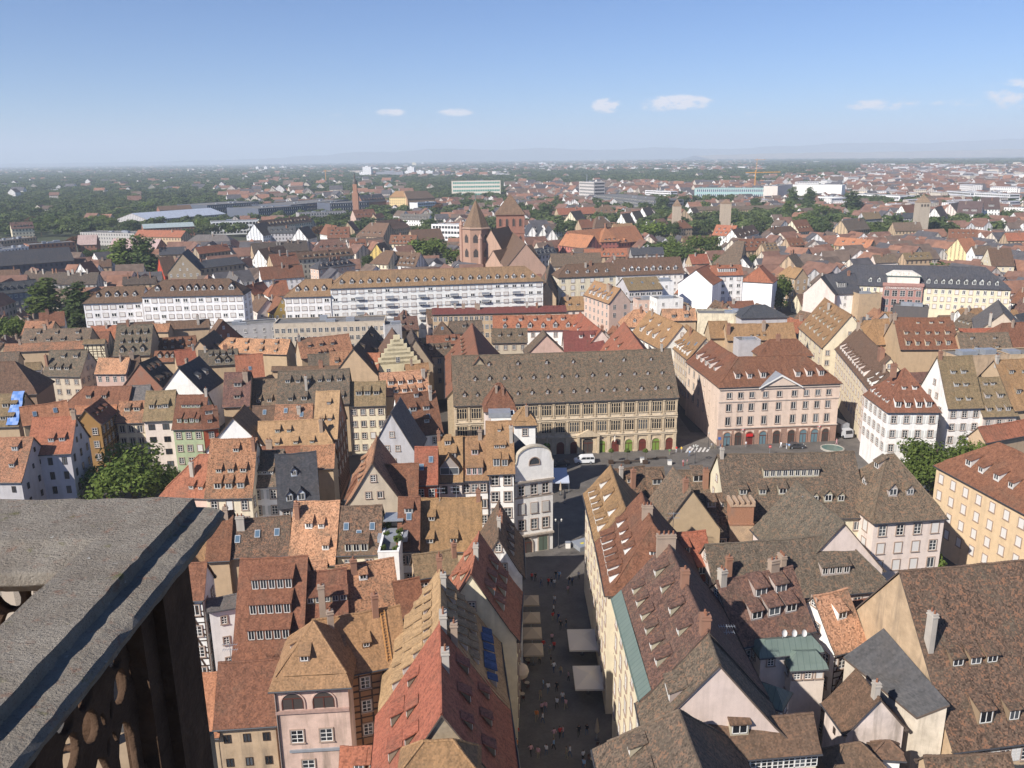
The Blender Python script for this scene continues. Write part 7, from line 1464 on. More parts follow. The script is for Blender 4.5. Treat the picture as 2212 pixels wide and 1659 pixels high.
# ---- stepped gable on the cream house
m_ = MB(); Ws = STEP.W; n = 7
e_near = 0 if (STEP.M @ Vector((0, 0, 0))).length < (STEP.M @ Vector((STEP.L, 0, 0))).length else STEP.L
for i in range(n):
    y0_, y1_ = Ws / 2 * i / n, Ws - Ws / 2 * i / n; z0_, z1_ = STEP.zE + (STEP.zR - STEP.zE) * i / n, STEP.zE + (STEP.zR - STEP.zE) * (i + 1) / n + .7
    m_.box(e_near - .3, e_near + .3, y0_, y1_, (0 if i == 0 else z0_), z1_, 'plaster')
sub(STEP, 'stepped_gable', m_, col=(.66, .58, .38, .3)); occ(m_, STEP.M)
sx_ = -1 if e_near == 0 else 1
for z in (9.5, 13.2, 16.5):
    for s_ in ((-.22, .22) if z < 16 else (0,)):
        wm_, pm_ = win_mesh('white', 1.1, 1.6); M4 = Matrix.Translation((e_near + sx_ * .315, Ws / 2 + s_ * Ws, z)) @ Matrix.Rotation(-sx_ * -math.pi / 2, 4, 'Z')
        o = link('window', wm_, STEP.root, M4=M4); link('pane', pm_, o)
# ---- pink tower house: loggia and windows
L_ = LOG_H
for fx in (.24, .66):
    ag = arch_parts(2.4, 2.0, 'shop', 'plaster', .15, .1); o = subi(L_, 'loggia_arch', ag[0], (L_.L * fx, -.02, 14.2), (.50, .36, .30, .3)); m_ = MB(); m_.face([(-1.2, -.03, 0), (1.2, -.03, 0), (1.2, -.03, 1.), (-1.2, -.03, 1.)], 'shop'); link('opening', ag[1], o)
for z, xs_ in ((10.7, (.26, .66)), (6.8, (.38,)), (3.4, (.3, .7))):
    for fx in xs_:
        wm_, pm_ = win_mesh('cross', 1.35, 1.6); o = subi(L_, 'window', wm_, (L_.L * fx, -.012, z)); link('pane', pm_, o)
m_ = MB(); m_.box(0, L_.L, -.25, 0, 13.7, 14.05, 'stone'); sub(L_, 'cornice', m_, col=(.36, .24, .2, .3)); m_ = MB(); m_.box(L_.L * .14, L_.L, -.2, 0, 8.7, 9., 'metal_grey'); sub(L_, 'string_course', m_, col=(.36, .24, .2, .3))
m_ = MB(); m_.tube((.15, -.12, .2), (.15, -.12, 16.6), .09, .09, 'metal_dark', 6); sub(L_, 'downpipe', m_)
# ladder on the wing's roof
tp_ = math.atan2(WING.zR - WING.zE, WING.d); m_ = MB(); ll = math.hypot(WING.d, WING.zR - WING.zE) * .92
for s_ in (-.25, .25): m_.tube((s_, 0, 0), (s_, ll, 0), .05, .05, 'ladder', 5)
for i in range(int(ll / .35)): m_.tube((-.25, .2 + i * .35, 0), (.25, .2 + i * .35, 0), .035, .035, 'ladder', 5)
sub(WING, 'roof_ladder', m_, M4=Matrix.Translation((WING.L * .80, .05, WING.zE + .45)) @ Matrix.Rotation(tp_, 4, 'X'))
# ---- tall brick stack in the court
c_ = P(*Q('c2', (1955, 1000)), 10); t = thing('brick_stack', 'tall tan and brick chimney block with crenellated top in the court', 'chimney', (c_.x, c_.y, 0)); zt_ = at('c2', (1955, 620), c_.y).z
m_ = MB(); m_.box(-1.9, 1.9, -1.3, 1.3, 0, zt_ - 4.2, 'brick'); link('lower_shaft', m_.mesh('lower_shaft'), t, col=(.46, .33, .22, .3))
m_ = MB(); m_.box(-2, 2, -1.4, 1.4, zt_ - 4.2, zt_ - 3.9, 'brick'); m_.box(-1.85, 1.85, -1.25, 1.25, zt_ - 3.9, zt_ - .9, 'brick'); link('upper_shaft', m_.mesh('upper_shaft'), t, col=(.33, .17, .105, .3))
m_ = MB(); m_.box(-2, 2, -1.4, 1.4, zt_ - .9, zt_ - .6, 'brick')
for x in (-1.8, -.9, 0, .9, 1.8): m_.box(x - .18, x + .18, -1.4, 1.4, zt_ - .6, zt_, 'brick')
link('crown', m_.mesh('crown'), t, col=(.42, .30, .21, .3))
# ---- slanting grey roof in the right foreground
q = [(Q('d3', p), z) for p, z in (((650, 700), 15.6), ((1000, 450), 19.0), ((1572, 1110), 17.5), ((1285, 1222), 14.9))]
v = [P(*p, z) for p, z in q]; m_ = MB(); t = thing('lean_to_house', 'long plain grey lean-to roof against the tan firewall', 'house', (v[0].x, v[0].y, 0)); off = Vector((v[0].x, v[0].y, 0)); v = [x - off for x in v]
l1, l2 = (v[3] - v[0]).length, (v[1] - v[0]).length
m_.face(v, 'slate', [(0, 0), (0, l2), (l1, l2), (l1, 0)]); m_.face([x - Vector((0, 0, .25)) for x in reversed(v)], 'verge')
for i in range(4): a, b = v[i], v[(i + 1) % 4]; m_.face([a, b, b - Vector((0, 0, .25)), a - Vector((0, 0, .25))], 'verge')
link('roof', m_.mesh('roof'), t, col=(.075, .074, .076, .05)); m_ = MB(); ctr = sum(v, Vector()) / 4
w_ = [x.lerp(ctr, .04) - Vector((0, 0, .2)) for x in v]
for i in range(4): a, b = w_[i], w_[(i + 1) % 4]; m_.face([a, (a.x, a.y, 0), (b.x, b.y, 0), b], 'old_plaster')
link('wall', m_.mesh('wall'), t, col=(.5, .44, .36, .3))
# ---- copper-clad roof boxes
def cbox(k, A, B, zE, depth, label, ht, wallc=(.66, .58, .5)):
    f = H(k, A, B, ((A[0] + B[0]) / 2, A[1] - 90), zE, (.14, .215, .18, .1), wallc, label, depth=depth, zR=zE + ht, win={'f': (1, 3)}, ww=.8, wh=1., top=.9, mat='copperplate', chim=0, hip=(1, 1), over=.3, name='roof_pavilion', ridge=False)
m, nt, b = nodes('copperplate', .65, .35); g = G(nt); uv = g.n('ShaderNodeUVMap').outputs[0]; sp = g.n('ShaderNodeSeparateXYZ'); g.put(sp.inputs[0], uv)
seam = g.math('LESS_THAN', g.math('FRACT', g.math('MULTIPLY', sp.outputs[0], 1.4)), .09)
c = g.mix(g.noise(uv, .8, 4), (.10, .14, .122), (.165, .205, .18)); g.put(b.inputs['Base Color'], g.mix(g.math('MULTIPLY', seam, .6), c, (.05, .08, .07)))
cbox('d3', (205, 800), (495, 785), 15.5, 4.5, 'white roof pavilion with seamed green copper roof', 1.5)
cbox('d3', (-60, 690), (455, 640), 16.5, 3.5, 'green copper roof strip carrying satellite dishes', 1.4)
cbox('d3', (-250, 1010), (110, 1140), 16., 3., 'dark copper-capped dormer house beside the pinkish gable', 1.5)
q = COPH; m_ = MB(); sgn = (q.zR - q.zE) / q.d
m_.face([(-.2, -.42, q.zE - .05), (q.L + .2, -.42, q.zE - .05), (q.L + .2, .75, q.zE + .75 * sgn + .26), (-.2, .75, q.zE + .75 * sgn + .26)], 'copperplate', [(0, 0), (q.L, 0), (q.L, 1), (0, 1)]); m_.box(-.2, q.L + .2, -.5, -.42, q.zE - .2, q.zE + .02, 'copper'); sub(q, 'copper_gutter', m_)
for fx in (PF[1], PF[7]):
    cu = bpy.data.curves.new('bank_lettering', 'FONT'); cu.body = 'HSBC'; cu.size = .62; cu.extrude = .02; cu.align_x = 'CENTER'
    o = bpy.data.objects.new('bank_lettering', cu); COL.objects.link(o); me_ = bpy.data.meshes.new_from_object(o.evaluated_get(bpy.context.evaluated_depsgraph_get())); bpy.data.objects.remove(o); me_.materials.clear()
    o = link('bank_lettering', me_, mat='metal_dark', parent=PINK.root); o.matrix_basis = PINK.root.matrix_basis.inverted() @ PINK.M @ Matrix.Translation((fx * PINK.L - .2, -.36, 4.0)) @ Matrix.Rotation(math.pi / 2, 4, 'X')
    m_ = MB(); m_.box(.75, 1.55, -.36, -.3, 3.98, 4.42, 'frame_white'); m_.face([(.75, -.37, 3.98), (1.15, -.37, 4.2), (.75, -.37, 4.42)], 'signred'); m_.face([(1.55, -.37, 3.98), (1.55, -.37, 4.42), (1.15, -.37, 4.2)], 'signred'); sub(PINK, 'bank_mark', m_, loc=(fx * PINK.L - .1, 0, 0))
m_ = MB(); m_.box(-.85, .85, -.5, -.12, 2.3, 2.95, 'signred'); sub(PINK, 'shop_fascia', m_, loc=(PF[2] * PINK.L, 0, 0))
c_ = sq('b3', (12, 1400)); t = thing('road_sign', 'round red no-entry sign on a post before the classical block', 'sign', (c_.x, c_.y, .004)); m_ = MB(); m_.tube((0, 0, 0), (0, 0, 2.3), .035, .035, 'metal_grey', 6); link('post', m_.mesh('post'), t); m_ = MB(); m_.tube((0, -.05, 2.3), (0, -.08, 2.3), .36, .36, 'signred', 16); m_.box(-.24, .24, -.09, -.08, 2.24, 2.36, 'frame_white'); link('disc', m_.mesh('disc'), t)
c_ = sq('b2', (1788, 1345)); t = thing('street_sign', 'blue street sign on a post at the corner of the classical block', 'sign', (c_.x, c_.y, .004)); m_ = MB(); m_.tube((0, 0, 0), (0, 0, 3.2), .04, .04, 'metal_grey', 6); link('post', m_.mesh('post'), t); m_ = MB(); m_.box(-.35, .35, -.08, -.05, 2.5, 3.2, 'signblue'); link('panel', m_.mesh('panel'), t)
# ---- street things: roof furniture on chosen places
def aerial(k, p, z, h, label):
    c_ = P(*Q(k, p), z); t = thing('aerial', label, 'aerial', (c_.x, c_.y, z - .8)); m_ = MB(); m_.tube((0, 0, 0), (0, 0, h + .8), .05, .035, 'metal_grey', 5); link('mast', m_.mesh('mast'), t)
    m_ = MB()
    for i, zz in enumerate((h + .6, h - .1)):
        m_.tube((-.9, 0, zz), (.9, 0, zz), .025, .025, 'metal_grey', 4)
        for j in range(7): m_.tube((-.8 + j * .27, -.35, zz), (-.8 + j * .27, .35, zz), .018, .018, 'metal_grey', 4)
    link('antenna_bars', m_.mesh('antenna_bars'), t)
aerial('d2', (1835, 745), 20, 4.5, 'tall aerial mast beside the copper-capped roofs')
aerial('c3', (430, 850), 18, 3., 'branching aerial on the plain grey-brown cross roof')
aerial('c3', (330, 750), 19, 3., 'second aerial on the plain grey-brown cross roof')
aerial('c1', (1590, 700), 18, 3.5, 'thin aerial before the pointed ochre gable')
aerial('c1', (1735, 690), 18, 3.5, 'thin aerial before the broad ochre roof ridge')
aerial('d0', (2000, 740), 15, 2.5, 'aerial on the red-brown roof by the white stair house')
aerial('c2', (1390, 900), 18, 3., 'thin aerial in the mossy court')
for i, x in enumerate((130, 215, 300)):
    c_ = P(*Q('d3', (x, 500)), 18.2); t = thing('satellite_dish', 'white satellite dish on the copper roof strip, in a row of three', 'dish', (c_.x, c_.y, 17.6), .5, 'satellite dishes on the copper roof')
    m_ = MB(); m_.tube((0, 0, 0), (0, 0, .6), .05, .05, 'metal_grey', 5); link('post', m_.mesh('post'), t); m_ = MB(); m_.lathe([(0, 0), (.25, .04), (.42, .13)], 'frame_white', 12); o = link('dish', m_.mesh('dish'), t, loc=(0, -.1, .75)); o.rotation_euler = (1.2, 0, 0)
# blue tarpaulin lying on the mossy ochre roof
q = TARP_H; m_ = MB(); n = 10; tw = 2.6
tpn = (q.zR - q.zE) / q.d
for i in range(n):
    for j in range(4):
        pts = []
        for di, dj in ((0, 0), (0, 1), (1, 1), (1, 0)):
            y = -.4 + (q.d + .3) * (i + di) / n; x = q.L - tw + tw * (j + dj) / 4; pts.append((x + math.sin((i + di) * 1.3) * .12, y, q.zE + y * tpn + .8 + .04 * math.sin((i + di) * 2.1 + (j + dj) * 1.7)))
        m_.face(pts, 'tarp')
t = link('tarpaulin', m_.mesh('tarpaulin')); t.matrix_basis = q.M; tag(t, 'creased bright blue tarpaulin over the edge of a mossy ochre roof', 'tarpaulin')
# terrace plants and shelter
q = TERR
for i, (fx, fy, s, kd) in enumerate(((.15, .8, 1.1, 0), (.2, .55, .9, 1), (.85, .35, 1.2, 1), (.85, .6, 1.0, 0), (.2, .15, .8, 0), (.8, .12, .8, 1))):
    w0 = local(q, q.L * fx, q.W * fy, q.zE); t = thing('potted_shrub', ('bushy green shrub in a pot on the roof terrace', 'yellow-green shrub in a pot on the roof terrace')[kd], 'plant', w0, 0, 'potted shrubs on the roof terrace')
    m_ = MB(); m_.lathe([(.25, 0), (.35, .5), (.3, .52), (0, .5)], 'pot', 8); link('pot', m_.mesh('pot'), t); cr_ = CACHE.get('shrub')
    if not cr_: cr_ = CACHE['shrub'] = crown_mesh('foliage', 260, .16, [(0, 0, .9, .55, .55), (.25, .1, 1.3, .35, .35), (-.2, -.1, 1.1, .4, .4)], 'leaf', 5)
    o = link('foliage', cr_, t); o.scale = (s, s, s)
m_ = MB(); m_.box(0, q.L, q.W - 3.2, q.W, 2.2, 2.35, 'metal_grey')
for x in (.15, q.L - .15): m_.box(x - .06, x + .06, q.W - 3.1, q.W - 3., 0, 2.2, 'timber')
t = thing('terrace_shelter', 'grey lean-to shelter at the back of the planted roof terrace', 'shelter'); t.matrix_basis = q.M @ Matrix.Translation((0, 0, q.zE)); link('canopy', m_.mesh('canopy'), t)
# ================================================================== street life
# parasols: height of cloth about 2.9 m
m, nt, b = nodes('canvas', .85, .2); b.inputs['Base Color'].default_value = (.40, .325, .24, 1)
m, nt, b = nodes('canvas_pale', .85, .2); b.inputs['Base Color'].default_value = (.66, .60, .52, 1)
def parasol(k, p, w, l, label, zc=3., group=None, mat='canvas'):
    c_ = P(*Q(k, p), zc); t = thing('parasol', label, 'parasol', (c_.x, c_.y, .004), 0, group)
    m_ = MB(); x, y = w / 2, l / 2; rp = .9 if w < 4 else .7
    for a, b2 in (((-x, -y), (x, -y)), ((x, -y), (x, y)), ((x, y), (-x, y)), ((-x, y), (-x, -y))):
        m_.face([(*a, 2.5), (*b2, 2.5), (0, 0, 2.5 + rp)], mat); m_.face([(*a, 2.25), (*b2, 2.25), (*b2, 2.5), (*a, 2.5)], mat)
    link('canopy', m_.mesh('canopy'), t); m_ = MB(); m_.tube((0, 0, 0), (0, 0, 2.5 + rp), .05, .04, 'metal_grey', 6); m_.lathe([(.4, 0), (.4, .12), (.1, .16)], 'metal_dark', 8); link('pole', m_.mesh('pole'), t)
for i, (x, y) in enumerate(((1083, 480), (1090, 598), (1098, 705), (1106, 818))):
    parasol('e0', (x, y), 2.9, 3.1, ('beige square parasol nearest the square in the row by the street fronts', 'second beige parasol along the shaded street fronts', 'third beige parasol along the shaded street fronts', 'last beige parasol in the row, above the round white lantern')[i], group='row of beige parasols')
parasol('e0', (1445, 750), 4.2, 5.6, 'large grey-beige market parasol in mid street, the one nearer the square', mat='canvas_pale')
parasol('e0', (1487, 1010), 4.0, 5.4, 'large grey-beige market parasol in mid street, the one further from the square', mat='canvas_pale')
cpm = MB(); cpm.lathe([(.12, .9), (.32, 1.2), (.2, 2.2), (.05, 3.1), (0, 3.2)], 'canvas', 8); cpm = cpm.mesh('folded_canopy')
for i, (k, x, y) in enumerate((('e0', 1545, 1460), ('e0', 1560, 1640), ('c2', 420, 590), ('c2', 455, 660))):
    c_ = sq(k, (x, y)); t = thing('folded_parasol', ('folded pale parasol by the cream street wall', 'folded pale parasol by the cream street wall', 'folded parasol in the shade behind the white corner house', 'folded parasol in the shade behind the white corner house')[i], 'parasol', (c_.x, c_.y, .004), 0, 'folded parasols')
    link('folded_canopy', cpm, t); m_ = MB(); m_.tube((0, 0, 0), (0, 0, 1.2), .05, .05, 'metal_grey', 6); m_.lathe([(.35, 0), (.35, .1), (.1, .14)], 'metal_dark', 8); link('pole', m_.mesh('pole'), t)
# round paper-like lantern sign on the left front
c_ = P(*Q('e0', (1020, 990)), 6); m_ = MB(); m_.lathe([(0, -1.1), (.5, -.98), (.92, -.6), (1.1, 0), (.92, .6), (.5, .98), (0, 1.1)], 'lantern', 14); m_.tube((-1.6, 0, 1.5), (0, 0, 1.05), .05, .05, 'metal_dark', 5)
t = link('globe_sign', m_.mesh('globe_sign')); t.location = c_; tag(t, 'big pale globe hanging on the shaded street front', 'sign')
tm_, lm_, cm_ = MB(), MB(), MB(); tm_.lathe([(.001, .74), (.36, .74), (.36, .71), (.001, .71)], 'canvas', 12); lm_.tube((0, 0, 0), (0, 0, .71), .03, .03, 'metal_dark', 6); lm_.lathe([(.22, 0), (.2, .03), (.03, .05)], 'metal_dark', 8); tm_, lm_ = tm_.mesh('table_top'), lm_.mesh('pedestal')
cs_, cb_ = MB(), MB(); cs_.box(-.2, .2, -.2, .2, .43, .46, 'shopwood'); cb_.box(-.2, .2, .18, .21, .55, .88, 'shopwood'); cs_, cb_ = cs_.mesh('seat'), cb_.mesh('backrest'); cl_ = MB(); cl_.box(-.02, .02, -.02, .02, 0, .43, 'metal_dark'); cl_ = cl_.mesh('leg'); cp_ = MB(); cp_.box(-.02, .02, -.015, .015, .44, .88, 'metal_dark'); cp_ = cp_.mesh('back_post')
for i, (x, y) in enumerate(((9.6, 79), (10.9, 80.5), (9.2, 82), (10.6, 83.5), (9.4, 86), (10.8, 77), (9.0, 75.5), (10.4, 88), (.9, 99), (1.6, 101.5), (1.0, 104), (1.8, 107), (1.0, 110))):
    wh = i > 7; t = thing('cafe_table', 'round cafe table under the row of beige parasols' if wh else 'round cafe table beside the cream street wall', 'table', (x, y, .006), rnd() * 3, 'cafe tables in the street'); link('table_top', tm_, t); link('pedestal', lm_, t)
    for s_ in (-1, 1):
        a_ = rnd() * .8 + (0 if s_ > 0 else math.pi); c_ = thing('cafe_chair', 'dark cafe chair at a table under the beige parasols' if wh else 'dark cafe chair at a table beside the cream street wall', 'chair', (x + math.sin(a_) * -.62, y + math.cos(a_) * .62, .006), a_, 'cafe chairs in the street')
        link('seat', cs_, c_); link('backrest', cb_, c_)
        for sx in (-.17, .17):
            link('back_post', cp_, c_, loc=(sx, .195, 0))
            for sy in (-.17, .17): link('leg', cl_, c_, loc=(sx, sy, 0))
# people ------------------------------------------------------------------
def person_mesh(pose):
    """one continuous skinned body; materials by height: shoes/trousers, top, skin, hair"""
    sw, arm, lean = pose
    J = {'pel': ((0, 0, .95), .145), 'wai': ((0, lean * .3, 1.12), .125), 'che': ((0, lean * .6, 1.34), .155), 'nec': ((0, lean, 1.50), .055), 'hea': ((0, lean + .02, 1.60), .085), 'top': ((0, lean + .01, 1.72), .075)}
    E_ = [('pel', 'wai'), ('wai', 'che'), ('che', 'nec'), ('nec', 'hea'), ('hea', 'top')]
    for s, n_ in ((-1, 'l'), (1, 'r')):
        st = sw * s
        J['hip' + n_] = ((s * .09, 0, .88), .095); J['kne' + n_] = ((s * .1, st * .5 + .03, .50), .062); J['ank' + n_] = ((s * .1, st - .03, .09), .042); J['toe' + n_] = ((s * .11, st + .12, .04), .035)
        J['sho' + n_] = ((s * .19, lean * .6, 1.42), .062); J['elb' + n_] = ((s * .24, lean * .6 - st * arm, 1.14), .043); J['wri' + n_] = ((s * .23, lean * .6 - st * arm * 1.3 + .12, .92), .032); J['han' + n_] = ((s * .22, lean * .6 - st * arm * 1.3 + .17, .83), .036)
        E_ += [('pel', 'hip' + n_), ('hip' + n_, 'kne' + n_), ('kne' + n_, 'ank' + n_), ('ank' + n_, 'toe' + n_), ('che', 'sho' + n_), ('sho' + n_, 'elb' + n_), ('elb' + n_, 'wri' + n_), ('wri' + n_, 'han' + n_)]
    ks = list(J); me = bpy.data.meshes.new('person_skel'); me.from_pydata([J[k][0] for k in ks], [(ks.index(a), ks.index(b)) for a, b in E_], [])
    o = bpy.data.objects.new('person_skel', me); COL.objects.link(o); md = o.modifiers.new('s', 'SKIN'); me.skin_vertices or me.attributes
    for i, k in enumerate(ks): me.skin_vertices[0].data[i].radius = (J[k][1],) * 2; me.skin_vertices[0].data[i].use_root = (k == 'pel')
    sb = o.modifiers.new('u', 'SUBSURF'); sb.levels = 1; sb.render_levels = 1
    dg = bpy.context.evaluated_depsgraph_get(); ev = o.evaluated_get(dg); r = bpy.data.meshes.new_from_object(ev); r.name = 'person'
    bpy.data.objects.remove(o); bpy.data.meshes.remove(me)
    r.materials.clear()
    for nm in ('cloth', 'cloth', 'skin', 'hair'): r.materials.append(MATS[nm])
    for p_ in r.polygons:
        c = p_.center; y = c.z
        if y > 1.66 or (y > 1.56 and c.y < lean - .01): p_.material_index = 3
        elif y > 1.475 or (abs(c.x) > .18 and y < 1.12): p_.material_index = 2
        elif y > .95: p_.material_index = 1
        else: p_.material_index = 0
        p_.use_smooth = True
    return r
simple('skin', (.42, .24, .16), .6); simple('hair', (.05, .03, .02), .7); simple('cloth', (.2, .2, .2), .85)
CLO = {}
for nm, c_ in (('white', (.66, .66, .68)), ('red', (.55, .04, .03)), ('black', (.02, .02, .022)), ('dark blue', (.03, .05, .14)), ('light blue', (.25, .40, .60)), ('yellow', (.65, .45, .05)), ('pink', (.62, .35, .38)), ('grey', (.22, .22, .23)), ('khaki', (.30, .26, .17)), ('denim', (.07, .11, .19)), ('orange', (.6, .2, .05)), ('green', (.12, .25, .1))):
    CLO[nm] = simple('cloth_' + nm.replace(' ', '_'), c_, .85)
POSES = [person_mesh(p) for p in ((.22, .7, .03), (.12, .5, .02), (.02, .2, .0), (.28, .8, .05))]
def person(c_, top, bot, i, rz, label, group):
    o = link('person', POSES[i % 4]); o.location = (c_.x, c_.y, .008); o.rotation_euler = (0, 0, rz); s = .96 + .1 * rnd(); o.scale = (s, s, s)
    for sl, mt in ((0, bot), (1, top)): o.material_slots[sl].link = 'OBJECT'; o.material_slots[sl].material = CLO[mt]
    tag(o, label, 'person', group)
ppl = [('e0', 1095, 355, 'red', 'black'), ('e0', 1120, 355, 'black', 'black'), ('e0', 1262, 340, 'black', 'denim'), ('e0', 1285, 345, 'light blue', 'denim'), ('e0', 1210, 390, 'red', 'black'), ('e0', 1232, 395, 'black', 'denim'), ('e0', 1252, 400, 'white', 'denim'), ('e0', 1355, 380, 'black', 'denim'), ('e0', 1375, 385, 'dark blue', 'black'), ('e0', 1420, 345, 'white', 'black'), ('e0', 1345, 445, 'pink', 'khaki'), ('e0', 1160, 395, 'grey', 'denim'), ('e0', 1253, 515, 'white', 'dark blue'), ('e0', 1247, 580, 'white', 'black'), ('e0', 1240, 630, 'red', 'khaki'), ('e0', 1280, 635, 'dark blue', 'denim'), ('e0', 1295, 690, 'black', 'black'), ('e0', 1333, 680, 'black', 'denim'), ('e0', 1235, 780, 'pink', 'black'), ('e0', 1175, 830, 'red', 'denim'), ('e0', 1248, 835, 'red', 'black'), ('e0', 1220, 860, 'grey', 'khaki'), ('e0', 1228, 935, 'black', 'khaki'), ('e0', 1248, 985, 'white', 'dark blue'), ('e0', 1295, 1010, 'khaki', 'denim'), ('e0', 1350, 1045, 'pink', 'black'), ('e0', 1175, 1100, 'light blue', 'denim'), ('e0', 1208, 1130, 'white', 'denim'), ('e0', 1155, 1175, 'khaki', 'khaki'), ('e0', 1268, 1120, 'black', 'black'), ('e0', 1308, 1195, 'white', 'denim'), ('e0', 1330, 1240, 'pink', 'khaki'), ('e0', 1268, 1235, 'white', 'black'), ('e0', 1190, 1260, 'pink', 'denim'), ('e0', 1165, 1265, 'pink', 'black'), ('e0', 1128, 1320, 'orange', 'khaki'), ('e0', 1172, 1335, 'white', 'denim'), ('e0', 1290, 1440, 'red', 'black'), ('e0', 1312, 1435, 'pink', 'denim'), ('e0', 1250, 1450, 'pink', 'khaki'), ('e0', 1248, 1520, 'light blue', 'black'), ('e0', 1195, 1560, 'white', 'denim'), ('e0', 1140, 1580, 'pink', 'khaki'), ('e0', 1090, 1560, 'pink', 'black'), ('e0', 1360, 1570, 'white', 'denim'), ('e0', 1335, 1580, 'khaki', 'khaki'), ('e0', 1450, 1600, 'white', 'black'), ('e0', 990, 1520, 'orange', 'black'), ('e0', 1455, 1660, 'light blue', 'denim'), ('e0', 995, 1440, 'red', 'denim'), ('e0', 1150, 930, 'khaki', 'black'), ('e0', 1580, 1010, 'grey', 'black'), ('e0', 1420, 1430, 'black', 'black'), ('e0', 1475, 1420, 'black', 'denim')]
for i, (k, x, y, a, b2) in enumerate(ppl):
    person(sq(k, (x, y + 12)), a, b2, i, random.choice((0, math.pi, .4, 2.8, -.5, 1.7)), f'person in {a} top and {b2} trousers walking in the shaded shopping street', 'people in the shopping street')
plz = [('b2', 1420, 1375, 'red', 'white', 'person in red top and white trousers on the sunlit square by the trade hall corner'), ('b2', 1463, 1378, 'yellow', 'grey', 'person in yellow top crossing near the trade hall corner'), ('b2', 1538, 1372, 'white', 'khaki', 'person in white top at the pedestrian crossing'), ('b2', 1533, 1408, 'light blue', 'denim', 'person in light blue at the pedestrian crossing'), ('b2', 1478, 1492, 'pink', 'red', 'person in pink and red by the bench on the square'), ('b2', 1513, 1485, 'pink', 'khaki', 'person in pink and khaki by the bench on the square'), ('b2', 1722, 1345, 'grey', 'khaki', 'person in grey at the corner of the classical block'), ('b2', 1755, 1345, 'khaki', 'khaki', 'person in khaki at the corner of the classical block'), ('b2', 1800, 1350, 'dark blue', 'denim', 'person in dark blue beside the arcade of the classical block'), ('b2', 2020, 1330, 'white', 'grey', 'person in white and grey before the red shop arch'), ('b3', 110, 1335, 'white', 'white', 'person all in white by the parked dark car'), ('b3', 592, 1305, 'pink', 'pink', 'person all in pink near the delivery truck'), ('b3', 160, 1345, 'light blue', 'white', 'person in light blue and white by the parked dark car'), ('b3', 180, 1350, 'light blue', 'khaki', 'person in light blue and khaki by the parked dark car'), ('c2', 1360, 245, 'green', 'khaki', 'person in green top beside the planters')]
for i, (k, x, y, a, b2, lb) in enumerate(plz): person(sq(k, (x, y)), a, b2, i + 1, rnd() * 6, lb, None)
# vehicles ------------------------------------------------------------------
def vehicle(c_, rz, kind, col, label):
    t = thing(kind, label, kind.split('_')[-1], (c_.x, c_.y, .006), rz); van = kind == 'van'
    L, W_, H_ = (4.9, 1.9, 1.95) if van else (4.4, 1.78, 1.42)
    prof = [(-2.4, .35), (2.35, .35), (2.42, .75), (2.3, 1.0), (1.55, 1.15), (.85, 1.82), (.5, 1.93), (-2.2, 1.95), (-2.42, 1.7)] if van else [(-2.15, .32), (2.1, .32), (2.2, .6), (2.1, .78), (1.05, .92), (.35, 1.36), (-.9, 1.42), (-1.6, 1.0), (-2.1, .92), (-2.2, .6)]
    m_ = MB(); m_.prism(prof, -W_ / 2, W_ / 2, 'carpaint'); link('body', m_.mesh('body'), t, col=col)
    m_ = MB(); y = W_ / 2 + .012
    wins = [[(.95, 1.2), (.45, 1.78), (-.3, 1.78), (-.3, 1.2)], [(-.4, 1.2), (-.4, 1.78), (-1.3, 1.78), (-1.3, 1.2)], [(-1.4, 1.2), (-1.4, 1.78), (-2.25, 1.75), (-2.3, 1.2)]] if van else [[(.95, .95), (.35, 1.28), (-.25, 1.3), (-.25, .95)], [(-.33, .95), (-.33, 1.3), (-.95, 1.32), (-1.45, 1.0)]]
    for w_ in wins:
        for s in (-1, 1): m_.face([(x, s * y, z) for x, z in w_], 'glass')
    link('side_windows', m_.mesh('side_windows'), t)
    m_ = MB(); (xa, za), (xb, zb_) = (prof[4], prof[5]); o_ = .02
    m_.face([(xa + o_, -W_ * .42, za + .03), (xa + o_, W_ * .42, za + .03), (xb + o_, W_ * .38, zb_ - .05), (xb + o_, -W_ * .38, zb_ - .05)], 'glass'); link('windscreen', m_.mesh('windscreen'), t)
    for sx in (-1, 1):
        for sy in (-1, 1):
            m_ = MB(); x = sx * (1.5 if van else 1.32); m_.tube((x, sy * (W_ / 2 - .2), .33), (x, sy * (W_ / 2 + .03), .33), .33, .33, 'rubber', 14); o = link('wheel', m_.mesh('wheel'), t)
            m2 = MB(); m2.tube((x, sy * (W_ / 2 + .02), .33), (x, sy * (W_ / 2 + .045), .33), .2, .2, 'metal_grey', 10); link('rim', m2.mesh('rim'), o)
    for sy in (-1, 1):
        m_ = MB(); m_.box(prof[2][0] - .08, prof[2][0] + .02, sy * W_ * .36 - .18, sy * W_ * .36 + .18, .62, .8, 'frame_white'); link('headlight', m_.mesh('headlight'), t)
c_ = (sq('b2', (545, 1470)) + sq('b2', (705, 1475))) / 2 + Vector((0, .6, 0)); vehicle(c_, math.pi + .05, 'van', (.7, .71, .72, 1), 'white passenger van parked before the trade hall')
vehicle(sq('b2', (420, 1500)) + Vector((0, 1, 0)), math.pi + .1, 'parked_car', (.03, .035, .05, 1), 'dark car in the shade beside the white passenger van')
vehicle(sq('b3', (250, 1345)) + Vector((0, .8, 0)), .03, 'parked_car', (.05, .05, .055, 1), 'dark grey car parked before the classical block')
vehicle(sq('c3', (1330, 560)), .6, 'parked_car', (.45, .45, .46, 1), 'pale car under the tree on the square')
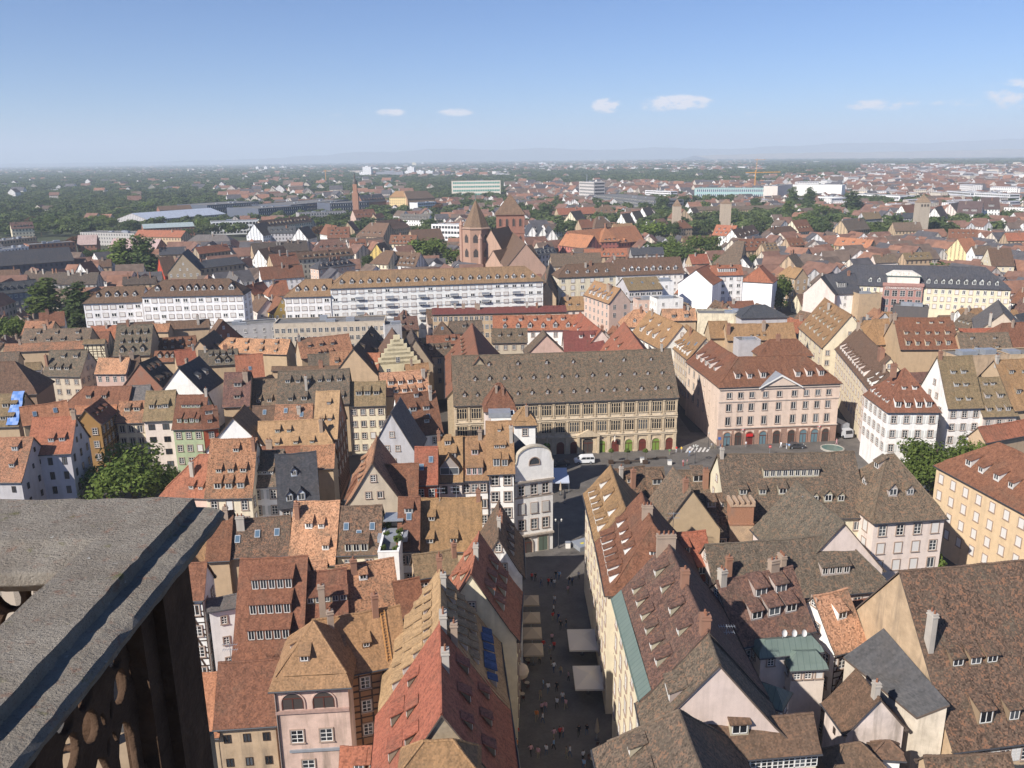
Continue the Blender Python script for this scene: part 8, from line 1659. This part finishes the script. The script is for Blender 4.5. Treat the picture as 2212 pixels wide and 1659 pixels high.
# truck in the side street
c_ = sq('b3', (665, 1245)); t = thing('delivery_truck', 'grey box truck standing in the shaded side street', 'truck', (c_.x, c_.y, .006), -1.45)
t.rotation_euler.z = math.radians(-78); m_ = MB(); m_.box(-6.6, -.3, -1.2, 1.2, .9, 3.6, 'metal_grey'); link('cargo_box', m_.mesh('cargo_box'), t)
m_ = MB(); m_.prism([(-.2, .5), (1.7, .5), (1.75, 1.5), (1.45, 2.5), (-.2, 2.6)], -1.15, 1.15, 'carpaint'); link('cab', m_.mesh('cab'), t, col=(.45, .46, .48, 1)); m_ = MB(); m_.face([(1.77, -1., 1.5), (1.77, 1., 1.5), (1.49, .95, 2.4), (1.49, -.95, 2.4)], 'glass'); link('windscreen', m_.mesh('windscreen'), t)
for x in (.9, -4.2, -5.3):
    for s in (-1, 1): m_ = MB(); m_.tube((x, s * .85, .48), (x, s * 1.18, .48), .48, .48, 'rubber', 14); link('wheel', m_.mesh('wheel'), t)
# square furniture
def lamp(c_, h, label, arms=1):
    t = thing('street_lamp', label, 'street lamp', (c_.x, c_.y, .004)); m_ = MB(); m_.lathe([(.16, 0), (.14, .6), (.07, .8), (.05, h), (0, h + .05)], 'metal_dark', 8); link('post', m_.mesh('post'), t)
    for i in range(arms):
        a = i * 6.283 / arms; m_ = MB(); r_ = .55 if arms > 1 else 0; m_.tube((0, 0, h - .3), (math.cos(a) * r_, math.sin(a) * r_, h - .05), .03, .03, 'metal_dark', 5); m_.lathe([(.1, h - .05), (.19, h + .3), (.2, h + .33), (.05, h + .5), (0, h + .55)], 'lantern_glass', 8, (math.cos(a) * r_, math.sin(a) * r_)); link('lantern', m_.mesh('lantern'), t)
lamp(sq('b2', (1580, 1470)), 4.2, 'five-armed lamp standard on the sunlit square', 5)
lamp(sq('c2', (402, 1050)), 5.6, 'tall single lamp post at the corner of the white corner house', 2)
lamp(sq('b2', (1695, 1345)), 4.0, 'lamp post at the corner of the side street', 1)
for i, x in enumerate((855, 993, 1150)):
    c_ = sq('b2', (x, 1470)); t = thing('planter_tree', 'slim young tree in a square planter before the trade hall', 'tree', (c_.x, c_.y, .004), 0, 'young trees in planters'); m_ = MB(); m_.box(-.6, .6, -.6, .6, 0, .75, 'timber'); link('planter', m_.mesh('planter'), t)
    m_ = MB(); m_.tube((0, 0, .6), (0, 0, 3.4), .05, .03, 'bark', 6); link('trunk', m_.mesh('trunk'), t); o = link('crown', crown_mesh('crown', 330, .17, [(0, 0, 3.4, .5, .5), (.3, .1, 3.1, .4, .3), (-.3, 0, 3.2, .4, .3)], 'leaf', 90 + i), t)
for i, (x, y) in enumerate(((925, 1470), (1060, 1462), (1210, 1440), (1290, 1430))):
    c_ = sq('b2', (x, y)); t = thing('bench', 'long dark bench among the planters before the trade hall', 'bench', (c_.x, c_.y, .004), .05, 'benches on the square'); m_ = MB()
    for j in range(4): m_.box(-1.3, 1.3, -.25 + j * .13, -.15 + j * .13, .42, .47, 'timber')
    link('seat', m_.mesh('seat'), t)
    for s in (-1, 1): m_ = MB(); m_.box(s * 1.1 - .05, s * 1.1 + .05, -.22, .22, 0, .42, 'metal_dark'); link('leg', m_.mesh('leg'), t)
for i in range(6):                          # zebra crossing
    a = sq('b2', (1502 + i * 36, 1375 - i * 1)); b2 = a + Vector((1.9, 4.2, 0)); d_ = (b2 - a).normalized(); s_ = Vector((d_.y, -d_.x, 0)) * .25
    b2 = a + d_ * 3.6; m_ = MB(); m_.face([a - s_, a + s_, b2 + s_, b2 - s_], 'roadpaint'); o = link('crossing_stripe', m_.mesh('crossing_stripe')); o.location.z = .009; tag(o, kind='structure')
c_ = sq('b3', (555, 1345)); t = thing('round_basin', 'low round basin with pale green water on the square', 'fountain', (c_.x, c_.y, .004)); m_ = MB(); m_.lathe([(2.9, 0), (2.9, .35), (2.6, .4), (2.55, .25)], 'stone', 28); link('rim', m_.mesh('rim'), t, col=(.35, .33, .29, .3)); m_ = MB(); m_.lathe([(0.001, .26), (2.56, .26)], 'basin_water', 28); link('water', m_.mesh('water'), t)
c_ = sq('c2', (585, 1060)); t = thing('kiosk_stand', 'low grey hoarding with yellow notices beside the street house corner', 'hoarding', (c_.x + 1.5, c_.y + 1.5, .004), .5); m_ = MB(); m_.box(-2.6, 2.6, -1.6, 1.6, 0, .9, 'metal_grey'); link('panel', m_.mesh('panel'), t)
for x, y in ((-1.2, -.2), (1.1, .6)): m_ = MB(); m_.box(x - .35, x + .35, y - .25, y + .25, .9, .93, 'notice'); link('notice', m_.mesh('notice'), t)
for (k, x, y, lb) in (('c2', 483, 1045, 'white utility cube beside the grey hoarding'), ('b2', 1362, 1480, 'white bin-like column on the square'), ('b2', 1123, 1458, 'small white sign board by the benches')):
    c_ = sq(k, (x, y)); m_ = MB(); m_.box(-.45, .45, -.4, .4, 0, 1.1, 'frame_white'); m_.box(-.5, .5, -.45, .45, 1.1, 1.18, 'metal_grey'); t = link('utility_box', m_.mesh('utility_box')); t.location = (c_.x, c_.y, .004); tag(t, lb, 'box')
# blue awning cafe behind the corner house
for i, (x, y) in enumerate(((400, 1540), (415, 1600))):
    c_ = P(*Q('b2', (x, y)), 2.8); t = thing('cafe_awning', ('pale blue-grey cafe awning in the shade beside the white corner house', 'second pale cafe awning in the shade beside the white corner house')[i], 'awning', (c_.x, c_.y, .004)); m_ = MB(); m_.face([(-2, -1.6, 2.5), (2, -1.6, 2.5), (2, 1.6, 3.1), (-2, 1.6, 3.1)], 'awning'); m_.face([(-2, -1.6, 2.25), (2, -1.6, 2.25), (2, -1.6, 2.5), (-2, -1.6, 2.5)], 'awning'); link('canopy', m_.mesh('canopy'), t)
    for sx in (-1.9, 1.9):
        for sy in (-1.5, 1.5): m_ = MB(); m_.tube((sx, sy, 0), (sx, sy, 2.5 if sy < 0 else 3.1), .04, .04, 'metal_grey', 5); link('post', m_.mesh('post'), t)
# ================================================================== parapet of the viewing platform
R0 = HC - 1.10; K = 1.10 / .75
xi, xo, yi, yo, yb = -.875 * K, -.672 * K, 1.466 * K, 1.79 * K, -.6
PAR = thing('stone_parapet', 'weathered grey sandstone parapet corner with pierced tracery in the near foreground', 'parapet', (0, 0, R0 - 1.3))
def par(name, m_, bev=0):
    o = link(name, m_.mesh(name), PAR, loc=(0, 0, -(R0 - 1.3)))
    bm_ = bmesh.new(); bm_.from_mesh(o.data); bmesh.ops.remove_doubles(bm_, verts=bm_.verts, dist=1e-4); bm_.to_mesh(o.data); bm_.free()
    return o
def rail(name, prof, axis, a, b, n=60, seed=1):
    """profile swept along an axis with slight wear"""
    q = random.Random(seed); m_ = MB(); rows = []
    for i in range(n + 1):
        t_ = a + (b - a) * i / n; rows.append([((c0 + q.gauss(0, .0016)), t_, z + q.gauss(0, .0016)) if axis == 'y' else (t_, (c0 + q.gauss(0, .0016)), z + q.gauss(0, .0016)) for c0, z in prof])
    for i in range(n):
        for j in range(len(prof) - 1): m_.face([rows[i][j], rows[i][j + 1], rows[i + 1][j + 1], rows[i + 1][j]], 'parapet_stone')
    for r_ in (rows[0], rows[-1]): m_.face(r_, 'parapet_stone')
    o = par(name, m_)
    bv = o.modifiers.new('worn_edges', 'BEVEL'); bv.width = .006; bv.segments = 2
    return o
rail('near_handrail', [(xi, R0 - .12), (xi, R0 - .02), (xi + .012, R0), (xo - .10, R0), (xo - .093, R0 - .034), (xo - .05, R0 - .038), (xo - .012, R0 - .045), (xo, R0 - .06), (xo - .008, R0 - .085), (xo - .04, R0 - .11), (xo - .10, R0 - .12), (xi, R0 - .12)], 'y', yb, yo - .01, 80, 3)
rail('far_handrail', [(yo + .05, R0 - .12), (yo + .05, R0 - .06), (yo + .01, R0 - .005), (yi + .16, R0 - .002), (yi + .13, R0 - .012), (yi + .01, R0 - .035), (yi, R0 - .07), (yi + .06, R0 - .12)], 'x', -6, xi + .10, 90, 4)
m_ = MB(); m_.box(xo - .16, xo - .04, yi + .02, yi + .22, R0 - 1.35, R0 - .10, 'shade_tinted_stone'); m_.box(xo - .17, xo - .075, yi - .06, yi + .02, R0 - 1.35, R0 - .10, 'shade_tinted_stone'); par('corner_post', m_)
def tracery(name, length, h):
    """stone panel pierced by lancets, trefoils and quatrefoils"""
    cu = bpy.data.curves.new(name, 'CURVE'); cu.dimensions = '2D'; cu.fill_mode = 'BOTH'; cu.extrude = .007; cu.bevel_depth = .005; cu.bevel_resolution = 1; cu.resolution_u = 4
    def poly(pts):
        sp_ = cu.splines.new('POLY'); sp_.points.add(len(pts) - 1); sp_.use_cyclic_u = True
        for p_, (x, y) in zip(sp_.points, pts): p_.co = (x, y, 0, 1)
    poly([(0, 0), (length, 0), (length, h), (0, h)])
    el = lambda cx, cy, rx, ry, a: [(cx + rx * math.cos(t) * math.cos(a) - ry * math.sin(t) * math.sin(a), cy + rx * math.cos(t) * math.sin(a) + ry * math.sin(t) * math.cos(a)) for t in [6.283 * i / 14 for i in range(14)]]
    u = .27; n_ = int(length / u); vr = .26
    for k in range(int(h / vr)):
        for i in range(n_):
            c0 = (i + .5) * u + (length - n_ * u) / 2; c1 = h - .015 - (k + .5) * vr
            if k % 2 == 0:
                for s in (-1, 1):
                    poly(el(c0 + s * .052, c1 + .052, .043, .058, -s * .35)); poly(el(c0 + s * .05, c1 - .058, .042, .054, s * .3)); poly(el(c0 + s * .113, c1 - .085, .012, .03, s * .3))
            else:
                for s in (-1, 1):
                    poly([(c0 + s * .062 + x, c1 + y) for x, y in ((-.052, -.11), (.052, -.11), (.052, .02), (.035, .07), (0, .105), (-.035, .07), (-.052, .02))]); poly(el(c0 + s * .115, c1 + .09, .011, .028, -s * .4))
    o = bpy.data.objects.new(name, cu); COL.objects.link(o); dg = bpy.context.evaluated_depsgraph_get(); me = bpy.data.meshes.new_from_object(o.evaluated_get(dg)); bpy.data.objects.remove(o)
    me.materials.clear(); me.materials.append(MATS['shade_tinted_stone']); return me
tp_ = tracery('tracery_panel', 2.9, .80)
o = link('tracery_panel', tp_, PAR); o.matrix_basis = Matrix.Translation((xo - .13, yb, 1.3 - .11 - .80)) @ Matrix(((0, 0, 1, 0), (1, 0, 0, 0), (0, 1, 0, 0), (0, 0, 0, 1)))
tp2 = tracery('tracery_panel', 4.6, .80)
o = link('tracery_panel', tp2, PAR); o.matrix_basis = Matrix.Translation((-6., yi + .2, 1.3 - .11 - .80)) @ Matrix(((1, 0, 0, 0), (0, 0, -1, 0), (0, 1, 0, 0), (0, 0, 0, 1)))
m_ = MB(); m_.box(-6, xo - .06, yb - 3, yi + .3, R0 - 1.75, R0 - .80, 'floor_stone'); par('platform_floor', m_)
flush_windows()
